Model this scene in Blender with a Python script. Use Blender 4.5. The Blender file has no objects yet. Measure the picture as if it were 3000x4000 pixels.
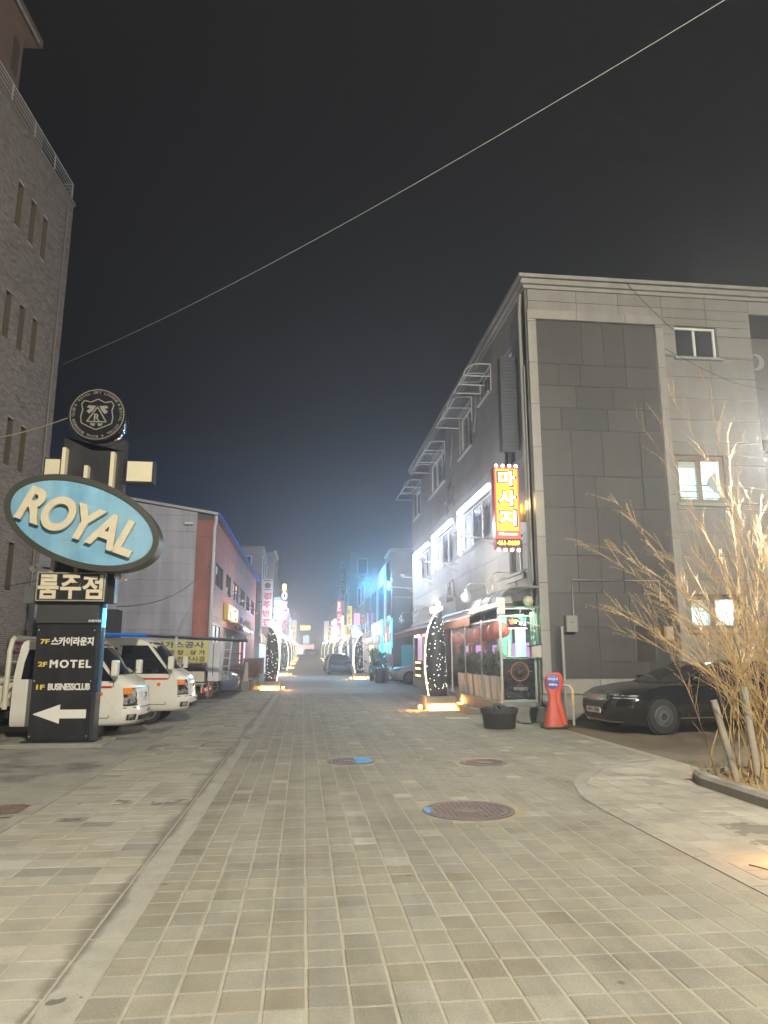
import bpy, bmesh, math, random
from mathutils import Vector, Matrix
random.seed(7)
sc = bpy.context.scene
COL = sc.collection
R = math.radians

# ------------------------------------------------------------------ camera
FPX = 2770.0
PITCH = math.atan(560/FPX); YAW = math.atan(315*math.cos(PITCH)/FPX)
cd = bpy.data.cameras.new('camera'); cam = bpy.data.objects.new('camera', cd); COL.objects.link(cam)
cd.sensor_fit = 'HORIZONTAL'; cd.sensor_width = 36.0; cd.lens = FPX/3000*36.0
cd.clip_start = 0.05; cd.clip_end = 2000
cam.location = (0, 0, 1.55)
cam.rotation_euler = (R(90)+PITCH, 0, -YAW)
sc.camera = cam

# ------------------------------------------------------------------ world: night sky with a little city glow
w = bpy.data.worlds.new('World'); sc.world = w; w.use_nodes = True
nt = w.node_tree; nt.nodes.clear()
out = nt.nodes.new('ShaderNodeOutputWorld'); bg = nt.nodes.new('ShaderNodeBackground')
tc = nt.nodes.new('ShaderNodeTexCoord'); sep = nt.nodes.new('ShaderNodeSeparateXYZ'); rp = nt.nodes.new('ShaderNodeValToRGB')
nt.links.new(tc.outputs['Generated'], sep.inputs[0]); nt.links.new(sep.outputs['Z'], rp.inputs[0])
rp.color_ramp.elements[0].position = 0.0; rp.color_ramp.elements[0].color = (0.040, 0.066, 0.145, 1)
rp.color_ramp.elements[1].position = 0.30; rp.color_ramp.elements[1].color = (0.0062, 0.0058, 0.0072, 1)
nzw = nt.nodes.new('ShaderNodeTexNoise'); nzw.inputs['Scale'].default_value = 1.6; nzw.inputs['Detail'].default_value = 5; nt.links.new(tc.outputs['Generated'], nzw.inputs['Vector'])
mrw = nt.nodes.new('ShaderNodeMapRange'); mrw.inputs[1].default_value = .3; mrw.inputs[2].default_value = .7; mrw.inputs[3].default_value = .7; mrw.inputs[4].default_value = 1.35
nt.links.new(nzw.outputs[0], mrw.inputs[0]); nt.links.new(mrw.outputs[0], bg.inputs[1])
nt.links.new(rp.outputs[0], bg.inputs[0])
nt.links.new(bg.outputs[0], out.inputs[0])

# ------------------------------------------------------------------ render settings
sc.render.engine = 'CYCLES'
cy = sc.cycles
cy.use_denoising = True
try: cy.denoiser = 'OPENIMAGEDENOISE'
except Exception: pass
cy.max_bounces = 5; cy.diffuse_bounces = 2; cy.glossy_bounces = 2; cy.transmission_bounces = 3; cy.volume_bounces = 0
cy.transparent_max_bounces = 12
cy.sample_clamp_indirect = 3.0; cy.sample_clamp_direct = 0.0
cy.caustics_reflective = False; cy.caustics_refractive = False
cy.use_light_tree = True
cy.use_adaptive_sampling = True; cy.adaptive_threshold = 0.03
vs = sc.view_settings
vs.view_transform = 'Standard'; vs.look = 'None'; vs.exposure = 0.0; vs.gamma = 1.0; vs.use_curve_mapping = False

# ------------------------------------------------------------------ materials
MATS = {}
def M(name, col, rough=0.6, metal=0.0, var=0.12, vscale=2.0, bump=0.0, bscale=30.0, tint=0.0, emit=None, estr=0.0,
      alpha=1.0, col2=None, c2scale=0.8, c2lo=0.45, c2hi=0.65, coat=0.0, spec=0.5, trans=0.0, samp=True, stain=None, grit=0.0, streak=0.0, tyre=0.0, spots=0.0):
    if name in MATS: return MATS[name]
    m = bpy.data.materials.new(name); m.use_nodes = True
    n = m.node_tree.nodes; l = m.node_tree.links
    b = n['Principled BSDF']
    geo = n.new('ShaderNodeNewGeometry')
    b.inputs['Roughness'].default_value = rough; b.inputs['Metallic'].default_value = metal
    b.inputs['Coat Weight'].default_value = coat; b.inputs['Coat Roughness'].default_value = 0.06
    b.inputs['Specular IOR Level'].default_value = spec
    if trans: b.inputs['Transmission Weight'].default_value = trans; b.inputs['IOR'].default_value = 1.1
    b.inputs['Alpha'].default_value = alpha
    c = n.new('ShaderNodeRGB'); c.outputs[0].default_value = (*col, 1); cur = c.outputs[0]
    if col2:
        nz = n.new('ShaderNodeTexNoise'); nz.inputs['Scale'].default_value = c2scale; nz.inputs['Detail'].default_value = 8; nz.inputs['Roughness'].default_value = 0.65
        l.new(geo.outputs['Position'], nz.inputs['Vector'])
        mr = n.new('ShaderNodeMapRange'); mr.inputs[1].default_value = c2lo; mr.inputs[2].default_value = c2hi
        l.new(nz.outputs[0], mr.inputs[0])
        mx = n.new('ShaderNodeMix'); mx.data_type = 'RGBA'; l.new(mr.outputs[0], mx.inputs[0]); l.new(cur, mx.inputs[6]); mx.inputs[7].default_value = (*col2, 1); cur = mx.outputs[2]
    if var:
        nz = n.new('ShaderNodeTexNoise'); nz.inputs['Scale'].default_value = vscale; nz.inputs['Detail'].default_value = 10; nz.inputs['Roughness'].default_value = 0.7
        l.new(geo.outputs['Position'], nz.inputs['Vector'])
        mr = n.new('ShaderNodeMapRange'); mr.inputs[1].default_value = 0.25; mr.inputs[2].default_value = 0.75; mr.inputs[3].default_value = 1-var; mr.inputs[4].default_value = 1+var
        l.new(nz.outputs[0], mr.inputs[0])
        mu = n.new('ShaderNodeVectorMath'); mu.operation = 'SCALE'; l.new(cur, mu.inputs[0]); l.new(mr.outputs[0], mu.inputs['Scale']); cur = mu.outputs[0]
        mr2 = n.new('ShaderNodeMapRange'); mr2.inputs[1].default_value = 0.2; mr2.inputs[2].default_value = 0.8
        mr2.inputs[3].default_value = max(rough-0.12, 0.02); mr2.inputs[4].default_value = min(rough+0.12, 1)
        l.new(nz.outputs[0], mr2.inputs[0]); l.new(mr2.outputs[0], b.inputs['Roughness'])
    if tint:
        at = n.new('ShaderNodeAttribute'); at.attribute_name = 'tint'
        ma = n.new('ShaderNodeMath'); ma.operation = 'MULTIPLY_ADD'; l.new(at.outputs['Fac'], ma.inputs[0]); ma.inputs[1].default_value = tint; ma.inputs[2].default_value = 1.0
        mu = n.new('ShaderNodeVectorMath'); mu.operation = 'SCALE'; l.new(cur, mu.inputs[0]); l.new(ma.outputs[0], mu.inputs['Scale']); cur = mu.outputs[0]
        at2 = n.new('ShaderNodeAttribute'); at2.attribute_name = 'warm'
        mx = n.new('ShaderNodeMix'); mx.data_type = 'RGBA'; mx.blend_type = 'MULTIPLY'; l.new(at2.outputs['Fac'], mx.inputs[0]); l.new(cur, mx.inputs[6]); mx.inputs[7].default_value = (1.03, 0.97, 0.88, 1); cur = mx.outputs[2]
    for amt, scl, lo, hi in ((grit, (95, 95, 95), .30, .62), (streak, (2.6, 2.6, .22), .38, .62), (tyre, (2.4, .10, 1), .36, .56)):
        if not amt: continue
        mp = n.new('ShaderNodeMapping'); mp.inputs['Scale'].default_value = scl; l.new(geo.outputs['Position'], mp.inputs[0])
        nz = n.new('ShaderNodeTexNoise'); nz.inputs['Scale'].default_value = 1; nz.inputs['Detail'].default_value = 6; nz.inputs['Roughness'].default_value = .65; l.new(mp.outputs[0], nz.inputs['Vector'])
        mr = n.new('ShaderNodeMapRange'); mr.inputs[1].default_value = lo; mr.inputs[2].default_value = hi; mr.inputs[3].default_value = 1-amt; mr.inputs[4].default_value = 1+amt*.35; l.new(nz.outputs[0], mr.inputs[0])
        mu = n.new('ShaderNodeVectorMath'); mu.operation = 'SCALE'; l.new(cur, mu.inputs[0]); l.new(mr.outputs[0], mu.inputs['Scale']); cur = mu.outputs[0]
    if spots:                                          # gum and oil spots
        vo = n.new('ShaderNodeTexVoronoi'); vo.inputs['Scale'].default_value = 1.7; l.new(geo.outputs['Position'], vo.inputs['Vector'])
        mr = n.new('ShaderNodeMapRange'); mr.inputs[1].default_value = .022; mr.inputs[2].default_value = .05; mr.inputs[3].default_value = 1-spots; mr.inputs[4].default_value = 1.0; l.new(vo.outputs['Distance'], mr.inputs[0])
        mu = n.new('ShaderNodeVectorMath'); mu.operation = 'SCALE'; l.new(cur, mu.inputs[0]); l.new(mr.outputs[0], mu.inputs['Scale']); cur = mu.outputs[0]
    if stain:                                          # dirty water line along x = stain[0]
        sx = n.new('ShaderNodeSeparateXYZ'); l.new(geo.outputs['Position'], sx.inputs[0])
        sb_ = n.new('ShaderNodeMath'); sb_.operation = 'SUBTRACT'; l.new(sx.outputs['X'], sb_.inputs[0]); sb_.inputs[1].default_value = stain[0]
        ab = n.new('ShaderNodeMath'); ab.operation = 'ABSOLUTE'; l.new(sb_.outputs[0], ab.inputs[0])
        nz = n.new('ShaderNodeTexNoise'); nz.inputs['Scale'].default_value = .55; nz.inputs['Detail'].default_value = 5; nz.inputs['Roughness'].default_value = .7; l.new(geo.outputs['Position'], nz.inputs['Vector'])
        wd = n.new('ShaderNodeMapRange'); wd.inputs[1].default_value = .38; wd.inputs[2].default_value = .68; wd.inputs[3].default_value = 0.0; wd.inputs[4].default_value = stain[1]; l.new(nz.outputs[0], wd.inputs[0])
        dv = n.new('ShaderNodeMath'); dv.operation = 'DIVIDE'; l.new(ab.outputs[0], dv.inputs[0]); l.new(wd.outputs[0], dv.inputs[1])
        mr = n.new('ShaderNodeMapRange'); mr.inputs[1].default_value = .15; mr.inputs[2].default_value = 1.0; mr.inputs[3].default_value = stain[2]; mr.inputs[4].default_value = 0.0; l.new(dv.outputs[0], mr.inputs[0])
        mx = n.new('ShaderNodeMix'); mx.data_type = 'RGBA'; l.new(mr.outputs[0], mx.inputs[0]); l.new(cur, mx.inputs[6]); mx.inputs[7].default_value = (.065, .058, .042, 1); cur = mx.outputs[2]
    l.new(cur, b.inputs['Base Color'])
    if bump:
        nz = n.new('ShaderNodeTexNoise'); nz.inputs['Scale'].default_value = bscale; nz.inputs['Detail'].default_value = 6
        l.new(geo.outputs['Position'], nz.inputs['Vector'])
        bp = n.new('ShaderNodeBump'); bp.inputs['Strength'].default_value = bump; bp.inputs['Distance'].default_value = 0.01
        l.new(nz.outputs[0], bp.inputs['Height']); l.new(bp.outputs[0], b.inputs['Normal'])
    if emit:
        b.inputs['Emission Color'].default_value = (*emit, 1); b.inputs['Emission Strength'].default_value = estr
        if not samp: m.cycles.emission_sampling = 'NONE'
    MATS[name] = m
    return m
def E_(name, col, s, samp=False):
    return M(name, tuple(min(c, .8) for c in col), 0.5, var=0, emit=col, estr=s, samp=samp)
def glass(name, col=(0.02, 0.025, 0.03), rough=0.05, alpha=1.0):
    return M(name, col, rough, var=0.0, spec=0.6, alpha=alpha)

# ------------------------------------------------------------------ mesh builder
OFF = {}      # world position of each object's own frame (for building children in world coordinates)
class MB:
    def __init__(s): s.v = []; s.f = []; s.t = []; s.w = []
    def add(s, vs, fs, tint=0.0, warm=0.0):
        o = len(s.v); s.v += [tuple(p) for p in vs]
        for f in fs: s.f.append(tuple(i+o for i in f)); s.t.append(tint); s.w.append(warm)
        return s
    def box(s, a, b, tint=0.0, warm=0.0, skip=()):
        x0, y0, z0 = a; x1, y1, z1 = b
        if x0 > x1: x0, x1 = x1, x0
        if y0 > y1: y0, y1 = y1, y0
        if z0 > z1: z0, z1 = z1, z0
        vs = [(x0,y0,z0),(x1,y0,z0),(x1,y1,z0),(x0,y1,z0),(x0,y0,z1),(x1,y0,z1),(x1,y1,z1),(x0,y1,z1)]
        fs = {'b':(3,2,1,0),'t':(4,5,6,7),'f':(0,1,5,4),'r':(1,2,6,5),'k':(2,3,7,6),'l':(3,0,4,7)}
        return s.add(vs, [f for k, f in fs.items() if k not in skip], tint, warm)
    def bar(s, p, q, wx, wz=None, up=(0,0,1)):          # a rectangular bar from p to q
        wz = wz or wx; p = Vector(p); q = Vector(q); d = (q-p).normalized(); u = Vector(up)
        if abs(d.dot(u)) > .98: u = Vector((0,1,0))
        a = d.cross(u).normalized()*wx/2; b = a.cross(d).normalized()*wz/2
        vs = [p-a-b, p+a-b, p+a+b, p-a+b, q-a-b, q+a-b, q+a+b, q-a+b]
        return s.add(vs, [(3,2,1,0),(4,5,6,7),(0,1,5,4),(1,2,6,5),(2,3,7,6),(3,0,4,7)])
    def tube(s, path, r, n=6, caps=True):
        path = [Vector(p) for p in path]; rs = r if isinstance(r, (list, tuple)) else [r]*len(path)
        vs = []; ref = None
        for i, p in enumerate(path):
            d = (path[min(i+1, len(path)-1)]-path[max(i-1, 0)]).normalized()
            if ref is None:
                ref = Vector((0,0,1)) if abs(d.z) < .9 else Vector((1,0,0))
            a = d.cross(ref)
            if a.length < 1e-4: a = d.cross(Vector((0,1,0)))
            a.normalize(); b = a.cross(d); ref = -b if False else ref
            for k in range(n):
                t = 2*math.pi*k/n; vs.append(p+a*math.cos(t)*rs[i]+b*math.sin(t)*rs[i])
        fs = []
        for i in range(len(path)-1):
            for k in range(n):
                k2 = (k+1) % n; fs.append((i*n+k, i*n+k2, (i+1)*n+k2, (i+1)*n+k))
        if caps: fs.append(tuple(range(n-1, -1, -1))); fs.append(tuple((len(path)-1)*n+k for k in range(n)))
        return s.add(vs, fs)
    def lathe(s, prof, c=(0,0,0), n=20, axis='z', caps=True):   # prof: (radius, height)
        vs = []; fs = []
        for r, h in prof:
            for k in range(n):
                t = 2*math.pi*k/n; x, y = r*math.cos(t), r*math.sin(t)
                p = (x, y, h) if axis == 'z' else ((x, -h, y) if axis == 'y' else (h, x, y))
                vs.append((p[0]+c[0], p[1]+c[1], p[2]+c[2]))
        for i in range(len(prof)-1):
            for k in range(n):
                k2 = (k+1) % n; fs.append((i*n+k, i*n+k2, (i+1)*n+k2, (i+1)*n+k))
        if caps: fs.append(tuple(range(n-1, -1, -1))); fs.append(tuple((len(prof)-1)*n+k for k in range(n)))
        return s.add(vs, fs)
    def prism(s, poly, o, u, v, d):                     # polygon in the plane (u,v) at o, thickened by vector d
        o = Vector(o); u = Vector(u); v = Vector(v); d = Vector(d); n = len(poly)
        vs = [o+u*a+v*b for a, b in poly] + [o+u*a+v*b+d for a, b in poly]
        fs = [tuple(range(n)), tuple(range(2*n-1, n-1, -1))]
        for k in range(n): fs.append((k, n+k, n+(k+1) % n, (k+1) % n))
        return s.add(vs, fs)
    def quad(s, a, b, c, d): return s.add([a, b, c, d], [(0,1,2,3)])
    def ball(s, c, r, n=8, m=6, sz=1.0):
        return s.lathe([(max(r*math.sin(math.pi*i/m), 1e-4), -r*sz*math.cos(math.pi*i/m)) for i in range(m+1)], c, n, caps=False)
    def mesh(s, name, mat, off=(0,0,0)):
        me = bpy.data.meshes.new(name); ox, oy, oz = off
        me.from_pydata([(x-ox, y-oy, z-oz) for x, y, z in s.v], [], s.f)
        if any(s.t) or any(s.w):
            at = me.attributes.new('tint', 'FLOAT', 'FACE'); at.data.foreach_set('value', s.t)
            at = me.attributes.new('warm', 'FLOAT', 'FACE'); at.data.foreach_set('value', s.w)
        me.materials.append(mat); me.validate(); return me
    def build(s, name, mat, parent=None, smooth=None, local=False, kind=None, bevel=0.0, fixn=False):
        if parent is not None:
            off = (0,0,0) if local else OFF[parent]
        elif local: off = (0,0,0)
        else:
            xs = [p[0] for p in s.v]; ys = [p[1] for p in s.v]; zs = [p[2] for p in s.v]
            off = ((min(xs)+max(xs))/2, (min(ys)+max(ys))/2, min(zs))
        me = s.mesh(name, mat, off)
        if fixn or bevel:
            bm = bmesh.new(); bm.from_mesh(me); bmesh.ops.recalc_face_normals(bm, faces=bm.faces[:])
            if bevel: bmesh.ops.bevel(bm, geom=bm.edges[:], offset=bevel, segments=2, affect='EDGES', profile=.6)
            bm.to_mesh(me); bm.free()
        if smooth is not None:
            me.shade_smooth()
            me.set_sharp_from_angle(angle=R(smooth))
        o = bpy.data.objects.new(name, me); COL.objects.link(o)
        if parent is not None: o.parent = parent; OFF[o] = OFF[parent]
        else: o.location = off; OFF[o] = Vector(off)
        if kind: o['kind'] = kind
        return o
def thing(name, label, cat, loc=(0,0,0), rotz=0.0, group=None):
    o = bpy.data.objects.new(name, None); COL.objects.link(o); o.empty_display_size = .2
    o.location = loc; o.rotation_euler = (0, 0, rotz); o['label'] = label; o['category'] = cat
    if group: o['group'] = group
    OFF[o] = Vector(loc); return o
def tag(o, label, cat, group=None):
    o['label'] = label; o['category'] = cat
    if group: o['group'] = group
    return o
def piece(name, me, parent, wloc, rot=None):              # an alike piece that shares mesh data
    o = bpy.data.objects.new(name, me); COL.objects.link(o); o.parent = parent
    o.location = Vector(wloc)-OFF[parent]
    if rot: o.rotation_euler = rot
    OFF[o] = Vector(wloc); return o
def copy_tree(o, parent=None):
    c = o.copy(); COL.objects.link(c)
    if parent is not None: c.parent = parent
    for ch in list(o.children): copy_tree(ch, c)
    return c
def add_light(kind, name, parent, loc, energy, color, local=False, radius=.1, size=None, rot=None, spot=None, blend=.5, sizey=None):
    ld = bpy.data.lights.new(name, kind); ld.energy = energy; ld.color = color
    if kind in ('POINT', 'SPOT'): ld.shadow_soft_size = radius
    if kind == 'SPOT': ld.spot_size = spot; ld.spot_blend = blend
    if kind == 'AREA':
        ld.size = size
        if sizey: ld.shape = 'RECTANGLE'; ld.size_y = sizey
    o = bpy.data.objects.new(name, ld); COL.objects.link(o)
    if rot: o.rotation_euler = rot
    if parent is not None: o.parent = parent; o.location = Vector(loc) - (Vector((0,0,0)) if local else OFF[parent])
    else: o.location = loc
    return o

# ------------------------------------------------------------------ lettering
_tc = {}
def text_geo(s, bold=0.0, depth=1.0, res=3, spacing=1.0):
    if s in ('ROYAL', '냉', '룸', '주', '점', 'R'): res = 8
    k = (s, bold, depth, spacing)
    if k in _tc: return _tc[k]
    cu = bpy.data.curves.new('lettering', 'FONT'); cu.body = s; cu.size = 1; cu.extrude = depth/2; cu.offset = bold; cu.resolution_u = res
    cu.space_character = spacing
    o = bpy.data.objects.new('lettering', cu)
    me = bpy.data.meshes.new_from_object(o)
    vs = [v.co.copy() for v in me.vertices]; fs = [tuple(p.vertices) for p in me.polygons]
    bpy.data.objects.remove(o); bpy.data.curves.remove(cu); bpy.data.meshes.remove(me)
    _tc[k] = (vs, fs); return vs, fs
def text(mb, s, c, u, v, wd, ht, dep=0.01, bold=0.0, spacing=1.0, shear=0.0):
    """letters fitted into a box of width wd and height ht centred on c, in the plane (u,v), raised by dep"""
    vs, fs = text_geo(s, bold, 1.0, 3, spacing)
    xs = [p.x for p in vs]; ys = [p.y for p in vs]; x0, x1, y0, y1 = min(xs), max(xs), min(ys), max(ys)
    u = Vector(u); v = Vector(v); w_ = u.cross(v); c = Vector(c)
    sx = wd/(x1-x0) if wd else ht/(y1-y0); sy = ht/(y1-y0)
    o = []
    for p in vs:
        a = (p.x-(x0+x1)/2)*sx; b = (p.y-(y0+y1)/2)*sy
        o.append(c+u*(a+shear*b)+v*b+w_*(p.z+.5)*dep)
    mb.add(o, fs); return mb
X_, Y_, Z_ = Vector((1,0,0)), Vector((0,1,0)), Vector((0,0,1))

def rsub(rects, holes):                                   # rectangles minus holes -> list of rectangles
    out = list(rects)
    for hx0, hy0, hx1, hy1 in holes:
        nxt = []
        for x0, y0, x1, y1 in out:
            if hx1 <= x0 or hx0 >= x1 or hy1 <= y0 or hy0 >= y1: nxt.append((x0, y0, x1, y1)); continue
            if y0 < hy0: nxt.append((x0, y0, x1, hy0))
            if hy1 < y1: nxt.append((x0, hy1, x1, y1))
            a, b = max(y0, hy0), min(y1, hy1)
            if x0 < hx0: nxt.append((x0, a, hx0, b))
            if hx1 < x1: nxt.append((hx1, a, x1, b))
        out = nxt
    return [r for r in out if r[2]-r[0] > .03 and r[3]-r[1] > .03]
def pixel(P):                                             # size sorting only: where a point falls in the photograph
    fw = Vector((math.sin(YAW)*math.cos(PITCH), math.cos(YAW)*math.cos(PITCH), math.sin(PITCH))); rt = Vector((math.cos(YAW), -math.sin(YAW), 0)); up = rt.cross(fw)
    d = Vector(P)-Vector((0,0,1.55)); z = d.dot(fw)
    if z < .1: return None
    return 1500+FPX*d.dot(rt)/z, 2000-FPX*d.dot(up)/z, z
def gz(y): return 0.0 if y < 55 else 0.011*(y-55)
def scribble(mb, c, u, v, wd, ht, n_=5, dep=.01, seed=0, th=.16):
    """strokes of writing too small to read in the photograph"""
    rng = random.Random(seed); c = Vector(c); u = Vector(u); v = Vector(v); w_ = u.cross(v)
    for k in range(n_):
        x0 = -wd/2+wd*k/n_; cw = wd/n_*.86; t = min(cw, ht)*th
        for j in range(4):
            if rng.random() < .5:
                yy = ht*(rng.choice((-.42, -.15, .1, .40))); a, b_ = x0+cw*rng.choice((0, .0, .3)), x0+cw*rng.choice((.6, 1, 1)); P = [(a, yy-t/2), (b_, yy-t/2), (b_, yy+t/2), (a, yy+t/2)]
            else:
                xx = x0+cw*rng.choice((.12, .5, .88)); a, b_ = ht*rng.choice((-.5, -.1)), ht*rng.choice((.15, .5)); P = [(xx-t/2, a), (xx+t/2, a), (xx+t/2, b_), (xx-t/2, b_)]
            d = dep*(1+.03*j)
            mb.add([c+u*x+v*y for x, y in P]+[c+u*x+v*y+w_*d for x, y in P], [(4,5,6,7),(0,4,7,3),(1,2,6,5),(0,1,5,4),(3,7,6,2)])
    return mb
# ================================================================== GROUND
m_asph = M('asphalt', (0.055, 0.052, 0.048), 0.85, var=.3, vscale=1.2, bump=.5, bscale=120, col2=(0.085, 0.08, 0.07), c2scale=.5)
m_lot = M('worn_concrete_lot', (0.27, 0.26, 0.225), 0.85, var=.25, vscale=1.5, bump=.4, bscale=90, grit=.25, col2=(0.14, 0.133, 0.118), c2scale=.6, c2lo=.5, c2hi=.6)
m_sand = M('sand_joint', (0.295, 0.278, 0.225), 0.95, var=.2, vscale=6, bump=.4, bscale=150, col2=(0.27, 0.25, 0.195), c2scale=1.3)
m_pav = M('paver_concrete', (0.218, 0.209, 0.170), 0.78, grit=.28, tyre=.16, spots=.5, var=.14, vscale=5, bump=.25, bscale=220, tint=1.0, col2=(0.150, 0.142, 0.116), c2scale=.8, c2lo=.5, c2hi=.70)
m_pav2 = M('pale_sidewalk_paver', (0.290, 0.280, 0.238), 0.8, grit=.2, spots=.45, var=.16, vscale=4, bump=.25, bscale=220, tint=1.0, col2=(0.205, 0.195, 0.16), c2scale=.9, c2lo=.5, c2hi=.75, stain=(-1.17, .22, .6))
m_conc = M('concrete', (0.265, 0.254, 0.22), 0.85, var=.22, vscale=4, bump=.3, bscale=100, col2=(0.22, 0.205, 0.165), c2scale=1.4)
m_gut = M('gutter_concrete', (0.29, 0.28, 0.24), 0.8, grit=.15, var=.2, vscale=5, bump=.3, bscale=100, col2=(0.20, 0.19, 0.16), c2scale=.9, c2lo=.52, c2hi=.68, stain=(-1.15, .13, .7))
m_soil = M('dry_soil', (0.30, 0.225, 0.12), 0.95, var=.35, vscale=9, bump=1.0, bscale=45)

def sheet(name, pts_rows, mat, z):          # rows: (y, x0, x1)
    mb = MB()
    for (ya, a0, a1), (yb, b0, b1) in zip(pts_rows, pts_rows[1:]):
        mb.quad((a0, ya, gz(ya)+z), (a1, ya, gz(ya)+z), (b1, yb, gz(yb)+z), (b0, yb, gz(yb)+z))
    o = mb.build(name, mat); o['kind'] = 'structure'; return o
sheet('ground', [(-60, -120, 120), (55, -120, 120), (290, -120, 120)], m_asph, -0.03)
sheet('parking_lot', [(-8, -40, -2.8), (27.2, -40, -2.8)], m_lot, -0.012)
sheet('side_lot', [(9.1, 5.0, 40), (17.2, 5.0, 40)], M('side_lot_asphalt', (0.15, 0.118, 0.075), 0.9, var=.3, vscale=1.5, bump=.5, bscale=90, col2=(0.085, 0.068, 0.048), c2scale=.6), -0.016)

street = sheet('street_pavement', [(-6, -2.64, 5.6), (30.2, -2.64, 5.6)], m_sand, -0.0038)
# beyond thirty metres the courses are finer than the eye can follow: they go on in the material
mf = bpy.data.materials.new('far_paving'); mf.use_nodes = True
n = mf.node_tree.nodes; l = mf.node_tree.links; b = n['Principled BSDF']; b.inputs['Roughness'].default_value = .72
g_ = n.new('ShaderNodeNewGeometry'); br = n.new('ShaderNodeTexBrick'); br.offset = 0
br.inputs['Scale'].default_value = 1; br.inputs['Brick Width'].default_value = .2; br.inputs['Row Height'].default_value = .215; br.inputs['Mortar Size'].default_value = .008
br.inputs['Color1'].default_value = (.22, .21, .18, 1); br.inputs['Color2'].default_value = (.18, .172, .145, 1); br.inputs['Mortar'].default_value = (.30, .28, .23, 1)
l.new(g_.outputs['Position'], br.inputs['Vector']); l.new(br.outputs['Color'], b.inputs['Base Color'])
sheet('street', [(30.2, -2.64, 5.6), (55, -2.64, 5.6), (200, -2.64, 5.6)], mf, 0.0)
sheet('cross_street', [(200.02, -60, 60), (225, -60, 60)], m_asph, 0.0)

# --- pavers
MH = [(1.765*.969, 7.56, .47), (0.74, 11.13, .36), (2.69, 10.78, .36)]      # manholes: x, y, outer radius
DR = (-1.76, 13.15, -1.13, 13.62)                                            # square drain cover
STRIP = [(3.14, -4), (3.14, 6.4), (3.15, 7.35), (3.21, 8.15), (3.42, 8.92), (3.74, 9.52), (4.4, 10.4), (5.3, 10.82)]
def strip_x(y):
    for (xa, ya), (xb, yb) in zip(STRIP, STRIP[1:]):
        if ya <= y <= yb: return xa+(xb-xa)*(y-ya)/(yb-ya)
    return 99
def strip_w(y): return .105 if y < 8 else (.14 if y < 8.9 else (.24 if y < 10.2 else .4))
def blocked(x, y):
    for mx, my, mr in MH:
        if (x-mx)**2+(y-my)**2 < (mr+.08)**2: return True
    return DR[0]-.08 < x < DR[2]+.08 and DR[1]-.08 < y < DR[3]+.08
def clip(poly, p, q):                       # keep what lies left of the line p -> q
    out = []; f = lambda a: (q[0]-p[0])*(a[1]-p[1])-(q[1]-p[1])*(a[0]-p[0])
    for a, b_ in zip(poly, poly[1:]+poly[:1]):
        fa, fb = f(a), f(b_)
        if fa >= 0: out.append(a)
        if fa*fb < 0: t = fa/(fa-fb); out.append((a[0]+(b_[0]-a[0])*t, a[1]+(b_[1]-a[1])*t))
    return out
def strip_seg(x, y):
    best = None
    for p, q in zip(STRIP, STRIP[1:]):
        dx, dy = q[0]-p[0], q[1]-p[1]; t = max(0, min(1, ((x-p[0])*dx+(y-p[1])*dy)/(dx*dx+dy*dy))); d = math.hypot(x-p[0]-t*dx, y-p[1]-t*dy)
        if best is None or d < best[0]: best = (d, p, q, (q[0]-p[0])*(y-p[1])-(q[1]-p[1])*(x-p[0]))
    return best
CUT = []
rp_ = random.Random(3)
PAV = []                                     # (zone, x, y, wx, wy, tint, warm)
cols = [(-0.955+i*.2005) for i in range(33)]
y = 1.2; row = 0
while y < 30:
    for i, x0 in enumerate(cols):
        x1 = x0+.2005; cx = (x0+x1)/2; cyy = y+.1075
        if cx > 5.45 or blocked(cx, cyy): continue
        d_, sp, sq, sd_ = strip_seg(cx, cyy)
        cut = d_ < .16
        if cyy < 11 and sd_ < 0 and not cut: continue
        t = rp_.gauss(0, .038); r_ = rp_.random(); wm = rp_.random()*.5
        if r_ < .03: t = rp_.uniform(.3, .5)
        elif r_ < .08: t = rp_.uniform(-.16, -.08); wm = .8
        elif r_ < .18: t = rp_.uniform(.08, .15); wm = 0
        (CUT if cut else PAV).append((0, cx, cyy, .187, .2065, t, wm))
    y += .215; row += 1
for side, (xa, n_, pw) in {'L': (-2.62, 5, .2925), 'R': (3.27, 6, .25)}.items():
    y = 1.0; row = 0
    while y < (30 if side == 'L' else 10.6):
        for i in range(n_):
            cx = xa+(i+.5)*pw; cyy = y+.1075
            if blocked(cx, cyy): continue
            cut = False
            if side == 'R':
                d_, sp, sq, sd_ = strip_seg(cx, cyy); cut = d_ < .18
                if sd_ > 0 and not cut: continue
            if side == 'R' and cyy > 9.3 and cx > 5.0: continue
            t = rp_.gauss(0, .06); wm = rp_.random()*.6
            r_ = rp_.random()
            if r_ < (.085 if side == 'L' else .06): t = -.26; wm = 0
            elif r_ < .16: t = .14
            (CUT if cut else PAV).append((1, cx, cyy, pw-.008, .207, t, wm))
        y += .215; row += 1
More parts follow.
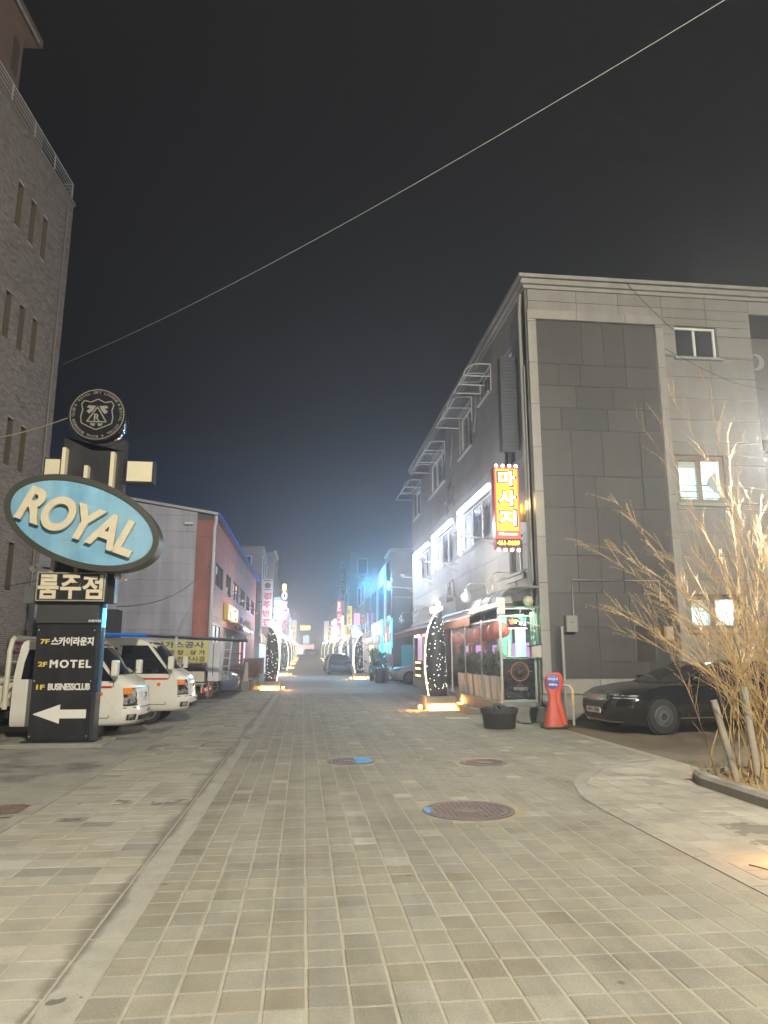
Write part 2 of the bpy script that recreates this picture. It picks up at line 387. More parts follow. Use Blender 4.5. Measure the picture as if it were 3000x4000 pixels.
# how large does each one show in the photograph
def shown(p):
    q = pixel((p[1], p[2], 0))
    if q is None or not (-40 < q[0] < 3040 and 0 < q[1] < 4060): return 0
    return p[3]*p[4]/q[2]**3
PAV.sort(key=shown, reverse=True)
protos = {}
def paver_mesh(zone, wx, wy, t, wm):
    k = (zone, round(t*12)/12, round(wm*2)/2)
    if k in protos: return protos[k]
    mb = MB(); c = .006; x, yv = wx/2, wy/2
    vs = [(-x,-yv,-.05),(x,-yv,-.05),(x,yv,-.05),(-x,yv,-.05),(-x,-yv,-.004),(x,-yv,-.004),(x,yv,-.004),(-x,yv,-.004),(-x+c,-yv+c,0),(x-c,-yv+c,0),(x-c,yv-c,0),(-x+c,yv-c,0)]
    mb.add(vs, [(0,1,5,4),(1,2,6,5),(2,3,7,6),(3,0,4,7),(4,5,9,8),(5,6,10,9),(6,7,11,10),(7,4,8,11),(8,9,10,11)], k[1] or .001, k[2])
    protos[k] = mb.mesh('paver', [m_pav, m_pav2][zone]); return protos[k]
rest = [MB(), MB()]
for i, (zn, x, yv, wx, wy, t, wm) in enumerate(PAV):
    dz = rp_.uniform(-.0025, .0015)
    if i < 300 and shown((zn, x, yv, wx, wy)) > 0:
        pc = piece('paver', paver_mesh(zn, wx, wy, t, wm), street, (x+rp_.uniform(-.002, .002), yv+rp_.uniform(-.002, .002), dz), (rp_.uniform(-.006, .006), rp_.uniform(-.006, .006), rp_.uniform(-.008, .008)))
    else:
        c = .005; a, b_ = wx/2, wy/2; jx, jy = rp_.uniform(-.002, .002), rp_.uniform(-.002, .002)
        x += jx; yv += jy
        vs = [(x-a,yv-b_,-.02),(x+a,yv-b_,-.02),(x+a,yv+b_,-.02),(x-a,yv+b_,-.02),(x-a,yv-b_,dz-.004),(x+a,yv-b_,dz-.004),(x+a,yv+b_,dz-.004),(x-a,yv+b_,dz-.004),(x-a+c,yv-b_+c,dz),(x+a-c,yv-b_+c,dz),(x+a-c,yv+b_-c,dz),(x-a+c,yv+b_-c,dz)]
        rest[zn].add(vs, [(0,1,5,4),(1,2,6,5),(2,3,7,6),(3,0,4,7),(4,5,9,8),(5,6,10,9),(6,7,11,10),(7,4,8,11),(8,9,10,11)], t or .001, wm)
for zn, x, yv, wx, wy, t, wm in CUT:
    d_, sp, sq, sd_ = strip_seg(x, yv); a, b_ = wx/2, wy/2
    poly = [(x-a, yv-b_), (x+a, yv-b_), (x+a, yv+b_), (x-a, yv+b_)]
    for p, q in zip(STRIP, STRIP[1:]):
        if strip_seg((p[0]+q[0])/2, (p[1]+q[1])/2) and (abs(p[1]-sp[1])+abs(p[0]-sp[0]) < .001): poly = clip(poly, p, q) if zn == 0 else clip(poly, q, p)
    if len(poly) > 2: rest[zn].add([(u_, v_, -.001) for u_, v_ in poly], [tuple(range(len(poly)))], t or .001, wm)
rest[0].build('street_pavers', m_pav, street, kind='stuff')
rest[1].build('sidewalk_pavers', m_pav2, street, kind='stuff')
# --- gutter slabs and edging
yy = 0.5; gm = MB().box((-.093, -.49, -.05), (.093, .49, .001)).mesh('gutter_slab', m_gut)
while yy < 30: piece('gutter_slab', gm, street, (-1.055, yy+.5, -.004)); yy += 1.0
MB().box((-1.15, 30.2, .004), (-.96, 120, .01)).build('gutter_line', m_conc, street)
em = MB().box((-.075, -.49, -.06), (.075, .49, .0)).mesh('edging_stone', m_conc)
yy = 0.0
while yy < 27: piece('edging_stone', em, street, (-2.715, yy+.5, .012+random.uniform(-.004, .004)), (0, 0, random.uniform(-.01, .01))); yy += 1.0
pts = []
for (xa, ya), (xb, yb) in zip(STRIP[1:], STRIP[2:]):
    for k in range(3): pts.append((xa+(xb-xa)*k/3, ya+(yb-ya)*k/3))
pts = [(3.14, .5+.74*k) for k in range(8)]+pts+[STRIP[-1]]
for (xa, ya), (xb, yb) in zip(pts, pts[1:]):
    d = Vector((xb-xa, yb-ya, 0)); nn = Vector((-d.y, d.x, 0)).normalized()*.075; e = d.normalized()*.006
    p, q = Vector((xa, ya, 0))+e, Vector((xb, yb, 0))-e
    mb = MB(); mb.add([p+nn+Vector((0,0,-.04)), p-nn+Vector((0,0,-.04)), q-nn+Vector((0,0,-.04)), q+nn+Vector((0,0,-.04)), p+nn+Vector((0,0,.004)), p-nn+Vector((0,0,.004)), q-nn+Vector((0,0,.004)), q+nn+Vector((0,0,.004))], [(4,7,6,5),(0,1,5,4),(1,2,6,5),(2,3,7,6),(3,0,4,7)])
    mb.build('edging_stone', m_conc, street, fixn=True)
# --- planter kerb on the right with dry soil
pl = thing('planter_bed', 'raised bed of dry soil behind a concrete kerb under the bare shrub', 'planter', (6.5, 6.5, 0))
KP = [(4.78, -1), (4.78, .6), (4.78, 2.2), (4.78, 3.8), (4.78, 5.2), (4.78, 6.6), (4.80, 7.8), (4.82, 8.6), (4.95, 9.0), (5.4, 9.2), (7, 9.25), (9, 9.3)]
for (xa, ya), (xb, yb) in zip(KP, KP[1:]):
    d = Vector((xb-xa, yb-ya, 0)); nn = Vector((d.y, -d.x, 0)).normalized()*.14; e = d.normalized()*.004
    p, q = Vector((xa, ya, 0))+e, Vector((xb, yb, 0))-e; h = Vector((0, 0, .13)); hl = Vector((0, 0, .09))
    lo = Vector((0, 0, -.04))
    mb = MB().add([p+lo, q+lo, q+nn+lo, p+nn+lo, p+hl, q+hl, q+nn+h, p+nn+h, p+nn*.25+h, q+nn*.25+h], [(0,1,5,4),(4,5,9,8),(8,9,6,7),(1,2,6,9,5),(2,3,7,6),(3,0,4,8,7)])
    mb.build('kerb_stone', m_conc, pl, fixn=True)
mb = MB(); nx, ny = 26, 46
for j in range(ny+1):
    for i in range(nx+1):
        x = 4.9+i/nx*5; yv = -1+j/ny*10.1; mb.v.append((x, yv, .07+.05*math.sin(x*3.1+yv*1.7)*math.sin(yv*2.3)+random.uniform(-.02, .02)))
for j in range(ny):
    for i in range(nx): a = j*(nx+1)+i; mb.f.append((a, a+1, a+nx+2, a+nx+1)); mb.t.append(0); mb.w.append(0)
mb.build('soil', m_soil, pl, smooth=60)

# --- manhole covers
m_iron = M('cast_iron', (0.20, 0.175, 0.165), 0.55, 0.75, var=.3, vscale=12, bump=.3, bscale=80)
m_iron2 = M('rusty_iron', (0.235, 0.185, 0.165), 0.6, 0.6, var=.3, vscale=15, bump=.3, bscale=80)
m_blue = M('blue_paint', (0.03, 0.22, 0.55), .5, var=.2, vscale=30)
m_collar = M('patch_mortar', (0.28, 0.24, 0.16), .9, var=.25, vscale=7, bump=.5, bscale=70)
def manhole(x, y, r, label, blue):
    t = thing('manhole_cover', label, 'manhole', (x, y, 0), group='manhole covers in the street')
    MB().lathe([(.02, -.002), (r+.11, -.002)], (x, y, 0), 28, caps=False).build('mortar_bed', m_collar, t, fixn=True)
    MB().lathe([(r, -.03), (r, .006), (r-.045, .006), (r-.05, -.02)], (x, y, 0), 40, caps=False).build('frame_ring', m_iron, t, smooth=30)
    lid = MB().lathe([(r-.055, -.02), (r-.058, .002), (.01, .002)], (x, y, 0), 40, caps=False).build('lid', m_iron2, t, smooth=30)
    for (r0, r1) in ((r*.86, r*.80), (r*.28, r*.22)):
        MB().lathe([(r0, .0), (r0, .007), (r1, .007), (r1, .0)], (x, y, 0), 36, caps=False).build('raised_ring', m_iron2, lid)
    mb = MB(); k = 0; st = r*.115
    for i in range(-8, 9):
        for j in range(-8, 9):
            px, py = i*st, j*st; d = math.hypot(px, py)
            if r*.31 < d < r*.76:
                a = R(45) if (i+j) % 2 else R(-45); c, s_ = math.cos(a)*st*.42, math.sin(a)*st*.42
                mb.bar((x+px-c, y+py-s_, .004), (x+px+c, y+py+s_, .004), st*.28, .008)
    for k in range(30):
        a = 2*math.pi*k/30; mb.bar((x+r*.845*math.cos(a), y+r*.845*math.sin(a), .004), (x+r*.91*math.cos(a), y+r*.91*math.sin(a), .004), .014, .008)
    mb.build('tread_bars', m_iron2, lid, kind='stuff')
    if blue:
        a0, a1, ra, rb = blue; mb = MB()
        for k in range(10):
            p, q = a0+(a1-a0)*k/10, a0+(a1-a0)*(k+1)/10
            mb.quad(*[(x+rr*math.cos(a), y+rr*math.sin(a), .0095) for rr, a in ((ra, p), (rb, p), (rb, q), (ra, q))])
        mb.build('paint_mark', m_blue, lid)
    return t
manhole(*MH[0], 'large round iron manhole cover nearest the camera with a blue smear on its left rim', (R(160), R(195), r_ if False else .40, .455))
manhole(*MH[1], 'dark round manhole cover left of the street middle with blue paint on its right side', (R(-75), R(75), .10, .33))
manhole(*MH[2], 'pale worn manhole cover in front of the black tub', None)
manhole(-3.0, 8.1, .26, 'small round manhole cover at the left edge of the sidewalk', None)
t = thing('drain_cover', 'square drain cover set in the left sidewalk pavers', 'drain', (-1.445, 13.38, 0))
MB().box((DR[0], DR[1], -.03), (DR[2], DR[3], -.001)).build('frame', m_iron, t)
MB().box((DR[0]+.07, DR[1]+.06, -.02), (DR[0]+.31, DR[3]-.06, .003)).build('cover_plate', m_conc, t)
MB().box((DR[0]+.32, DR[1]+.06, -.02), (DR[2]-.07, DR[3]-.06, .003)).build('cover_plate', m_conc, t)
# small grate with light on it in front of the tusk lamp
t = thing('floor_grate', 'small slotted floor grate in front of the tusk lamp by the restaurant', 'grate', (3.9, 18.2, 0))
for k in range(6): MB().box((3.62+k*.1, 18.0, -.01), (3.69+k*.1, 18.45, .004)).build('bar', M('pale_grate', (.5, .48, .4), .6), t)
# ================================================================== STONE BUILDING ON THE RIGHT CORNER
BX, BY, BY2, BH = 5.8, 17.3, 38.0, 11.40
m_stone = M('granite_panel', (0.240, 0.230, 0.209), 0.62, streak=.10, var=.10, vscale=3, bump=.08, bscale=150, tint=1.0, col2=(0.205, 0.196, 0.177), c2scale=.6)
m_dark = M('dark_stone_tile', (0.062, 0.059, 0.052), 0.5, streak=.14, var=.12, vscale=3, bump=.06, bscale=120, tint=1.0)
m_joint = M('dark_joint', (0.12, 0.11, 0.10), .9, var=.1)  # dark grey backing that shows in the panel joints
m_trim = M('trim_stone', (0.285, 0.274, 0.247), .6, streak=.12, var=.1, vscale=4, tint=1.0)
m_upvc = M('white_window_frame', (0.70, 0.70, 0.66), .35, var=.05)
m_wood = M('brown_window_frame', (0.22, 0.16, 0.11), .5, var=.1)
m_pane = glass('dark_glass', (0.02, 0.022, 0.026))
m_lit = E_('lit_room_glass', (0.55, 0.92, 0.85), .75)
m_lit2 = E_('lit_room_glass_cool', (0.60, 0.78, 0.92), .75)
m_steel = M('painted_steel', (0.55, 0.55, 0.53), .4, .3, var=.1)
m_galv = M('galvanised_pipe', (0.42, 0.41, 0.38), .45, .6, var=.15)
m_black = M('black_metal', (0.018, 0.018, 0.02), .45, .3, var=.15)
bld = thing('corner_building', 'three storey stone clad corner building with dark tiled panel on its front', 'building', (9, 27, 0))
# openings: front (x,z), street side (y,z)
FW = [(10.05, 9.62, 11.28, 10.55), (9.75, 5.5, 11.15, 6.82), (9.8, 2.2, 11.2, 3.08), (12.3, .6, 40, 11.0)]
SW3 = [(21.2, 9.95, 22.5, 10.75), (23.8, 8.95, 25.8, 10.5), (28.7, 8.85, 32.4, 10.35), (35.0, 8.7, 37.1, 10.1)]
SW2 = [(21.6, 5.32, 25.9, 6.72), (27.4, 5.27, 31.5, 6.68), (32.9, 5.2, 37.0, 6.6)]
SMALL = [(18.35, 3.78, 19.65, 4.75), (18.7, 6.9, 19.75, 10.35)]
SHOP = [(17.5, 0.35, 37.6, 2.95)]
XR = 24.0
mb = MB()
for x0, z0, x1, z1 in rsub([(BX, 0, XR, BH)], FW[:3]+[(12.3, .6, XR, 11.0)]): mb.box((x0, BY+.06, z0), (x1, BY+.30, z1))
for y0, z0, y1, z1 in rsub([(BY+.30, 0, BY2, BH)], SW3+SW2+SMALL+SHOP): mb.box((BX+.06, y0, z0), (BX+.30, y1, z1))
mb.box((BX+.30, BY2-.2, 0), (XR, BY2, BH)); mb.box((XR-.2, BY+.3, 0), (XR, BY2-.2, BH)); mb.box((BX+.30, BY+.30, BH-.2), (XR-.2, BY2-.2, BH))
for z in (3.35, 7.4): mb.box((BX+.30, BY+.30, z), (XR-.2, BY2-.2, z+.15))
mb.box((12.3, BY+1.4, .6), (XR-.2, BY+1.5, 11.0))
mb.build('wall', m_joint, bld)
def panel(x0, z0, x1, z1, face, mat, proud=.06, nm='stone_panel', par=None, sd=.05):
    g = .006; t = random.gauss(0, sd) or .001
    mb = MB()
    if face == 'F': mb.box((x0+g, BY+.06-proud, z0+g), (x1-g, BY+.061, z1-g), t, random.random()*.4, skip=('k',))
    else: mb.box((BX+.06-proud, x0+g, z0+g), (BX+.061, x1-g, z1-g), t, random.random()*.4, skip=('r',))
    return mb.build(nm, mat, par or bld)
# front: upper courses above the dark field
DX0, DX1, DZ0, DZ1 = 6.06, 9.45, 1.0, 10.5
for za, zb in ((10.77, 11.06), (11.06, BH)):
    for xa, xb in ((BX+.07, 7.25), (7.25, 8.45), (8.45, 9.7), (9.7, 11.0), (11.0, 12.3)): panel(xa, za, xb, zb, 'F', m_stone)
for xa, xb in ((12.3, 14), (14, 16), (16, 20)): panel(xa, 11.0, xb, BH, 'F', m_stone)
# dark tiles, uneven courses
z = DZ0; rr = random.Random(11)
while z < DZ1-.05:
    h = rr.choice((.62, .85, .95, 1.25)); h = DZ1-z if DZ1-z-h < .4 else h
    x = DX0
    while x < DX1-.02:
        wd = rr.choice((.6, .85, 1.05, 1.3)); wd = DX1-x if DX1-x-wd < .35 else wd
        hs = rsub([(x, z, x+wd, z+h)], [(8.27, 1.38, 8.8, 2.3)])
        for a, b_, c, d in hs: panel(a, b_, c, d, 'F', m_dark, .03, 'wall_tile', sd=.10)
        x += wd
    z += h
# trim round the dark field, in blocks
zz = 0.98
while zz < 10.5:
    z2 = min(zz+1.18, 10.5)
    for xa, xb in ((BX+.02, DX0), (DX1, DX1+.22)): panel(xa, zz, xb, z2, 'F', m_trim, .13, 'trim_block')
    zz = z2
for xa, xb in ((BX+.02, 7.2), (7.2, 8.6), (8.6, DX1+.22)): panel(xa, 10.5, xb, 10.77, 'F', m_trim, .13, 'trim_block')
for xa, xb in ((BX+.02, 7.3), (7.3, 8.7), (8.7, 10.1), (10.1, 11.5), (11.5, 12.9)): panel(xa, .62, xb, .98, 'F', m_trim, .10, 'plinth_block')
for xa, xb in ((BX+.02, 7.6), (7.6, 9.3), (9.3, 11.0), (11.0, 12.7)): panel(xa, 0, xb, .62, 'F', m_stone, .05, 'plinth_block')
# right hand field of the front
zs = [.98]+[.98+.62*k for k in range(1, 16)]+[10.77]
for za, zb in zip(zs, zs[1:]):
    if zb-za < .05: continue
    for xa, xb in ((DX1+.22, 11.0), (11.0, 12.3)):
        for a, b_, c, d in rsub([(xa, za, xb, zb)], FW[:3]): panel(a, b_, c, d, 'F', m_stone)
# street side panels
zs = [3.0+.73*k for k in range(12)]+[BH]
for k, (za, zb) in enumerate(zip(zs, zs[1:])):
    ys = [BY+.06, 18.9]+[18.9+1.91*i for i in range(1, 11)]
    for ya, yb in zip(ys, ys[1:]):
        for a, b_, c, d in rsub([(ya, za, min(yb, BY2), zb)], SW3+SW2+SMALL): panel(a, b_, c, d, 'S', m_stone)
for ya, yb in ((BY+.06, 17.5), (37.6, BY2)):
    panel(ya, 0, yb, 3.0, 'S', m_trim, .07, 'corner_pilaster')
for ya, yb in ((17.5, 24), (24, 31), (31, 37.6)): panel(ya, 0, yb, .35, 'S', m_stone)
# cornice: stepped
corn = MB()
for pr_, z0, z1 in ((.05, BH, BH+.1), (.14, BH+.1, BH+.2), (.10, BH+.2, BH+.26), (.2, BH+.26, BH+.36)):
    corn.box((BX-pr_, BY-pr_, z0), (XR, BY2+pr_, z1))
corn.build('cornice', m_trim, bld)

def window(par, face, x0, z0, x1, z1, frame, pane, mull=1, sill=True, depth=.16, fw=.06, plane=None, name='window', rails=0):
    """face F: plane at y, looks to -y; S: plane x, looks to -x; E: looks to +x"""
    pl_ = plane if plane is not None else (BY if face == 'F' else BX)
    def P(a, z, d):
        return (a, pl_+d, z) if face == 'F' else ((pl_+d, a, z) if face == 'S' else (pl_-d, a, z))
    fr = MB()
    def bx(a0, z0_, a1, z1_, d0, d1): fr.box(P(a0, z0_, d0), P(a1, z1_, d1))
    bx(x0, z0, x1, z0+fw, depth-.05, depth+.05); bx(x0, z1-fw, x1, z1, depth-.05, depth+.05)
    bx(x0, z0+fw, x0+fw, z1-fw, depth-.05, depth+.05); bx(x1-fw, z0+fw, x1, z1-fw, depth-.05, depth+.05)
    f = fr.build(name, frame, par)
    n_ = mull+1; sp = (x1-x0-2*fw-mull*fw)/n_
    for k in range(n_):
        a = x0+fw+k*(sp+fw)
        MB().box(P(a, z0+fw, depth+.002), P(a+sp, z1-fw, depth+.012)).build('pane', pane, f)
        if k < mull: MB().box(P(a+sp, z0+fw, depth-.045), P(a+sp+fw, z1-fw, depth+.045)).build('mullion', frame, f)
        for q in range(rails):
            zz = z0+(z1-z0)*(.12+.13*q)
            MB().box(P(a, zz, depth-.03), P(a+sp, zz+.025, depth-.012)).build('guard_rail', m_black, f)
    if sill: MB().box(P(x0-.08, z0-.09, -.1), P(x1+.08, z0-.012, .09)).build('sill', m_trim, f)
    return f
window(bld, 'F', *FW[0], m_upvc, m_pane)
m_thin = M('thin_clear_glass', (.6, .7, .68), .06, var=0, alpha=.12)
w1_ = window(bld, 'F', *FW[1], m_wood, m_thin, fw=.13, rails=3)
w2_ = window(bld, 'F', *FW[2], m_wood, m_thin, fw=.11)
m_rwall = M('pale_room_wall', (.62, .72, .70), .8, var=.08, vscale=1.5)
for k, (wn, (x0, z0, x1, z1)) in enumerate(((w1_, FW[1]), (w2_, FW[2]))):
    a, b_, c, d, y0, y1 = x0-.5, x1+.5, z0-.9 if k == 0 else z0-.5, z1+.45, BY+.31, BY+2.4
    MB().box((a, y1, c), (b_, y1+.05, d)).box((a-.05, y0, c), (a, y1, d)).box((b_, y0, c), (b_+.05, y1, d)).box((a, y0, c-.05), (b_, y1, c)).box((a, y0, d), (b_, y1, d+.05)).build('room', m_rwall, wn)
    MB().box((a+.3, y1-.35, c), (a+1.0, y1-.001, c+1.5)).build('cupboard', M('grey_cabinet', (.22, .24, .24), .5), wn)
    MB().box((x0+.5, BY+.9, d-.10), (x1-.3, BY+1.2, d-.03)).build('ceiling_lamp', E_('room_lamp', (.75, 1, .95), 5), wn)
    MB().box((x0+.05, BY+.22, z1-.32), (x1-.55, BY+.235, z1-.07)).build('blind', M('pale_blind', (.55, .58, .55), .8), wn)
    add_light('POINT', 'room_light', wn, ((x0+x1)/2, BY+1.0, d-.35), 420 if k == 0 else 380, (.62, 1.0, .93) if k == 0 else (.75, .92, 1.0), radius=.15)
# dim rooms behind the pale windows are hidden by the glass; a sheet of paper hangs in the upper one
MB().add([(10.62, BY+.10, 6.02), (10.95, BY+.12, 5.75), (10.93, BY+.10, 6.42), (10.7, BY+.10, 6.22)], [(0,1,2,3)]).build('paper_sheet', M('grey_paper', (.35, .37, .36), .8), bld)
for r_ in SW3: window(bld, 'S', *r_, m_upvc, m_pane, mull=1 if r_[2]-r_[0] < 3 else 2)
window(bld, 'S', *SMALL[0], m_upvc, glass('pale_glass', (.25, .28, .26)))
window(bld, 'S', *SMALL[1], m_upvc, m_pane, mull=0, sill=False)
# moulding ledges over / under the small window
MB().box((BX-.08, 18.2, 3.55), (BX+.05, 19.8, 3.68)).build('ledge', m_trim, bld)
# purple-lit second floor windows outlined with white led strips
m_led = E_('white_led', (0.78, 0.86, 1.0), 9.0)
m_pane2 = M('printed_window_film', (0.035, 0.032, 0.045), .3, var=.35, vscale=2.2, col2=(0.07, 0.07, 0.11), c2scale=1.6)
for y0, z0, y1, z1 in SW2:
    w_ = window(bld, 'S', y0, z0, y1, z1, m_upvc, m_pane2, mull=2, sill=False, depth=.14)
    led = MB().box((BX-.10, y0-.15, z1+.04), (BX-.02, y1+.1, z1+.20)).build('led_strip', m_led, w_)
    MB().box((BX-.10, y1-.02, z0-.05), (BX-.02, y1+.1, z1+.03)).build('led_strip', m_led, w_)
    mb = MB()
    for k in range(11): mb.box((BX+.02, y1-.32, z0+.1+k*.12), (BX+.05, y1-.12, z0+.16+k*.12))
    mb.build('led_dots', m_led, w_, kind='stuff')
    # gold calligraphy twigs on the film
    mb = MB(); rr = random.Random(int(y0))
    for k in range(7):
        a = rr.uniform(y0+.9, y1-1.2); zz = rr.uniform(z0+.2, z0+.5)
        mb.tube([(BX+.13, a, zz), (BX+.125, a+rr.uniform(-.2, .2), zz+.35), (BX+.13, a+rr.uniform(-.4, .4), zz+rr.uniform(.5, .85))], .014, 4)
    mb.build('twig_print', M('pale_print', (.22, .19, .17), .6), w_, kind='stuff')
    ml = (y0+y1)/2
    for k in range(4): add_light('POINT', 'led_light', w_, (BX-.16, y0+(y1-y0)*(k+.5)/4, z1+.12), 9, (.76, .82, 1.0), radius=.06)
# floor-2 wall numbers / iron birds emblem
m_brz = M('bronze_letters', (0.20, 0.15, 0.10), .4, .7)
em_ = MB()
for k in range(9): em_.bar((BX-.03, 27.1+k*.17, 3.75+.1*math.sin(k*2.2)), (BX-.03, 27.25+k*.16+.1*math.cos(k), 4.35+.12*math.sin(k*1.7)), .05, .05)
tag(em_.build('wall_emblem', m_brz), 'row of bronze brush stroke letters on the stone wall above the awning', 'emblem')
em_ = MB(); rr = random.Random(5)
for k in range(16):
    a, zz = 26.6+rr.random()*2.0, 7.3+rr.random()*.9
    em_.bar((BX-.03, a, zz), (BX-.03, a+rr.uniform(-.5, .5), zz+rr.uniform(-.1, .45)), .05, .09)
tag(em_.build('wall_emblem', m_brz), 'small faded bronze relief high on the stone wall under the metal awnings', 'emblem')
# metal window awnings with bowed arms
m_poly = M('smoked_polycarbonate', (0.10, 0.11, 0.12), .25, var=.1, alpha=.55)
for i, (y0, y1, zt, lb) in enumerate(((20.95, 22.5, 10.75, 'metal framed awning nearest the corner on the top floor'), (23.6, 25.9, 10.62, 'second metal framed awning from the corner on the top floor'),
        (28.6, 32.4, 10.5, 'widest metal framed awning over the third top floor window'), (34.9, 37.9, 10.38, 'farthest metal framed awning at the end of the top floor'))):
    t = thing('window_awning', lb, 'awning', (BX, (y0+y1)/2, zt-.5), group='awnings over the top floor windows')
    for yy in (y0, (y0+y1)/2, y1):
        path = [(BX, yy, zt)]+[(BX-.35-.55*math.sin(a), yy, zt-.42+.42*math.cos(a)) for a in [R(15*k) for k in range(7)]]
        MB().tube(path, .022, 6).build('bowed_arm', m_steel, t)
        MB().tube([(BX-.90, yy, zt-.42), (BX, yy, zt-.42)], .02, 6).build('tie_bar', m_steel, t)
    for (dx, dz) in ((-.90, -.42), (-.62, -.06), (0, 0)): MB().tube([(BX+dx, y0, zt+dz), (BX+dx, y1, zt+dz)], .02, 6).build('rail', m_steel, t)
    MB().tube([(BX-.02, y0, zt-.9), (BX-.02, y0, zt)], .02, 6).build('wall_post', m_steel, t)
    mb = MB(); A = [R(15*k) for k in range(7)]
    prof = [(BX, zt+.022)]+[(BX-.35-.57*math.sin(a), zt-.42+.444*math.cos(a)) for a in A]
    for (xa, za), (xb, zb) in zip(prof, prof[1:]): mb.quad((xa, y0, za), (xa, y1, za), (xb, y1, zb), (xb, y0, zb))
    mb.build('sheet', m_poly, t)
for i, (yy, lb) in enumerate(((20.6, 'arm floodlight nearest the massage sign on the stone wall'), (26.6, 'second arm floodlight on the stone wall'), (32.1, 'third arm floodlight on the stone wall'), (36.8, 'farthest arm floodlight on the stone wall'))):
    t = thing('arm_floodlight', lb, 'wall lamp', (BX, yy, 4.9), group='floodlights on arms along the stone wall')
    MB().tube([(BX, yy, 4.98), (BX-1.35, yy, 5.06)], .022, 6).build('arm', m_steel, t)
    MB().tube([(BX, yy, 4.72), (BX-.55, yy, 5.02)], .014, 5).build('stay', m_steel, t)
    MB().lathe([(.05, -.06), (.09, .0), (.095, .07)], (BX-1.38, yy, 5.12), 12).build('lamp_housing', m_steel, t)
    MB().lathe([(.08, .0), (.01, .01)], (BX-1.38, yy, 5.19), 12, caps=False).build('lens', E_('cool_flood_lens', (.85, .9, 1.0), 8), t, fixn=True)
    add_light('POINT', 'flood', t, (BX-1.38, yy, 5.34), 215, (.80, .86, 1.0), radius=.08)
# corner downpipes, led tube and cables
t = tag(MB().tube([(BX-.07, 17.62, 0), (BX-.07, 17.62, 10.9), (BX-.02, 17.62, 11.4)], .045, 8).build('downpipe', m_trim), 'pale downpipe running up the stone corner', 'pipe')
t = tag(MB().tube([(BX-.06, 17.42, 3.4), (BX-.06, 17.42, 9.2)], .018, 6).build('cable_conduit', m_galv), 'thin conduit beside the downpipe on the stone corner', 'pipe')
for i, (y0, zt) in enumerate(((22.9, 10.35), (27.0, 10.2))):
    tag(MB().tube([(BX-.04, y0, zt), (BX-.05, y0, zt-.5), (BX-.07, y0+.1, zt-.9), (BX-.05, y0+.35, zt-1.15)], .02, 6).build('drain_hose', m_trim),
        ('pale hanging hose between the first two metal awnings', 'pale hanging hose between the second and third metal awnings')[i], 'hose')
# ---- vertical signs
m_red = E_('lit_sign_red', (1.0, 0.10, 0.06), .9); m_or = E_('lit_sign_orange', (1.0, 0.52, 0.04), .95, True)
m_white = E_('lit_letter_white', (1.0, 0.97, 0.90), 2.2); m_yel = E_('lit_letter_yellow', (1.0, 0.85, 0.10), 1.8)
m_outline = M('dark_outline', (0.06, 0.02, 0.01), .5, var=0)
sg = thing('massage_sign', 'lit red and orange vertical massage sign projecting from the stone corner', 'sign', (5.3, 18.1, 4.3))
SX0, SX1, SZ0, SZ1, SY = 4.96, 5.64, 4.30, 6.52, 17.98
MB().box((SX0, SY, SZ0), (SX1, SY+.24, SZ1)).build('case', M('red_sign_case', (.5, .03, .02), .4, var=.05), sg)
face = MB().box((SX0+.01, SY-.012, SZ0+.27), (SX1-.01, SY-.001, SZ1-.02)).build('red_face', m_red, sg)
inner = [(SX0+.06, SZ0+.45), (SX1-.06, SZ0+.45), (SX1-.06, SZ1-.10), (SX0+.06, SZ1-.10)]
MB().box((SX0+.045, SY-.018, SZ0+.47), (SX1-.045, SY-.0125, SZ1-.06)).build('orange_face', m_or, face)
cx = (SX0+SX1)/2
for ch, zc in (('마', 6.20), ('사', 5.66), ('지', 5.12)):
    mb = MB(); text(mb, ch, (cx, SY-.019, zc), X_, Z_, .545, .475, .006, bold=.06); mb.build('letter_outline', m_outline, sg)
    mb = MB(); text(mb, ch, (cx, SY-.026, zc), X_, Z_, .455, .395, .008, bold=.03); mb.build('letter', m_white, sg)
mb = MB(); text(mb, 'Massage', (cx, SY-.02, SZ0+.38), X_, Z_, .50, .10, .005, bold=.02, shear=.25); mb.build('letters', m_white, sg)
MB().box((SX0+.02, SY-.012, SZ0+.03), (SX1-.01, SY-.001, SZ0+.255)).build('number_panel', M('dark_number_panel', (.05, .03, .02), .5), sg)
mb = MB(); text(mb, '461-0609', (cx, SY-.014, SZ0+.15), X_, Z_, .60, .13, .006, bold=.03); mb.build('phone_number', m_yel, sg)
m_ledw = E_('sign_edge_led', (.8, .88, 1.0), 14)
for zc in (SZ1+.03, SZ0-.03):
    for k in range(4): MB().ball((SX0+.08+k*.18, SY+.02, zc), .045, 8, 6).build('edge_bulb', m_ledw, sg)
MB().box((SX1, 18.05, 5.05), (BX+.02, 18.14, 5.55)).build('bracket_box', M('sign_bracket', (.42, .30, .10), .5), sg)
add_light('AREA', 'sign_glow', sg, (SX1+.03, 18.1, 5.4), 22, (1.0, .62, .25), size=.2, sizey=2.0, rot=(0, R(-90), 0))
ds = thing('blank_sign', 'dark unlit vertical sign box above the massage sign', 'sign', (5.55, 18.3, 7.05))
MB().box((5.30, 18.2, 7.08), (5.86-.08, 18.5, 9.78)).build('case', M('dark_sign_case', (.05, .052, .058), .5, .2, var=.2), ds)
mb = MB()
for k in range(26): mb.box((5.32, 18.185, 7.15+k*.1), (5.76, 18.199, 7.20+k*.1))
mb.build('ribs', M('dark_sign_ribs', (.035, .037, .042), .5, .2), ds, kind='stuff')
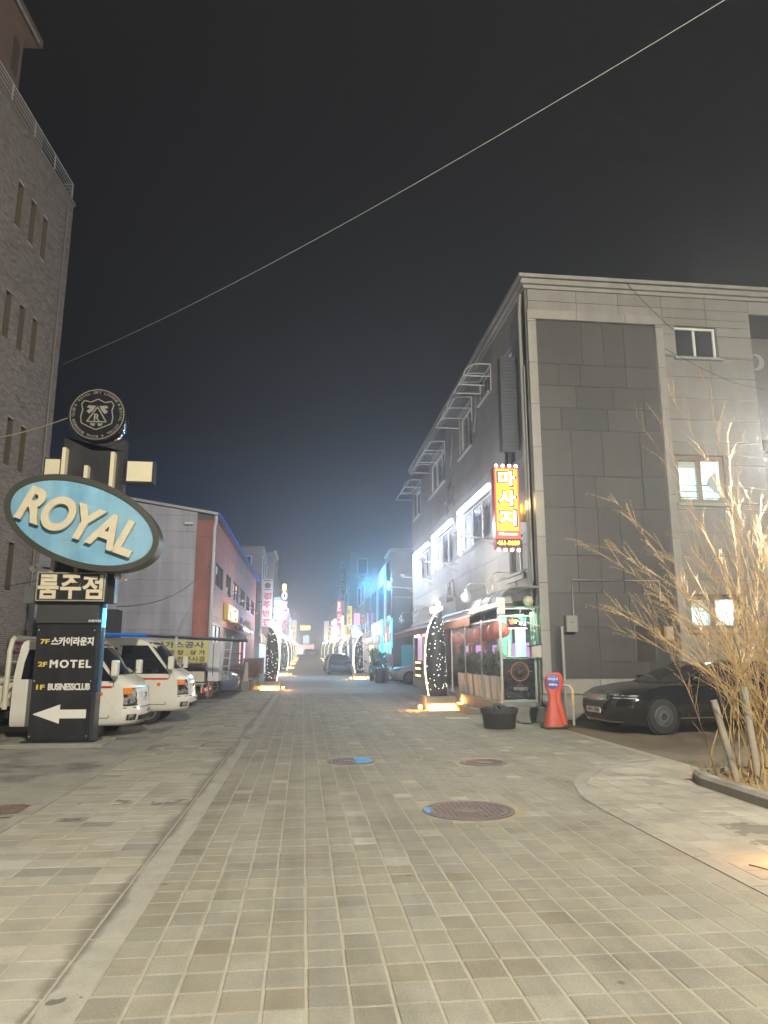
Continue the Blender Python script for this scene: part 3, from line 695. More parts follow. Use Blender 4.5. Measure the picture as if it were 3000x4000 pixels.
# ---- front wall fittings
t = thing('meter_box', 'grey meter box with conduit pipe on the dark tiled wall', 'meter box', (6.6, BY, 2.1))
MB().box((6.46, BY-.16, 2.12), (6.74, BY+.03, 2.52)).build('box', M('meter_grey', (.22, .21, .19), .5), t)
MB().box((6.55, BY-.167, 2.34), (6.62, BY-.161, 2.37)).build('badge', M('metal_badge', (.7, .68, .6), .2, .9), t)
MB().tube([(6.70, BY-.03, 2.52), (6.70, BY-.03, 3.42), (9.02, BY-.03, 3.42), (9.02, BY-.03, 2.9)], .024, 6).build('conduit', m_galv, t)
t = tag(MB().tube([(6.27, 16.95, 0), (6.27, 16.95, 2.24), (6.40, 17.2, 2.24)], .035, 8).build('gas_pipe', m_galv), 'upright grey gas pipe standing in front of the dark tiles', 'pipe')
t = thing('service_door', 'small dark service hatch with shiny edges behind the black car', 'hatch', (8.5, BY, 1.38))
MB().box((8.28, BY+.04, 1.39), (8.79, BY+.10, 2.29)).build('leaf', M('dark_hatch', (.05, .045, .035), .4, .3), t)
for xx in (8.255, 8.785): MB().box((xx, BY-.05, 1.36), (xx+.03, BY+.06, 2.32)).build('edge_strip', M('polished_steel', (.6, .58, .5), .2, .9), t)
t = thing('notice_box', 'brown box with a paper notice on the dark tiled wall', 'box', (9.2, BY, 1.9))
MB().box((9.0, BY-.12, 1.92), (9.26, BY+.03, 2.28)).build('box', M('notice_brown', (.28, .17, .08), .7), t)
MB().box((9.06, BY-.126, 1.95), (9.25, BY-.121, 2.25)).build('paper', M('aged_paper', (.45, .36, .25), .8), t)
t = tag(MB().tube([(8.85, BY-.08, 2.1), (8.88, BY-.1, 2.45), (9.05, BY-.1, 2.58), (9.25, BY-.1, 2.55), (9.32, BY-.06, 2.5)], .016, 6).build('looped_cable', m_black), 'thick black cable looping over the notice box', 'cable')
# cables across the front
tag(MB().tube([(8.55, BY-.15, 11.8), (9.3, BY-.2, 10.9), (9.9, BY-.2, 10.3)], .008, 5).build('slack_cable', m_black), 'dark cable hanging diagonally from the cornice of the stone front', 'cable')
tag(MB().tube([(9.6, BY-.2, 9.75), (10.6, BY-.3, 9.15), (11.4, BY-.4, 8.75), (13, BY-.5, 8.4)], .007, 5).build('slack_cable', m_black), 'thin dark cable sagging below the top right window', 'cable')
# crescent moon sign on the recessed balcony wall
mo = MB(); pts = []
for k in range(15): a = R(-110+k*15.5); pts.append((.26*math.cos(a), .26*math.sin(a)))
for k in range(13, 1, -1): a = R(-110+k*15.5); pts.append((-.10+.21*math.cos(a), .21*math.sin(a)))
mo.prism(pts, (13.35, BY+1.36, 10.2), (1, 0, 0), (0, 0, 1), (0, .03, 0))
tag(mo.build('moon_sign', m_trim, fixn=True), 'pale crescent moon shape on the shaded balcony wall at the far right', 'sign')

# ================================================================== RESTAURANT FRONT UNDER THE BUILDING
m_alu = M('aluminium_frame', (0.50, 0.50, 0.48), .35, .7, var=.1)
m_clear = M('clear_vinyl', (0.7, 0.75, 0.73), .2, var=0, alpha=.06)
m_green_wall = M('pale_inner_wall', (0.62, 0.72, 0.66), .7, var=.06)
deck = thing('entrance_deck', 'stone step and deck along the restaurant front', 'step', (5.3, 22, 0))
yy = 17.32
while yy < 30:
    MB().box((4.78, yy, -.02), (5.78, min(yy+1.75, 30), .42)).build('deck_stone', m_stone, deck, bevel=.01); yy += 1.76
yy = 19.2
while yy < 26:
    MB().box((4.46, yy, -.02), (4.775, yy+1.25, .15)).build('step_stone', m_stone, deck, bevel=.01); yy += 1.26
MB().box((5.02, 17.02, -.02), (5.79, 17.30, .335)).build('side_step', m_trim, deck, bevel=.01)
MB().box((5.42, 17.0, -.02), (5.79, 17.018, .30)).build('step_face', m_stone, deck)
# glazed porch
po = thing('glass_porch', 'glazed restaurant porch with curved canopy and green light inside', 'porch', (5.3, 19, .42))
FX0, FX1, PY = 4.84, 5.74, 17.42
for xx in (FX0, FX1-.04): MB().box((xx, PY, .42), (xx+.045, PY+.045, 2.72)).build('post', m_alu, po)
for zz in (.44, 1.47, 2.50, 2.68): MB().box((FX0+.046, PY+.002, zz), (FX1-.041, PY+.04, zz+.04)).build('rail', m_alu, po)
MB().box((FX0+.05, PY+.016, 1.515), (FX1-.045, PY+.022, 2.495)).build('pane', m_clear, po)
pn = MB().box((FX0+.06, PY+.004, .49), (FX1-.06, PY+.02, 1.465)).build('printed_panel', M('black_vinyl', (.014, .016, .02), .28, var=.3), po)
m_ring = M('copper_print', (.24, .11, .06), .5, var=.2); m_prt = M('silver_print', (.40, .39, .36), .5)
cxp = (FX0+FX1)/2+.02
mb = MB()
for r0, r1 in ((.235, .205), (.17, .16)): mb.lathe([(r0, 0), (r0, .003), (r1, .003), (r1, 0)], (cxp, PY+.003, 1.16), 32, axis='y', caps=False)
rr = random.Random(4)
for k in range(16):
    a = rr.uniform(0, 6.28); b_ = rr.uniform(0, .13); mb.bar((cxp+b_*math.cos(a), PY, 1.16+b_*math.sin(a)), (cxp+b_*math.cos(a)+rr.uniform(-.07, .07), PY, 1.16+b_*math.sin(a)+rr.uniform(-.05, .05)), .014, .006)
for sx_ in (-1, 1): mb.bar((cxp+sx_*.24, PY, 1.16), (cxp+sx_*.30, PY, 1.17), .02, .02)
mb.bar((cxp, PY, .94), (cxp, PY, .88), .012, .006)
mb.build('round_emblem', m_ring, pn, kind='stuff')
mb = MB(); text(mb, '마이멘유기', (cxp, PY+.002, .745), X_, Z_, .34, .085, .003, bold=.02); mb.bar((cxp-.09, PY, .80), (cxp, PY, .85), .012, .006); mb.bar((cxp+.09, PY, .80), (cxp, PY, .85), .012, .006); mb.build('lettering', m_prt, pn)
mb = MB(); rr = random.Random(9)
for k in range(34):
    x = rr.uniform(FX0+.1, FX1-.1); zz = .53+abs(rr.gauss(0, .09)); mb.bar((x, PY, zz), (x+rr.uniform(-.08, .08), PY, zz+rr.uniform(0, .06)), .018, .006)
mb.build('street_print', M('ink_print', (.20, .16, .13), .6), pn, kind='stuff')
MB().tube([(FX0+.12, PY-.05, 1.50), (FX1-.18, PY-.05, 1.50)], .016, 8).build('push_bar', M('polished_steel', (.6, .58, .5), .2, .9), po)
# inside: wall with the green light put in as its own glow, door leaf, cupboard, shelf
MB().box((5.50, 18.3, .43), (5.76, 18.36, 2.6)).build('inner_wall', E_('green_glow_wall', (.45, .95, .75), .6), po)
MB().box((5.10, 18.6, .43), (5.49, 18.66, 2.6)).build('door_leaf', M('teal_door', (.22, .36, .33), .4, var=.1), po)
MB().box((5.16, 18.57, 1.2), (5.42, 18.599, 2.3)).build('door_pane', M('teal_glow_glass', (.30, .48, .44), .2, var=.2, emit=(.3, .7, .6), estr=.12, samp=False), po)  # pane carries a faint teal glow of its own
MB().box((4.92, 18.0, .43), (5.05, 18.3, 1.75)).build('cabinet', M('grey_cabinet', (.22, .24, .24), .5), po)
MB().box((5.22, 18.1, 1.55), (5.30, 18.16, 1.95)).build('poster', M('pale_poster', (.6, .55, .55), .6, var=.5, vscale=9), po)
add_light('AREA', 'porch_light', po, (5.45, 17.9, 2.62), 60, (.45, 1.0, .70), size=.5, sizey=.8)
# side of the porch: vinyl curtain with aluminium posts
for yy in (17.465, 19.4, 21.4, 23.4): MB().box((FX0, yy, .42), (FX0+.04, yy+.04, 2.5)).build('post', m_alu, po)
MB().box((FX0+.002, 17.51, 2.42), (FX0+.04, 23.39, 2.46)).build('rail', m_alu, po)
MB().box((FX0+.016, 17.52, 1.06), (FX0+.02, 23.38, 2.41)).build('vinyl_curtain', m_clear, po)
MB().box((FX0-.03, 17.60, 1.42), (FX0+.0, 17.75, 1.66)).build('curtain_latch', m_black, po)
# shop interior along the street: dark with pink lit shelf
sh = thing('restaurant_interior', 'dim restaurant room with pink lit panels seen through the vinyl', 'shop', (6.4, 27, .42))
MB().box((6.9, 17.8, .42), (7.0, 37.5, 3.2)).build('back_wall', M('dim_wall', (.16, .13, .13), .8, var=.3), sh)
MB().box((5.85, 17.8, .36), (6.9, 37.5, .42)).build('floor', M('dim_floor', (.15, .12, .10), .7), sh)
m_pink = E_('pink_lit_panel', (.82, .36, .95), .85)
for a, b_, z0, z1 in ((18.3, 19.1, 1.45, 1.86), (19.5, 21.3, 1.40, 1.90), (21.7, 23.3, 1.34, 1.88), (24.3, 25.6, 1.3, 1.9), (26.2, 27.4, 1.25, 1.9)):
    MB().box((6.2, a, z0), (6.24, b_, z1)).build('pink_panel', m_pink, sh)
MB().box((6.3, 18.2, 2.05), (6.34, 18.4, 2.12)).build('counter_lamp', E_('warm_bulb', (1, .75, .4), 9), sh)
for k, (a, z0) in enumerate(((19.4, 1.9), (21.5, 1.9), (23.8, 1.6), (25.9, 1.7))): MB().box((6.0, a, .42), (6.08, a+.12, 2.9)).build('column', m_alu, sh)
for a, zz in ((36.2, 1.15), (36.2, .85), (36.2, .5)): MB().box((5.82, a, zz), (5.9, a+1.2, zz+.08)).build('shelf_lamp', E_('shelf_glow', (1.0, .62, .30), 3.5), sh)
MB().box((5.95, 35.8, 1.3), (5.99, 37.4, 2.5)).build('pink_door', E_('pink_door_glow', (.75, .45, .85), .5), sh)
MB().box((5.88, 31.6, .42), (5.94, 35.6, 2.7)).build('dark_shutter', M('dark_shutter', (.10, .10, .11), .5, .3, var=.2), sh)
MB().box((5.78, 36.0, 2.45), (5.86, 37.4, 2.62)).build('light_box', E_('pink_light_box', (1.0, .8, .95), 2.5), sh)
MB().box((5.78, 31.8, 2.45), (5.86, 35.0, 2.62)).build('light_box', E_('red_light_box', (1.0, .45, .45), 1.2), sh)
# barrel canopy over the porch
cn = thing('barrel_canopy', 'curved translucent barrel canopy over the porch', 'canopy', (5.3, 18.8, 2.6))
prof = [(BX-.01, 3.22)]+[(BX-.55-.5*math.sin(R(a)), 2.72+.5*math.cos(R(a))) for a in range(0, 91, 15)]
for (ya, yb) in ((17.15, 18.15), (18.15, 19.2), (19.2, 20.3)):
    mb = MB()
    for (xa, za), (xb, zb) in zip(prof, prof[1:]): mb.quad((xa, ya+.02, za), (xa, yb-.02, za), (xb, yb-.02, zb), (xb, ya+.02, zb))
    mb.build('sheet', M('tinted_canopy', (.16, .155, .14), .3, var=.1, alpha=.8), cn, smooth=60)
for yy in (17.15, 18.15, 19.2, 20.3): MB().tube([(x, yy, z) for x, z in prof], .026, 6).build('rib', m_alu, cn)
MB().tube([(4.75, 17.15, 2.72), (4.75, 20.3, 2.72)], .035, 6).build('front_rail', m_alu, cn)
MB().tube([(4.75, 17.15, 2.72), (BX-.02, 17.15, 2.72)], .028, 6).build('tie_rail', m_alu, cn)
MB().box((4.74, 17.12, 2.55), (4.90, 17.30, 2.95)).build('end_bracket', m_galv, cn)
MB().ball((5.55, 17.3, 2.88), .13, 12, 8).build('lamp_shade', M('cream_shade', (.55, .5, .35), .5), cn)
# retractable awnings further along
m_aw = M('terracotta_awning_cloth', (0.26, 0.12, 0.085), .85, var=.15, vscale=6)
for i, (ya, yb, lb) in enumerate(((20.4, 25.0, 'long terracotta cloth awning next to the barrel canopy'), (25.1, 31.2, 'middle terracotta cloth awning along the restaurant front'), (31.3, 37.9, 'farthest terracotta cloth awning along the restaurant front'))):
    t = thing('cloth_awning', lb, 'awning', (5.3, (ya+yb)/2, 2.4), group='terracotta awnings along the restaurant')
    MB().add([(BX-.02, ya, 3.08), (BX-.02, yb, 3.08), (4.78, yb, 2.66), (4.78, ya, 2.66), (BX-.02, ya, 3.06), (BX-.02, yb, 3.06), (4.78, yb, 2.64), (4.78, ya, 2.64)], [(0,1,2,3),(7,6,5,4),(0,3,7,4),(1,5,6,2),(2,6,7,3)]).build('cloth', m_aw, t)
    MB().box((4.765, ya, 2.40), (4.777, yb, 2.63)).build('valance', m_aw, t)
    MB().tube([(4.77, ya, 2.66), (4.77, yb, 2.66)], .03, 6).build('front_bar', m_alu, t)
    MB().tube([(BX-.06, ya, 3.10), (BX-.06, yb, 3.10)], .05, 8).build('roller_case', m_alu, t)
# gooseneck wall lamps with glass globes
m_globe = M('clear_globe', (.75, .78, .8), .06, var=0, alpha=.30)
for i, (yy, lb) in enumerate(((19.04, 'glass globe wall lamp nearest the stone corner'), (22.2, 'second glass globe wall lamp from the corner'), (27.1, 'third glass globe wall lamp from the corner'), (32.8, 'fourth glass globe wall lamp from the corner'), (37.6, 'farthest glass globe wall lamp at the end of the stone wall'))):
    t = thing('globe_lamp', lb, 'wall lamp', (BX, yy, 3.2), group='globe lamps along the stone wall')
    MB().tube([(BX, yy, 3.2), (BX-.02, yy, 3.72), (BX-.10, yy, 3.80), (BX-.55, yy, 3.80), (BX-.66, yy, 3.74), (BX-.70, yy, 3.60)], .016, 6).build('arm', m_steel, t)
    MB().lathe([(.05, 0), (.06, .06), (.02, .12)], (BX-.70, yy, 3.52), 10).build('cap', m_steel, t)
    MB().ball((BX-.70, yy, 3.36), .17, 14, 10).build('globe', m_globe, t, smooth=60)
    MB().lathe([(.035, 0), (.035, .16)], (BX-.70, yy, 3.30), 8).build('tube_bulb', M('unlit_bulb', (.75, .73, .65), .3), t)
# red silk lanterns
m_silk = M('red_silk', (0.42, 0.045, 0.03), .6, var=.15, vscale=8, emit=(.6, .05, .03), estr=.16, samp=False)
m_gold = M('gold_trim', (.6, .42, .14), .35, .8)
for i, (yy, zc, rr_, lb) in enumerate(((18.75, 2.20, .32, 'biggest red silk lantern hanging at the porch end'), (20.4, 2.18, .31, 'second red silk lantern from the porch end'), (22.0, 2.13, .29, 'third red silk lantern from the porch end'), (24.0, 2.10, .27, 'fourth red silk lantern half hidden behind the tusk lamp'))):
    t = thing('red_lantern', lb, 'lantern', (5.18, yy, zc), group='red lanterns under the canopy')
    mb = MB(); N = 24; Mv = 12; vs = []; fs = []
    for a in range(Mv+1):
        ph = math.pi*(a/Mv*.86+.07)
        for k in range(N): r_ = rr_*math.sin(ph)*(1.0 if k % 2 else .95); vs.append((5.18+r_*math.cos(2*math.pi*k/N), yy+r_*math.sin(2*math.pi*k/N), zc-rr_*.78*math.cos(ph)))
    for a in range(Mv):
        for k in range(N): k2 = (k+1) % N; fs.append((a*N+k, a*N+k2, (a+1)*N+k2, (a+1)*N+k))
    mb.add(vs, fs).build('silk_body', m_silk, t)
    for s_ in (-1, 1): MB().lathe([(rr_*.27, -.03), (rr_*.27, .03)], (5.18, yy, zc+s_*rr_*.76), 14).build('gold_rim', m_gold, t)
    mb = MB()
    for k in range(9): a = k*.7; mb.tube([(5.18+.05*math.cos(a), yy+.05*math.sin(a), zc-rr_*.78), (5.18+.07*math.cos(a), yy+.07*math.sin(a), zc-rr_*.78-.26)], .01, 4)
    mb.build('tassel', m_silk, t)
    MB().tube([(5.18, yy, zc+rr_*.78), (5.18, yy, 2.75)], .008, 4).build('cord', m_black, t)
# planters with clipped hedge
m_plant = M('white_planter', (0.78, 0.76, 0.71), .45, var=.08)
m_leaf = M('hedge_leaf', (0.030, 0.042, 0.028), .6, var=.3, vscale=6)
def leaf_cloud(mb, c, rad, n_, size, rng):
    for _ in range(n_):
        while True:
            p = Vector((rng.uniform(-1, 1), rng.uniform(-1, 1), rng.uniform(-1, 1)))
            if .35 < p.length < 1: break
        p = Vector((c[0]+p.x*rad[0], c[1]+p.y*rad[1], c[2]+p.z*rad[2]))
        d = Vector((rng.gauss(0, 1), rng.gauss(0, 1), rng.gauss(0, 1)+.4)).normalized(); e = d.orthogonal().normalized(); s_ = size*rng.uniform(.6, 1.3)
        mb.add([p-e*s_*.35, p+d*s_*.5-e*s_*.1+e*.0, p+d*s_, p+e*s_*.35], [(0,1,2,3)])
rng = random.Random(21)
for i, (ya, yb) in enumerate(((17.75, 18.6), (18.75, 19.55), (19.7, 20.5), (20.7, 21.5), (21.7, 22.6))):
    lb = ('white planter with dark hedge right beside the glazed porch', 'second white planter from the porch with dark hedge', 'third white planter from the porch with dark hedge', 'fourth white planter from the porch with dark hedge', 'white planter with dark hedge at the far end of the row')[i]
    t = thing('hedge_planter', lb, 'planter', (4.97, (ya+yb)/2, .42), group='hedge planters on the deck')
    x0, x1, z0, z1 = 4.52+.30, 5.14, .42, 1.02; c = .04
    x0 = 4.855
    mb = MB()
    n_ = 3; dy = (yb-ya)/n_
    for k in range(n_):
        a, b_ = ya+k*dy, ya+(k+1)*dy; px = x0 if k % 2 else x0+.012
        mb.add([(px+c, a+.004, z0), (px+c, b_-.004, z0), (px, b_-.004, z1), (px, a+.004, z1), (x1-c, a+.004, z0), (x1-c, b_-.004, z0), (x1, b_-.004, z1), (x1, a+.004, z1)], [(0,3,2,1),(4,5,6,7),(0,4,7,3),(1,2,6,5),(2,3,7,6)])
    mb.build('trough', m_plant, t)
    mb = MB(); leaf_cloud(mb, (5.0, (ya+yb)/2, 1.32), (.17, (yb-ya)*.58, .36), 900, .075, rng); mb.build('hedge', m_leaf, t, kind='stuff')
# small neon restaurant sign on an arm
ns = thing('neon_sign', 'small red and green neon noodle sign on an arm at the porch', 'sign', (5.2, 17.3, 2.2))
MB().box((4.98, 17.20, 2.22), (5.46, 17.30, 2.48)).build('case', m_black, ns)
for s_, x, zc, wd, h, mt in (('냉', 5.07, 2.37, .11, .13, E_('neon_red', (1, .12, .06), 7)), ('', 5.20, 2.34, .11, .13, E_('neon_amber', (1, .55, .12), 7)), ('', 5.35, 2.32, .18, .11, E_('neon_white', (.95, .9, 1), 5)), ('', 5.36, 2.43, .17, .06, E_('neon_green', (.1, 1, .5), 6))):
    mb = MB()
    if s_: text(mb, s_, (x, 17.195, zc), X_, Z_, wd, h, .006, bold=.03)
    else: scribble(mb, (x, 17.198, zc), X_, Z_, wd, h, 3 if wd > .15 else 1, .006, int(x*100), .22)
    mb.build('neon_letters', mt, ns)
MB().tube([(4.99, 17.19, 2.20), (5.46, 17.19, 2.20)], .012, 6).build('neon_tube', E_('neon_pink', (1, .4, .5), 6), ns)
MB().tube([(5.04, 17.19, 2.49), (5.25, 17.19, 2.50)], .010, 6).build('neon_tube', E_('neon_green', (.1, 1, .5), 6), ns)
MB().bar((5.46, 17.25, 2.36), (5.80, 17.25, 2.26), .035, .035).build('arm', m_galv, ns)
add_light('POINT', 'neon_glow', ns, (5.35, 17.12, 2.5), 5, (.25, 1, .55), radius=.12)
# address plate and letter box on the pilaster
t = thing('address_plate', 'small green house number plate reading 17 on the stone pilaster', 'plate', (5.7, 17.28, 2.0))
MB().prism([(-.07, 0), (.07, 0), (.07, .2), (0, .26), (-.07, .2)], (5.66, 17.375, 1.90), (1,0,0), (0,0,1), (0, .012, 0)).build('plate', M('plate_green', (.05, .22, .18), .4), t)
mb = MB(); text(mb, '17', (5.66, 17.372, 1.98), X_, Z_, .08, .08, .002, bold=.03); mb.build('number', M('white_print', (.8, .8, .78), .5, var=0), t)
t = thing('letter_box', 'grey letter box with a slanted lid on the stone pilaster', 'letter box', (5.68, 17.2, 1.5))
MB().prism([(0, 0), (.24, 0), (.24, .30), (0, .25)], (5.56, 17.18, 1.50), (1,0,0), (0,0,1), (0, .16, 0)).build('body', M('letter_box_grey', (.45, .44, .38), .5), t)
MB().prism([(-.07, .255), (.26, .315), (.26, .335), (-.07, .275)], (5.56, 17.15, 1.50), (1,0,0), (0,0,1), (0, .22, 0)).build('lid', m_black, t)
MB().box((5.565, 17.172, 1.52), (5.63, 17.179, 1.66)).build('flyer', M('pink_flyer', (.6, .35, .38), .6, var=.4, vscale=20), t)
# ================================================================== PYLON SIGN ON THE LEFT
m_blk = M('black_sign_panel', (0.024, 0.023, 0.024), .42, .1, var=.3, vscale=3, streak=.4, col2=(0.04, 0.038, 0.036), c2scale=2.5, c2lo=.55, c2hi=.75)
m_cream = M('cream_letters', (0.66, 0.59, 0.42), .5, var=.12, vscale=8)
m_creamp = M('cream_panel', (0.66, 0.60, 0.42), .5, var=.05)
m_sky = M('sky_blue_panel', (0.25, 0.47, 0.62), .45, var=.14, vscale=1.6, streak=.15, col2=(0.17, 0.42, 0.60), c2scale=1.2)
m_olive = M('dark_olive_rim', (0.05, 0.05, 0.036), .45, var=.2)
m_white_l = M('white_letters', (0.72, 0.70, 0.63), .5, var=.06)
m_yel_l = M('yellow_letters', (0.70, 0.55, 0.10), .5, var=.06)
SGN = thing('pylon_sign', 'tall black pylon sign with tilted blue oval and a white arrow', 'sign', (-4.2, 13.75, 0))
PX0, PX1, PYF, PYB = -4.79, -3.69, 13.60, 13.98
MB().box((PX0-.35, 13.3, -.03), (PX1+.25, 14.3, .05)).build('footing', m_conc, SGN, bevel=.012)
MB().box((PX0-.08, 13.5, .05), (PX1+.06, 14.08, .075)).build('base_plate', m_black, SGN)
MB().box((PX0, PYF, .076), (PX1-.07, PYB, 2.12)).build('lower_panel', m_blk, SGN)
MB().box((PX1-.069, PYF+.03, .076), (PX1, PYB-.03, 2.5)).build('edge_channel', M('dark_steel_edge', (.10, .11, .13), .3, .8, var=.1), SGN)
MB().box((PX0-.02, PYF-.05, 2.125), (PX1-.05, PYB, 2.50)).build('plain_band', M('charcoal_band', (.045, .043, .042), .5, var=.15), SGN)
col = MB().box((-4.66, PYF+.10, 2.5), (-3.52, PYB-.02, 5.42)).build('column', m_blk, SGN)
MB().prism([(-.57, 0), (.57, 0), (.57, .25), (0, -.02+.0), (-.57, .25)], (-4.09, PYF+.11, 5.42), (1,0,0), (0,0,1), (0, .24, 0)).build('column_top', m_blk, SGN, fixn=True)
# lettering on the lower panel
def sign_text(s_, x0, x1, zc, h, mt, bold=.03, name='letters', spacing=1.0, y=PYF, shear=0):
    mb = MB(); text(mb, s_, ((x0+x1)/2, y-.001, zc), X_, Z_, x1-x0, h, .022, bold=bold, spacing=spacing, shear=shear); return mb.build(name, mt, SGN)
sign_text('7F', -4.71, -4.555, 1.795, .085, m_yel_l); sign_text('스카이라운지', -4.52, -3.79, 1.80, .155, m_white_l, .035)
sign_text('2F', -4.715, -4.56, 1.395, .085, m_yel_l); sign_text('MOTEL', -4.515, -3.80, 1.40, .145, m_white_l, .035, spacing=1.25)
sign_text('1F', -4.71, -4.57, .995, .085, m_yel_l); sign_text('BUSINESSCLUB', -4.51, -3.79, 1.0, .12, m_white_l, .03, spacing=.92)
MB().prism([(-.49, 0), (-.03, .165), (-.03, .075), (.42, .075), (.42, -.075), (-.03, -.075), (-.03, -.165)], (-4.245, PYF-.001, .53), (1,0,0), (0,0,1), (0, -.01, 0)).build('arrow', m_white_l, SGN, fixn=True)
sign_text('유흥주점', -3.90, -3.68, 2.165, .045, m_white_l, .03, y=PYF-.05)
for z in (.28, 1.2, 1.62): MB().box((PX0, PYF-.0015, z), (PX1-.07, PYF-.0005, z+.006)).build('panel_seam', m_black, SGN)
for z in (.15, 1.1, 2.0):
    for x in (PX0+.03, PX1-.10): MB().lathe([(.012, 0), (.010, .006), (.002, .008)], (x, PYF, z), 8, axis='y').build('bolt', m_steel, SGN)
# box with the big korean letters
bxo = MB().box((PX0-.02, PYF-.16, 2.52), (PX1+.06, PYB+.02, 3.02)).build('letter_box', m_blk, SGN)
fr = MB(); x0, x1, z0, z1, yy = PX0-.03, PX1+.065, 2.51, 3.03, PYF-.175
fr.box((x0, yy, z0), (x1, yy+.03, z0+.022)).box((x0, yy, z1-.022), (x1, yy+.03, z1)).box((x0, yy, z0+.022), (x0+.022, yy+.03, z1-.022)).box((x1-.022, yy, z0+.022), (x1, yy+.03, z1-.022))
fr.build('box_frame', M('brass_edge', (.45, .42, .33), .4, .5), SGN)
for s_, xc in (('룸', -4.61), ('주', -4.22), ('점', -3.84)):
    mb = MB(); text(mb, s_, (xc, PYF-.161, 2.77), X_, Z_, .36, .44, .02, bold=.03); mb.build('letter', m_cream, SGN)
MB().box((PX0-.32, PYF+.05, 2.48), (PX0-.021, PYB-.05, 2.78)).build('side_box', M('grey_side_box', (.10, .11, .11), .5), SGN)
MB().box((PX1+.005, PYF+.08, .9), (PX1+.045, PYF+.12, 2.50)).build('edge_tube', M('blue_acrylic', (.04, .12, .25), .2, var=.1), SGN)
MB().box((PX1+.005, PYF+.075, 2.06), (PX1+.05, PYF+.125, 2.40)).build('led_tube', E_('cyan_reflection', (.08, .65, 1.0), 3.5), SGN)  # added glowing strip standing in for a cyan reflection on the edge
add_light('POINT', 'reflection_glow', SGN, (PX1+.12, PYF+.05, 2.25), 2.5, (.15, .6, 1.0), radius=.08)  # lamp added to spread the cyan of the reflection strip
# oval
def ell(a, b_, n_=64): return [(a*math.cos(2*math.pi*k/n_), b_*math.sin(2*math.pi*k/n_)) for k in range(n_)]
th = R(-19.1); eu = Vector((math.cos(th), 0, math.sin(th))); ev = Vector((-math.sin(th), 0, math.cos(th)))
EC = Vector((-4.05, 13.22, 3.92))
MB().prism(ell(1.435, .80), EC, eu, ev, (0, .42, 0)).build('oval_case', m_olive, SGN, smooth=40, fixn=True)
mb = MB(); o_, i_ = ell(1.435, .80), ell(1.325, .69); n_ = 64
vs = [EC+eu*a+ev*b_+Vector((0, -.03, 0)) for a, b_ in o_]+[EC+eu*a+ev*b_+Vector((0, -.03, 0)) for a, b_ in i_]+[EC+eu*a+ev*b_+Vector((0, .0, 0)) for a, b_ in o_]+[EC+eu*a+ev*b_+Vector((0, -.001, 0)) for a, b_ in i_]
fs = []
for k in range(n_): k2 = (k+1) % n_; fs += [(k, k2, n_+k2, n_+k), (k, 2*n_+k, 2*n_+k2, k2), (n_+k, n_+k2, 3*n_+k2, 3*n_+k)]
mb.add(vs, fs).build('oval_rim', m_olive, SGN, fixn=True, smooth=40)
MB().prism(ell(1.324, .689), EC+Vector((0, -.004, 0)), eu, ev, (0, .003, 0)).build('oval_face', m_sky, SGN, fixn=True)
mb = MB(); text(mb, 'ROYAL', EC+Vector((.0, -.035, 0)), eu, ev, 2.16, .66, .085, bold=.035, spacing=.96, shear=.10); mb.build('raised_letters', m_cream, SGN, smooth=30)
# fins and side panels
for x, z0, z1 in ((-4.59, 4.62, 5.42), (-4.17, 4.60, 5.08), (-3.70, 4.35, 5.36)):
    MB().box((x-.035, PYF-.06, z0), (x+.035, PYF+.099, z1)).build('fin', m_creamp, SGN)
for x in (-4.62, -4.2, -3.78): MB().box((x-.035, PYF-.04, 3.031), (x+.035, PYF+.09, 3.3)).build('fin', m_creamp, SGN)
for x0, x1 in ((-4.98, -4.66), (-3.47, -2.95)):
    MB().box((x0, PYF+.08, 4.80), (x1, PYB-.06, 5.24)).build('side_panel_box', m_black, SGN)
    MB().box((x0+.025, PYF+.06, 4.825), (x1-.03, PYF+.079, 5.215)).build('cream_panel', m_creamp, SGN)
# round crest on top
DC = Vector((-4.05, 13.55, 6.10))
MB().lathe([(.535, -.34), (.545, -.32), (.545, -.02), (.535, 0)], (DC.x, DC.y, DC.z), 48, axis='y').build('round_case', M('gloss_black', (.02, .02, .025), .15, .3, var=.1), SGN, smooth=35)
m_gold2 = M('dull_gold_print', (.25, .235, .185), .5, .2, var=.1)
cr = MB()
cr.lathe([(.505, 0), (.505, .008), (.490, .008), (.490, 0)], (DC.x, DC.y-.001, DC.z), 64, axis='y', caps=False)
cr.build('gold_ring', m_gold2, SGN, fixn=True)
fy = DC.y-.002
def arc_text(s_, a0, a1, rad, h):
    mb = MB(); n_ = len(s_)
    for k, ch in enumerate(s_):
        if ch == ' ': continue
        a = R(a0+(a1-a0)*(k+.5)/n_); uu = Vector((math.sin(a), 0, -math.cos(a))); vv = Vector((math.cos(a), 0, math.sin(a)))
        wd = h*(.35 if ch == 'I' else .85)
        text(mb, ch, (DC.x+rad*math.cos(a), fy, DC.z+rad*math.sin(a)), uu, vv, wd, h, .006, bold=.01)
    return mb.build('circular_lettering', m_gold2, SGN)
arc_text('ROYAL SKY LOUNGE', 145, 35, .445, .05)
arc_text('ROYAL HOTEL', 20, -62, .445, .05)
arc_text('ROYAL BUSINESS CLUB', -84, -196, .445, .05)
st = MB()
for a in (28, -73, 157):
    c = (DC.x+.445*math.cos(R(a)), fy, DC.z+.445*math.sin(R(a)))
    st.prism([((.03 if k % 2 == 0 else .012)*math.sin(k*math.pi/5), (.03 if k % 2 == 0 else .012)*math.cos(k*math.pi/5)) for k in range(10)], c, (1,0,0), (0,0,1), (0, -.005, 0))
st.build('stars', m_gold2, SGN, fixn=True)
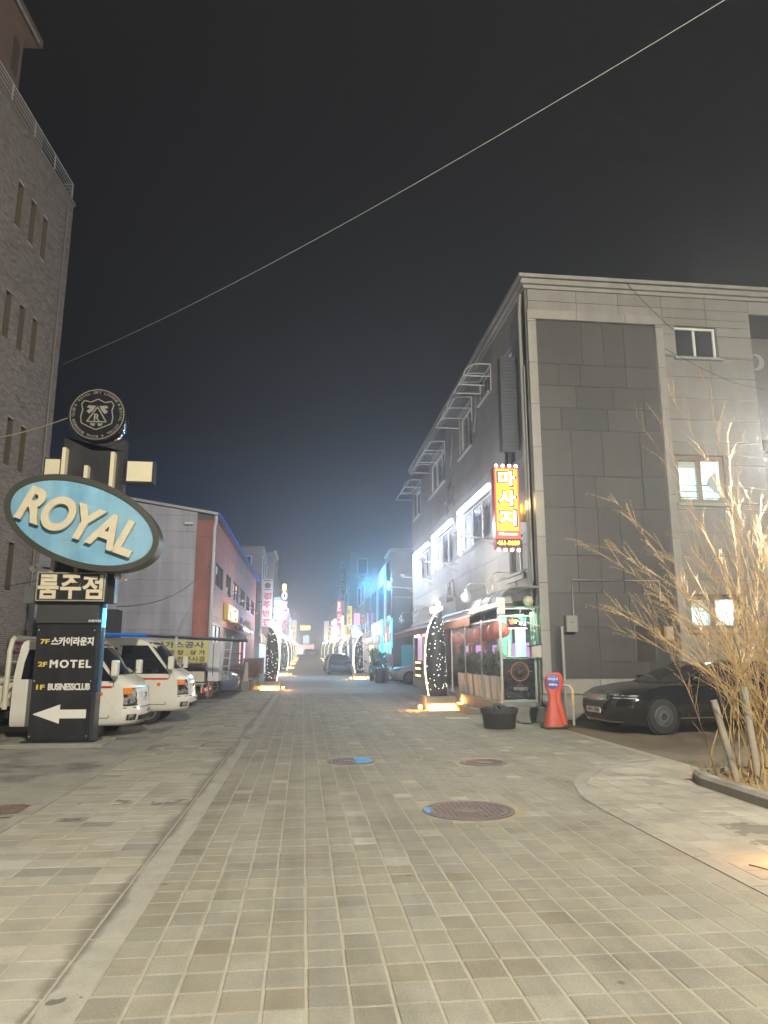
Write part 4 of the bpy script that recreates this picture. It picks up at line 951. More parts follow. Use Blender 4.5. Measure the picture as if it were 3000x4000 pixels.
shp = [(-.30, .20), (-.25, .27), (-.13, .24), (0, .31), (.13, .24), (.25, .27), (.30, .20), (.27, .08), (.30, -.05), (.28, -.18), (.16, -.24), (0, -.31), (-.16, -.24), (-.28, -.18), (-.30, -.05), (-.27, .08)]
mb = MB()
for k in range(len(shp)):
    a, b_ = shp[k], shp[(k+1) % len(shp)]; mb.bar((DC.x+a[0], fy-.003, DC.z+a[1]), (DC.x+b_[0], fy-.003, DC.z+b_[1]), .018, .018, up=(0,1,0))
mb.build('shield_outline', m_gold2, SGN)
mb = MB(); tri = [(0, .15), (-.18, -.15), (.18, -.15)]
for k in range(3): a, b_ = tri[k], tri[(k+1) % 3]; mb.bar((DC.x+a[0], fy-.003, DC.z+a[1]), (DC.x+b_[0], fy-.003, DC.z+b_[1]), .022, .022, up=(0,1,0))
text(mb, 'R', (DC.x, fy, DC.z-.06), X_, Z_, .11, .14, .006, bold=.02)
for s_ in (-1, 1):            # two facing heads above the triangle, small scrolls below
    mb.prism([(s_*.03, .17), (s_*.17, .18), (s_*.20, .13), (s_*.13, .12), (s_*.20, .06), (s_*.15, .01), (s_*.09, .06)], (DC.x, fy, DC.z), (1,0,0), (0,0,1), (0, -.005, 0))
    mb.prism([(s_*.02, -.18), (s_*.12, -.18), (s_*.10, -.22), (s_*.04, -.24)], (DC.x, fy, DC.z), (1,0,0), (0,0,1), (0, -.005, 0))
mb.build('crest_charge', m_gold2, SGN, fixn=True)
for s_, x, zc in ((-1, -4.80, 3.13), (1, -3.40, 2.97)):
    for k in range(2):
        c = (x+.09*k*s_, PYF-.1, zc-.05*k)
        fl = MB().lathe([(.03, 0), (.06, .06), (.065, .12)], (c[0], c[1], c[2]), 10, axis='y').build('flood_lamp', M('lamp_chrome', (.6, .55, .45), .25, .8), SGN)
    MB().bar((x, PYF-.05, zc), (x-s_*.25, PYF+.1, zc-.02), .03, .03).build('lamp_arm', m_black, SGN)

# ================================================================== TALL BRICK BUILDING FAR LEFT
m_brick = M('dark_brick', (0.25, 0.222, 0.205), .8, var=.12, vscale=6, bump=.2, bscale=80, tint=1.0)
m_mort = M('pale_mortar', (0.58, 0.55, 0.52), .9, var=.12, vscale=3)
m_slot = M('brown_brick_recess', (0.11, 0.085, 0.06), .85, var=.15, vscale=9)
TB = thing('brick_building', 'tall dark brick building with narrow slot niches at the left edge', 'building', (-8.95, 25, 0), R(-3.8))
# local frame: +x is out of the wall towards the street, wall runs along -y from the corner at y=0
SL = []
for zb in (14.72, 11.0, 7.25, 3.5):
    for a, b_ in ((-4.05, -3.68), (-3.13, -2.76), (-2.22, -1.85)): SL.append((a, zb, b_, zb+1.5))
L_, HB = 14.0, 18.1
mb = MB()
for y0, z0, y1, z1 in rsub([(-L_, 0, 0, HB)], SL): mb.box((-.3, y0, z0), (-.012, y1, z1))
mb.box((-12, -.3, 0), (-.3, 0, HB)); mb.box((-12, -L_, HB-.1), (-.3, -.3, HB))
mb.build('wall', m_mort, TB, local=True)
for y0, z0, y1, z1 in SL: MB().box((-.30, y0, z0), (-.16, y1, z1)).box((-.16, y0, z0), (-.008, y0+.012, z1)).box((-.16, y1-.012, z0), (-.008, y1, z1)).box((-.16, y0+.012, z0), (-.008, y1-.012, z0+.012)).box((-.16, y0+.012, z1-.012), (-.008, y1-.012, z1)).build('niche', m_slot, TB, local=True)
BR = []; rb = random.Random(8); bh, bl = .067, .205; rows = int(HB/bh)
for r_ in range(rows):
    z0 = r_*bh; y1 = 0.0-(bl/2 if r_ % 2 else 0)
    if r_ % 2: BR.append((-bl/2, z0, 0))
    while y1-bl > -6.9: BR.append((y1-bl, z0, y1)); y1 -= bl
BR2 = []
for y0, z0, y1 in BR:
    hit = [s_ for s_ in SL if y1 > s_[0] and y0 < s_[2] and z0+bh > s_[1] and z0 < s_[3]]
    if not hit: BR2.append((y0, z0, y1)); continue
    for s_ in hit:                                    # cut bricks at the niche edges
        if y0 < s_[0]-.02: BR2.append((y0, z0, s_[0]+.004))
        if y1 > s_[2]+.02: BR2.append((s_[2]-.004, z0, y1))
Rm = Matrix.Rotation(R(-3.8), 3, 'Z')
def bshown(b_):
    p = Rm @ Vector((0, (b_[0]+b_[2])/2, b_[1])) + Vector((-8.95, 25, 0)); q = pixel(p)
    if q is None or q[0] < 0 or q[0] > 3000 or q[1] < 0: return 0
    hide = 1.0 if (q[0] < 230 and 1500 < q[1] < 2440) else .3
    return hide/q[2]**2
BR2.sort(key=bshown, reverse=True)
bms = []
for k in range(7):
    bms.append(MB().box((-.03, -(bl-.011)/2, 0), (.0, (bl-.011)/2, bh-.012), -.25+.09*k or .001, rb.random()*.5, skip=('l',)).mesh('brick', m_brick))
rest_b = MB()
for i, (y0, z0, y1) in enumerate(BR2):
    full = abs((y1-y0)-bl) < 1e-3
    if i < 290 and full and bshown((y0, z0, y1)) > 0:
        o = bpy.data.objects.new('brick', rb.choice(bms)); COL.objects.link(o); o.parent = TB; o.location = (rb.uniform(-.002, .003), (y0+y1)/2, z0+.006)
    else:
        d = rb.uniform(-.003, .003); rest_b.box((-.03, y0+.0055, z0+.006), (d, y1-.0055, z0+bh-.006), rb.gauss(0, .16) or .01, rb.random()*.5, skip=('l',))
rest_b.build('brickwork', m_brick, TB, local=True, kind='stuff')
MB().box((-.16, -L_, HB+.002), (.05, .05, HB+.12)).build('parapet_coping', M('coping_grey', (.24, .22, .20), .7), TB, local=True)
# roof terrace: railing and set-back brown upper floors with a gable end
m_up = M('brown_render', (0.23, 0.155, 0.12), .85, var=.15, vscale=2, bump=.2)
MB().box((-9, -13, HB+.05), (-1.1, -.6, 20.6)).build('terrace_floor_room', m_up, TB, local=True)
rl = MB().tube([(-.08, -L_, 18.98), (-.08, -.05, 18.98), (-2.5, -.05, 18.98)], .028, 6).build('terrace_rail', m_steel, TB, local=True)
for z in (18.4, 18.55, 18.7, 18.84): MB().tube([(-.08, -L_, z), (-.08, -.05, z), (-2.5, -.05, z)], .014, 5).build('rail_bar', m_steel, rl, local=True)
for k in range(8): MB().tube([(-.08, -.05-k*1.6, 18.1), (-.08, -.05-k*1.6, 19.0)], .024, 6).build('rail_post', m_steel, rl, local=True)
up = MB(); up.prism([(-13, 20.6), (-2.3, 20.6), (-1.6, 20.25), (-1.6, 20.6), (-2.55, 22.6), (-2.3, 23.4), (-13, 23.4)], (-1.2, 0, 0), (0,1,0), (0,0,1), (-7, 0, 0))
MB().box((-8.2, -13, 20.6), (-1.3, -2.3, 23.3)).build('upper_floor', m_up, TB, local=True)
MB().box((-8.5, -13.2, 23.3), (-.9, -1.75, 23.6)).build('upper_eaves', m_up, TB, local=True)
MB().box((-1.296, -3.0, 21.3), (-1.25, -2.6, 22.6)).build('upper_window', m_slot, TB, local=True)
MB().bar((-.86, -13, 23.22), (-.86, -2.1, 23.22), .05, .09).build('eaves_gutter', m_steel, TB, local=True)
MB().tube([(.05, -.55, 0), (.05, -.55, 17.9)], .035, 6).build('downpipe', M('dull_pipe', (.20, .18, .18), .5), TB, local=True)
# no-parking banner on the low wall by the brick building
bn = thing('parking_banner', 'small dark red banner with white korean writing on the brick wall', 'banner', (-8.95, 24, 1.3), R(-3.8))
MB().box((.02, -.62, 0), (.035, .50, .68)).build('cloth', M('crimson_cloth', (.30, .03, .06), .7, var=.12), bn, local=True)
mb = MB(); text(mb, '숙박손님차량외', (.036, -.06, .48), Y_, Z_, 1.0, .22, .003, bold=.03); text(mb, '절대주차금지', (.036, -.06, .18), Y_, Z_, .96, .24, .003, bold=.03); mb.build('lettering', m_white_l, bn, local=True)
MB().box((.021, -.64, -.02), (.026, .52, .70)).build('white_edge', m_white_l, bn, local=True)
# dark annex and gate post between the brick corner and the pylon
t = thing('brick_annex', 'low dark annex wall beside the tall brick building', 'wall', (-8.0, 26, 0))
MB().box((-8.75, 25.4, 0), (-6.4, 26.2, 3.1)).build('wall', M('dark_render', (.05, .045, .042), .8, var=.2), t)
MB().box((-8.80, 25.33, 0), (-8.68, 25.39, 3.0)).build('rusty_post', M('rust', (.22, .10, .055), .7, var=.3), t)

# ================================================================== GREY AND RED BUILDING, LEFT
m_gpan = M('grey_sandwich_panel', (0.47, 0.475, 0.56), .6, streak=.2, var=.08, vscale=1.2, tint=1.0, col2=(0.39, 0.39, 0.46), c2scale=.5)
m_rpan = M('brick_red_panel', (0.40, 0.15, 0.12), .65, streak=.2, var=.1, vscale=2, tint=1.0, col2=(0.33, 0.125, 0.10), c2scale=.8)
RX, RY, RY2, RH = -3.5, 27.4, 52.0, 6.85
GB = thing('red_panel_building', 'two storey building with grey side wall and red panelled street front', 'building', (-6, 38, 0))
def gtop(x): return RH+(-3.5-x)*.155
mb = MB(); mb.prism([(-13, 0), (RX-.06, 0), (RX-.06, RH-.02), (-13, gtop(-13)-.02)], (0, RY+.06, 0), (1,0,0), (0,0,1), (0, RY2-RY-.1, 0)); mb.build('core', m_joint, GB, fixn=True)
zs = [0]+[.62*k for k in range(1, 15)]
xs = [-13, -10.2, -7.4, -4.16]
for za, zb in zip(zs, zs[1:]):
    for xa, xb in zip(xs, xs[1:]):
        t0, t1 = gtop(xa), gtop(xb)
        if za > max(t0, t1)-.05: continue
        g = .004; pa, pb = min(zb-g, t0), min(zb-g, t1)
        if pa <= za+.02 and pb <= za+.02: continue
        mb = MB(); v0, v1, v2, v3 = (xa+g, za+g), (xb-g, za+g), (xb-g, max(pb, za+.012)), (xa+g, max(pa, za+.012))
        mb.add([(a, RY+.03, z) for a, z in (v0, v1, v2, v3)]+[(a, RY+.0605, z) for a, z in (v0, v1, v2, v3)], [(0,1,2,3),(0,4,5,1),(1,5,6,2),(2,6,7,3),(3,7,4,0)], random.gauss(0, .04) or .01)
        mb.build('wall_panel', m_gpan, GB)
for za, zb in zip([0, 1.2, 2.4, 3.6, 4.8, 6.0], [1.2, 2.4, 3.6, 4.8, 6.0, RH-.2]):
    MB().box((-4.155, RY-.01, za+.004), (RX-.002, RY+.06, zb-.004), random.gauss(0, .06)).build('corner_panel', m_rpan, GB)
RW = [(28.4, 4.2, 31.1, 5.2), (32.2, 4.2, 34.4, 5.2), (35.4, 4.2, 38.4, 5.2), (39.4, 4.2, 42.6, 5.2), (43.6, 4.2, 46.1, 5.2), (47.6, 4.2, 50.6, 5.2), (28.2, .95, 30.8, 2.8), (32.0, .5, 44.5, 2.75)]
zr = [0, .95, 2.0, 3.05, 4.1, 5.2, 6.0, RH]
for za, zb in zip(zr, zr[1:]):
    ys = [RY+.06]+[RY+2.05*k for k in range(1, 12)]+[RY2-.04]
    for ya, yb in zip(ys, ys[1:]):
        for a, b_, c, d in rsub([(ya, za, yb, zb)], RW):
            MB().box((RX-.06, a+.005, b_+.005), (RX, c-.005, d-.005), random.gauss(0, .06) or .01, skip=('l',)).build('wall_panel', m_rpan, GB)
m_brwf = M('dark_brown_frame', (.08, .06, .05), .5)
for r_ in RW[:6]: window(GB, 'E', *r_, m_brwf, m_pane, mull=1, sill=False, plane=RX, depth=.05, fw=.07)
window(GB, 'E', *RW[6], m_brwf, E_('pale_blue_pane', (.55, .65, .8), .35), mull=1, sill=False, plane=RX, depth=.05, fw=.10)
for a, b_, z0, z1 in ((28.8, 29.2, 4.75, 5.05), (32.9, 33.2, 4.3, 4.6), (35.9, 36.3, 4.7, 5.05)): MB().box((RX-.045, a, z0), (RX-.035, b_, z1)).build('paper_in_window', M('white_paper', (.6, .62, .65), .7), GB)
rf = MB(); rf.add([(RX+.12, RY-.08, RH-.0), (RX+.12, RY2, RH-.0), (-13, RY2, gtop(-13)+.05), (-13, RY-.08, gtop(-13)+.05), (RX+.12, RY-.08, RH+.10), (RX+.12, RY2, RH+.10), (-13, RY2, gtop(-13)+.15), (-13, RY-.08, gtop(-13)+.15)], [(3,2,1,0),(4,5,6,7),(0,1,5,4),(1,2,6,5),(2,3,7,6),(3,0,4,7)])
rf.build('roof', M('roof_sheet', (.40, .40, .42), .5, .4), GB)
MB().box((RX+.125, RY-.1, RH-.10), (RX+.25, RY2, RH+.06)).build('blue_gutter', M('gutter_blue', (.02, .07, .42), .45), GB)
MB().tube([(RX+.06, RY-.10, RH-.05), (RX+.06, RY-.10, RH-.3), (RX+.02, RY-.12, RH-.5), (RX+.02, RY-.12, .1)], .06, 8).build('downpipe', M('white_pipe', (.6, .62, .66), .4), GB)
MB().box((-4.6, RY-.2, 6.45), (-4.3, RY+.02, 6.53)).build('security_camera', m_white_l, GB)
# entrance: dark glazing, pillars, arch canopy
MB().box((RX-.7, 32.0, .4), (RX-.65, 44.5, 2.8)).build('dark_entrance', M('dark_interior', (.05, .045, .05), .6, var=.4, vscale=1), GB)
for k, yy in enumerate((33.4, 34.6, 36.3, 38.0, 40.2, 42.2)): MB().box((RX-.55, yy, .5), (RX-.50, yy+.22, 2.7)).build('door_frame', m_alu if k % 2 else m_brwf, GB)
for yy, c in ((36.9, 'warm_bulb'), (39.0, 'warm_bulb'), (41.4, 'warm_bulb')): MB().ball((RX-.3, yy, 2.45), .09, 8, 6).build('hanging_bulb', MATS[c], GB)
MB().box((RX-.02, 43.5, 1.0), (RX+.02, 43.9, 2.5)).build('pink_tube', E_('pink_tube_glow', (1, .45, .7), 2.5), GB)
MB().box((RX-.02, 40.6, 1.1), (RX+.01, 40.9, 2.3)).build('salmon_tube', E_('salmon_tube_glow', (1, .45, .35), 1.5), GB)
cnp = thing('arched_canopy', 'grey arched canopy over the red building entrance', 'canopy', (-3.1, 37, 2.5))
prof = [(RX, 3.02)]+[(RX+.35+.4*math.sin(R(a)), 2.62+.4*math.cos(R(a))) for a in range(0, 91, 15)]
mb = MB()
for (xa, za), (xb, zb) in zip(prof, prof[1:]): mb.quad((xa, 33.5, za), (xb, 33.5, zb), (xb, 40.5, zb), (xa, 40.5, za))
mb.build('sheet', M('tinted_canopy', (.16, .155, .14), .3, var=.1, alpha=.8), cnp, smooth=60)
for yy in (33.5, 35.8, 38.1, 40.5): MB().tube([(x, yy, z) for x, z in prof], .03, 6).build('rib', m_steel, cnp)
# shop sign: yellow board plus coloured cut-out letters
ys_ = thing('restaurant_board', 'yellow rounded signboard with red lettering on the red panel wall', 'sign', (-3.4, 34, 3.1))
MB().box((RX+.002, 31.7, 3.06), (RX+.22, 36.4, 3.78)).build('board', M('yellow_board', (.62, .45, .10), .5, emit=(.9, .65, .1), estr=.15, samp=False), ys_, bevel=.05)
MB().box((RX+.221, 31.9, 3.12), (RX+.226, 36.2, 3.72)).build('pale_face', M('cream_face', (.65, .58, .35), .5, emit=(.9, .8, .5), estr=.12, samp=False), ys_)
mb = MB(); scribble(mb, (RX+.227, 32.6, 3.43), Y_, Z_, .8, .5, 2, .01, 3); mb.build('red_letters', M('red_letter', (.55, .04, .03), .5), ys_)
mb = MB(); scribble(mb, (RX+.227, 34.9, 3.42), Y_, Z_, 1.7, .48, 2, .01, 5, .2); mb.build('dark_letters', M('black_letter', (.03, .03, .03), .5), ys_)
for k, c in enumerate(((.5, .05, .06), (.06, .10, .45), (.06, .3, .16), (.6, .45, .1), (.55, .5, .45))):
    mb = MB(); scribble(mb, (RX+.001, 37.6+k*2.1, 3.25), Y_, Z_, 1.5, .66, 1, .14, 40+k, .24); tag(mb.build('cutout_letter', M('letter_colour_%d' % k, c, .45)), ('red', 'blue', 'green', 'yellow', 'white')[k]+' raised letter beside the yellow signboard', 'letter')
for k in range(3):
    yy = 33.5+k*5; t = thing('sign_lamp', ('nearest', 'middle', 'farthest')[k]+' gooseneck sign lamp on the red panel wall', 'wall lamp', (RX, yy, 4.0), group='sign lamps on the red wall')
    MB().tube([(RX, yy, 4.55-.35), (RX+.35, yy, 4.30), (RX+.6, yy, 4.2), (RX+.65, yy, 4.08)], .02, 5).build('arm', m_black, t)
    MB().lathe([(.09, 0), (.03, .1)], (RX+.65, yy, 3.98), 8).build('shade', m_white_l, t)
# raised terrace with railing in front of it
tr = thing('front_terrace', 'raised terrace with brown railing in front of the red building', 'terrace', (-3.1, 40, 0))
MB().box((RX+.002, 33.4, 0), (-2.62, 50, .42)).build('plinth', m_conc, tr)
yy = 33.4
while yy < 50: MB().box((-2.70, yy, .421), (-2.64, yy+.09, 1.35)).build('baluster', M('brown_timber', (.13, .075, .055), .7, var=.2), tr); yy += .42
MB().box((-2.71, 33.4, 1.351), (-2.63, 50, 1.42)).build('handrail', MATS['brown_timber'], tr)
MB().box((-3.48, 33.32, .0), (-2.75, 33.39, .95)).build('end_board', MATS['brown_timber'], tr)
for k in range(3): MB().box((-3.48, 33.30, 1.0+k*.3), (-2.75, 33.36, 1.05+k*.3)).build('end_rail', MATS['brown_timber'], tr)
MB().add([(-2.66, 33.0, .42), (-2.44, 33.0, .42), (-2.44, 33.25, .42), (-2.66, 33.25, .42), (-2.57, 33.05, 1.25), (-2.47, 33.05, 1.25), (-2.47, 33.2, 1.25), (-2.57, 33.2, 1.25)], [(0,1,5,4),(1,2,6,5),(2,3,7,6),(3,0,4,7),(4,5,6,7)]).build('end_pillar', M('pale_pillar', (.5, .47, .45), .6), tr)
MB().box((-2.72, 32.95, 0), (-2.40, 33.3, .42)).build('pillar_base', m_conc, tr)
# ================================================================== VEHICLES
m_wpaint = M('white_truck_paint', (0.70, 0.68, 0.60), .32, var=.04, coat=.6)
m_wbed = M('cream_truck_bed', (0.60, 0.57, 0.46), .5, var=.12, vscale=4)
m_tyre = M('tyre_rubber', (0.02, 0.02, 0.02), .8, var=.2)
m_vglass = glass('vehicle_glass', (0.012, 0.013, 0.016), .04)
m_blkpl = M('black_plastic', (0.02, 0.02, 0.022), .5, var=.1)
m_chrome = M('chrome', (0.75, 0.74, 0.70), .12, 1.0, var=0)
m_lens = M('headlamp_lens', (0.62, 0.62, 0.58), .08, .6, var=.25, vscale=14, col2=(0.04, 0.04, 0.045), c2scale=9, c2lo=.46, c2hi=.54)
m_amber = M('amber_lens', (0.75, 0.22, 0.02), .15, var=.2, vscale=20)
m_redl = M('red_lens', (0.5, 0.02, 0.02), .2, var=.2)
m_plate = M('number_plate', (0.68, 0.69, 0.66), .45, var=.05)
m_ink = M('plate_ink', (0.03, 0.03, 0.03), .6, var=0)
m_rimm = M('alloy_rim', (0.42, 0.42, 0.42), .3, .8, var=.1)
def interp(levels, z):
    if z <= levels[0][0]: return levels[0]
    for a, b_ in zip(levels, levels[1:]):
        if a[0] <= z <= b_[0]:
            t = (z-a[0])/max(b_[0]-a[0], 1e-6); return tuple(p+(q-p)*t for p, q in zip(a, b_))
    return levels[-1]
def front_x(L, z, t): _, xf, xb, wd, rf, rb = interp(L, z); return xf-rf*abs(t)**4, wd
def back_x(L, z, t): _, xf, xb, wd, rf, rb = interp(L, z); return xb+rb*abs(t)**5, wd
def loft(L, name, mat, par, nt=13, smooth=40):
    ts = [-1+2*k/(nt-1) for k in range(nt)]; mb = MB(); n_ = 2*nt; vs = []
    for z, xf, xb, wd, rf, rb in L:
        for t in ts: vs.append((xf-rf*abs(t)**4, t*wd, z))
        for t in reversed(ts): vs.append((xb+rb*abs(t)**5, t*wd, z))
    fs = []
    for i in range(len(L)-1):
        for k in range(n_): k2 = (k+1) % n_; fs.append((i*n_+k, i*n_+k2, (i+1)*n_+k2, (i+1)*n_+k))
    fs.append(tuple(range(n_-1, -1, -1))); fs.append(tuple((len(L)-1)*n_+k for k in range(n_)))
    return mb.add(vs, fs).build(name, mat, par, smooth=smooth, local=True)
def fpatch(L, zs, ta, tb, name, mat, par, off=.008, n_=9, back=False):       # patch on the front (or rear) skin; ta/tb may be functions of z
    mb = MB(); vs = []; fs = []
    for z in zs:
        a = ta(z) if callable(ta) else ta; b_ = tb(z) if callable(tb) else tb
        for k in range(n_):
            t = a+(b_-a)*k/(n_-1)
            x, wd = (back_x if back else front_x)(L, z, t); vs.append((x+(-off if back else off), t*wd, z+ (0 if back else off*.3)))
    for i in range(len(zs)-1):
        for k in range(n_-1): fs.append((i*n_+k, i*n_+k+1, (i+1)*n_+k+1, (i+1)*n_+k))
    return mb.add(vs, fs).build(name, mat, par, smooth=30, local=True)
def spatch(L, rows, side, name, mat, par, off=.008):                          # patch on a side: rows (z, xback, xfront)
    mb = MB(); vs = []; fs = []
    for z, xa, xb in rows:
        wd = interp(L, z)[3]+off; vs += [(xa, side*wd, z), (xb, side*wd, z)]
    for i in range(len(rows)-1): fs.append((2*i, 2*i+1, 2*i+3, 2*i+2) if side < 0 else (2*i+1, 2*i, 2*i+2, 2*i+3))
    return mb.add(vs, fs).build(name, mat, par, local=True)
def wheel(par, x, y, r, wd, mesh_rim=False, side=-1):
    t = MB().lathe([(r*.66, -wd/2), (r*.93, -wd/2), (r, -wd/2+.03), (r, wd/2-.03), (r*.93, wd/2), (r*.66, wd/2)], (x, y, r), 28, axis='y').build('wheel', m_tyre, par, smooth=35, local=True)
    yo = y+side*(wd/2+.002)
    ax = -side
    MB().lathe([(r*.66, 0), (r*.66, .012), (r*.60, .012), (r*.56, -.02)], (x, yo, r), 28, axis='y', caps=False).build('rim', m_rimm, t, local=True)
    MB().lathe([(r*.60, 0), (.02, 0)], (x, yo-side*.03, r), 24, axis='y', caps=False).build('wheel_disc', m_blkpl if mesh_rim else m_rimm, t, local=True, fixn=True)
    mb = MB()
    if mesh_rim:
        for k in range(30):
            a = 2*math.pi*k/30
            for s_ in (-1, 1):
                b_ = a+s_*.14; mb.bar((x+r*.2*math.cos(a), yo, r+r*.2*math.sin(a)), (x+r*.6*math.cos(b_), yo, r+r*.6*math.sin(b_)), .008, .012)
        mb.lathe([(r*.2, -.01), (r*.2, .012), (.01, .012)], (x, yo, r), 16, axis='y', caps=False)
        mb.lathe([(r*.42, -.004), (r*.42, .008), (r*.39, .008), (r*.39, -.004)], (x, yo, r), 24, axis='y', caps=False)
    else:
        for k in range(5):
            a = 2*math.pi*k/5; mb.bar((x+r*.1*math.cos(a), yo, r+r*.1*math.sin(a)), (x+r*.6*math.cos(a), yo, r+r*.6*math.sin(a)), .06, .02)
    mb.build('spokes', m_rimm, t, local=True, kind='stuff')
    return t
TL = [(.30, -.10, -2.45, .80, .30, .04), (.36, -.03, -2.45, .84, .30, .04), (.50, 0, -2.45, .85, .30, .04), (.60, -.01, -2.45, .855, .30, .04), (.64, -.04, -2.45, .85, .28, .04), (.86, -.06, -2.45, .85, .26, .04),
      (1.02, -.10, -2.45, .845, .24, .04), (1.14, -.19, -2.45, .84, .22, .04), (1.24, -.38, -2.45, .83, .16, .04), (1.50, -.60, -2.44, .79, .14, .05), (1.80, -.85, -2.42, .74, .13, .06), (1.88, -.94, -2.40, .72, .14, .07), (1.94, -1.10, -2.34, .67, .2, .1), (1.965, -1.4, -2.2, .55, .2, .1)]
def truck(name, label, loc, rz, bed=True, cablen=2.45, group=None, logo=True, pale=False):
    t = thing(name, label, 'truck', loc, rz, group)
    L = [(z, xf, xb+(2.45-cablen), wd, rf, rb) for z, xf, xb, wd, rf, rb in TL]
    xb = -cablen
    cab = loft(L, 'cab', m_wpaint, t)
    ws = fpatch(L, [1.255, 1.35, 1.50, 1.70, 1.86], -.975, .975, 'windshield', m_vglass, cab)
    mb = MB()
    for s_ in (-1, 1): mb.bar((-.36, s_*.35-.25, 1.275), (-.43, s_*.35+.30, 1.34), .02, .015)
    mb.build('wipers', m_blkpl, cab, local=True)
    for s_ in (-1, 1):
        spatch(L, [(1.14, -1.62, -.50), (1.24, -1.62, -.58), (1.50, -1.62, -.80), (1.79, -1.62, -1.04)], s_, 'side_window', m_vglass, cab)
        if cablen > 2: spatch(L, [(1.18, xb+.18, -1.72), (1.50, xb+.20, -1.72), (1.74, xb+.25, -1.72)], s_, 'rear_side_window', m_vglass, cab)
        spatch(L, [(.45, -1.670, -1.655), (1.80, -1.670, -1.655)], s_, 'door_seam', m_blkpl, cab, .004)
        spatch(L, [(.45, -.56, -.545), (1.14, -.50, -.485)], s_, 'door_seam', m_blkpl, cab, .004)
        spatch(L, [(.44, -1.66, -.56), (.452, -1.66, -.56)], s_, 'sill_seam', m_blkpl, cab, .004)
        spatch(L, [(1.005, -1.7, -.52), (1.045, -1.7, -.52)], s_, 'red_stripe', m_redl, cab, .006)
        MB().box((-1.60, s_*.852, .93), (-1.42, s_*.875, .97)).build('door_handle', m_blkpl, cab, local=True)
        MB().lathe([(.005, 0), (.03, .006), (.045, .0)], (-.72, s_*.856, .90), 10, axis='y').build('side_marker', m_amber, cab, local=True)
        # mirror on a stalk
        mr = MB().tube([(-.58, s_*.80, 1.26), (-.44, s_*.98, 1.34)], .018, 5).build('mirror_arm', m_blkpl, cab, local=True)
        MB().box((-.50, s_*.92, 1.24), (-.38, s_*1.12, 1.54)).build('mirror', m_wpaint, mr, local=True, bevel=.03)
        # headlamps wrap the corner
        ta = s_*.66; tb = s_*.985
        fpatch(L, [.66, .78, .90, 1.0], min(ta, tb), max(ta, tb), 'headlamp', m_lens, cab, .012)
        fpatch(L, [.88, .94, 1.0], min(s_*.80, s_*.985), max(s_*.80, s_*.985), 'turn_signal', m_amber, cab, .018, 7)
        fpatch(L, [.66, .69], min(ta, tb), max(ta, tb), 'headlamp_edge', m_blkpl, cab, .016)
        lx, wd = front_x(L, .82, .80); MB().lathe([(.02, .0), (.055, .012), (.06, .0)], (lx+.0, s_*.80*wd, .80), 12, axis='x').build('lamp_reflector', m_chrome, cab, local=True)
        # fog lamp
        fpatch(L, [.39, .44, .50], min(s_*.72, s_*.93), max(s_*.72, s_*.93), 'fog_lamp_bezel', m_blkpl, cab, .010)
        fpatch(L, [.405, .44, .485], min(s_*.77, s_*.90), max(s_*.77, s_*.90), 'fog_lamp', m_lens, cab, .016)
    fpatch(L, [.615, .63], -.98, .98, 'bumper_seam', m_blkpl, cab, .005)
    fpatch(L, [.985, .995], -.62, .62, 'hood_seam', m_blkpl, cab, .005)
    fpatch(L, [.34, .40, .47], -.64, .64, 'lower_grille', m_blkpl, cab, .010)
    mb = MB(); x, _ = front_x(L, .40, 0)
    for k in range(3): mb.box((x+.008, -.5, .355+k*.04), (x+.02, .5, .37+k*.04))
    mb.build('grille_bars', m_blkpl, cab, local=True)
    x, _ = front_x(L, .555, 0)
    MB().box((x+.006, -.20, .49), (x+.022, .22, .61)).build('number_plate', m_plate, cab, local=True)
    mb = MB(); scribble(mb, (x+.0225, .01, .55), Y_, Z_, .34, .07, 6, .002, 3, .2); mb.build('plate_characters', m_ink, cab, local=True)
    if logo:                                          # oval badge with a slanted stroke
        x, _ = front_x(L, .86, 0); mb = MB()
        for k in range(24):
            a, b_ = 2*math.pi*k/24, 2*math.pi*(k+1)/24; mb.bar((x+.008, .085*math.cos(a), .845+.048*math.sin(a)), (x+.008, .085*math.cos(b_), .845+.048*math.sin(b_)), .010, .008)
        for s_ in (-1, 1): mb.bar((x+.008, s_*.035-.01, .808), (x+.008, s_*.035+.012, .882), .012, .008)
        mb.bar((x+.008, -.035, .84), (x+.008, .035, .852), .012, .008)
        mb.build('badge', m_chrome, cab, local=True)
    for s_ in (-1, 1): wheel(t, -.95, s_*.70, .30, .18, side=s_)
    MB().box((xb-2.7, -.35, .42), (-.3, .35, .56)).build('chassis', m_blkpl, t, local=True)
    if bed:
        x0, x1 = xb-.12, xb-2.75
        for s_ in (-1, 1): wheel(t, xb-1.75, s_*.66, .30, .20, side=s_)
        MB().box((x1, -.84, .66), (x0, .84, .74)).build('bed_floor', m_wbed, t, local=True)
        for s_ in (-1, 1):
            sd = MB().box((x1+.03, s_*.84, .70), (x0-.03, s_*.80, 1.06)).build('side_board', m_wbed, t, local=True)
            for k in range(4): MB().box((x1+.05, s_*.841, .76+k*.075), (x0-.05, s_*.848, .79+k*.075)).build('pressed_rib', m_wbed, sd, local=True)
            for k in range(3): MB().box((x1+.4+k*.8, s_*.841, .62), (x1+.48+k*.8, s_*.87, .72)).build('latch', m_blkpl, sd, local=True)
            MB().box((x1+.3, s_*.72, .38), (x1+.9, s_*.76, .60)).build('side_guard', m_wbed, t, local=True)
        MB().box((x1, -.84, .70), (x1+.03, .84, 1.06)).build('tail_board', m_wbed, t, local=True)
        hp = MB()
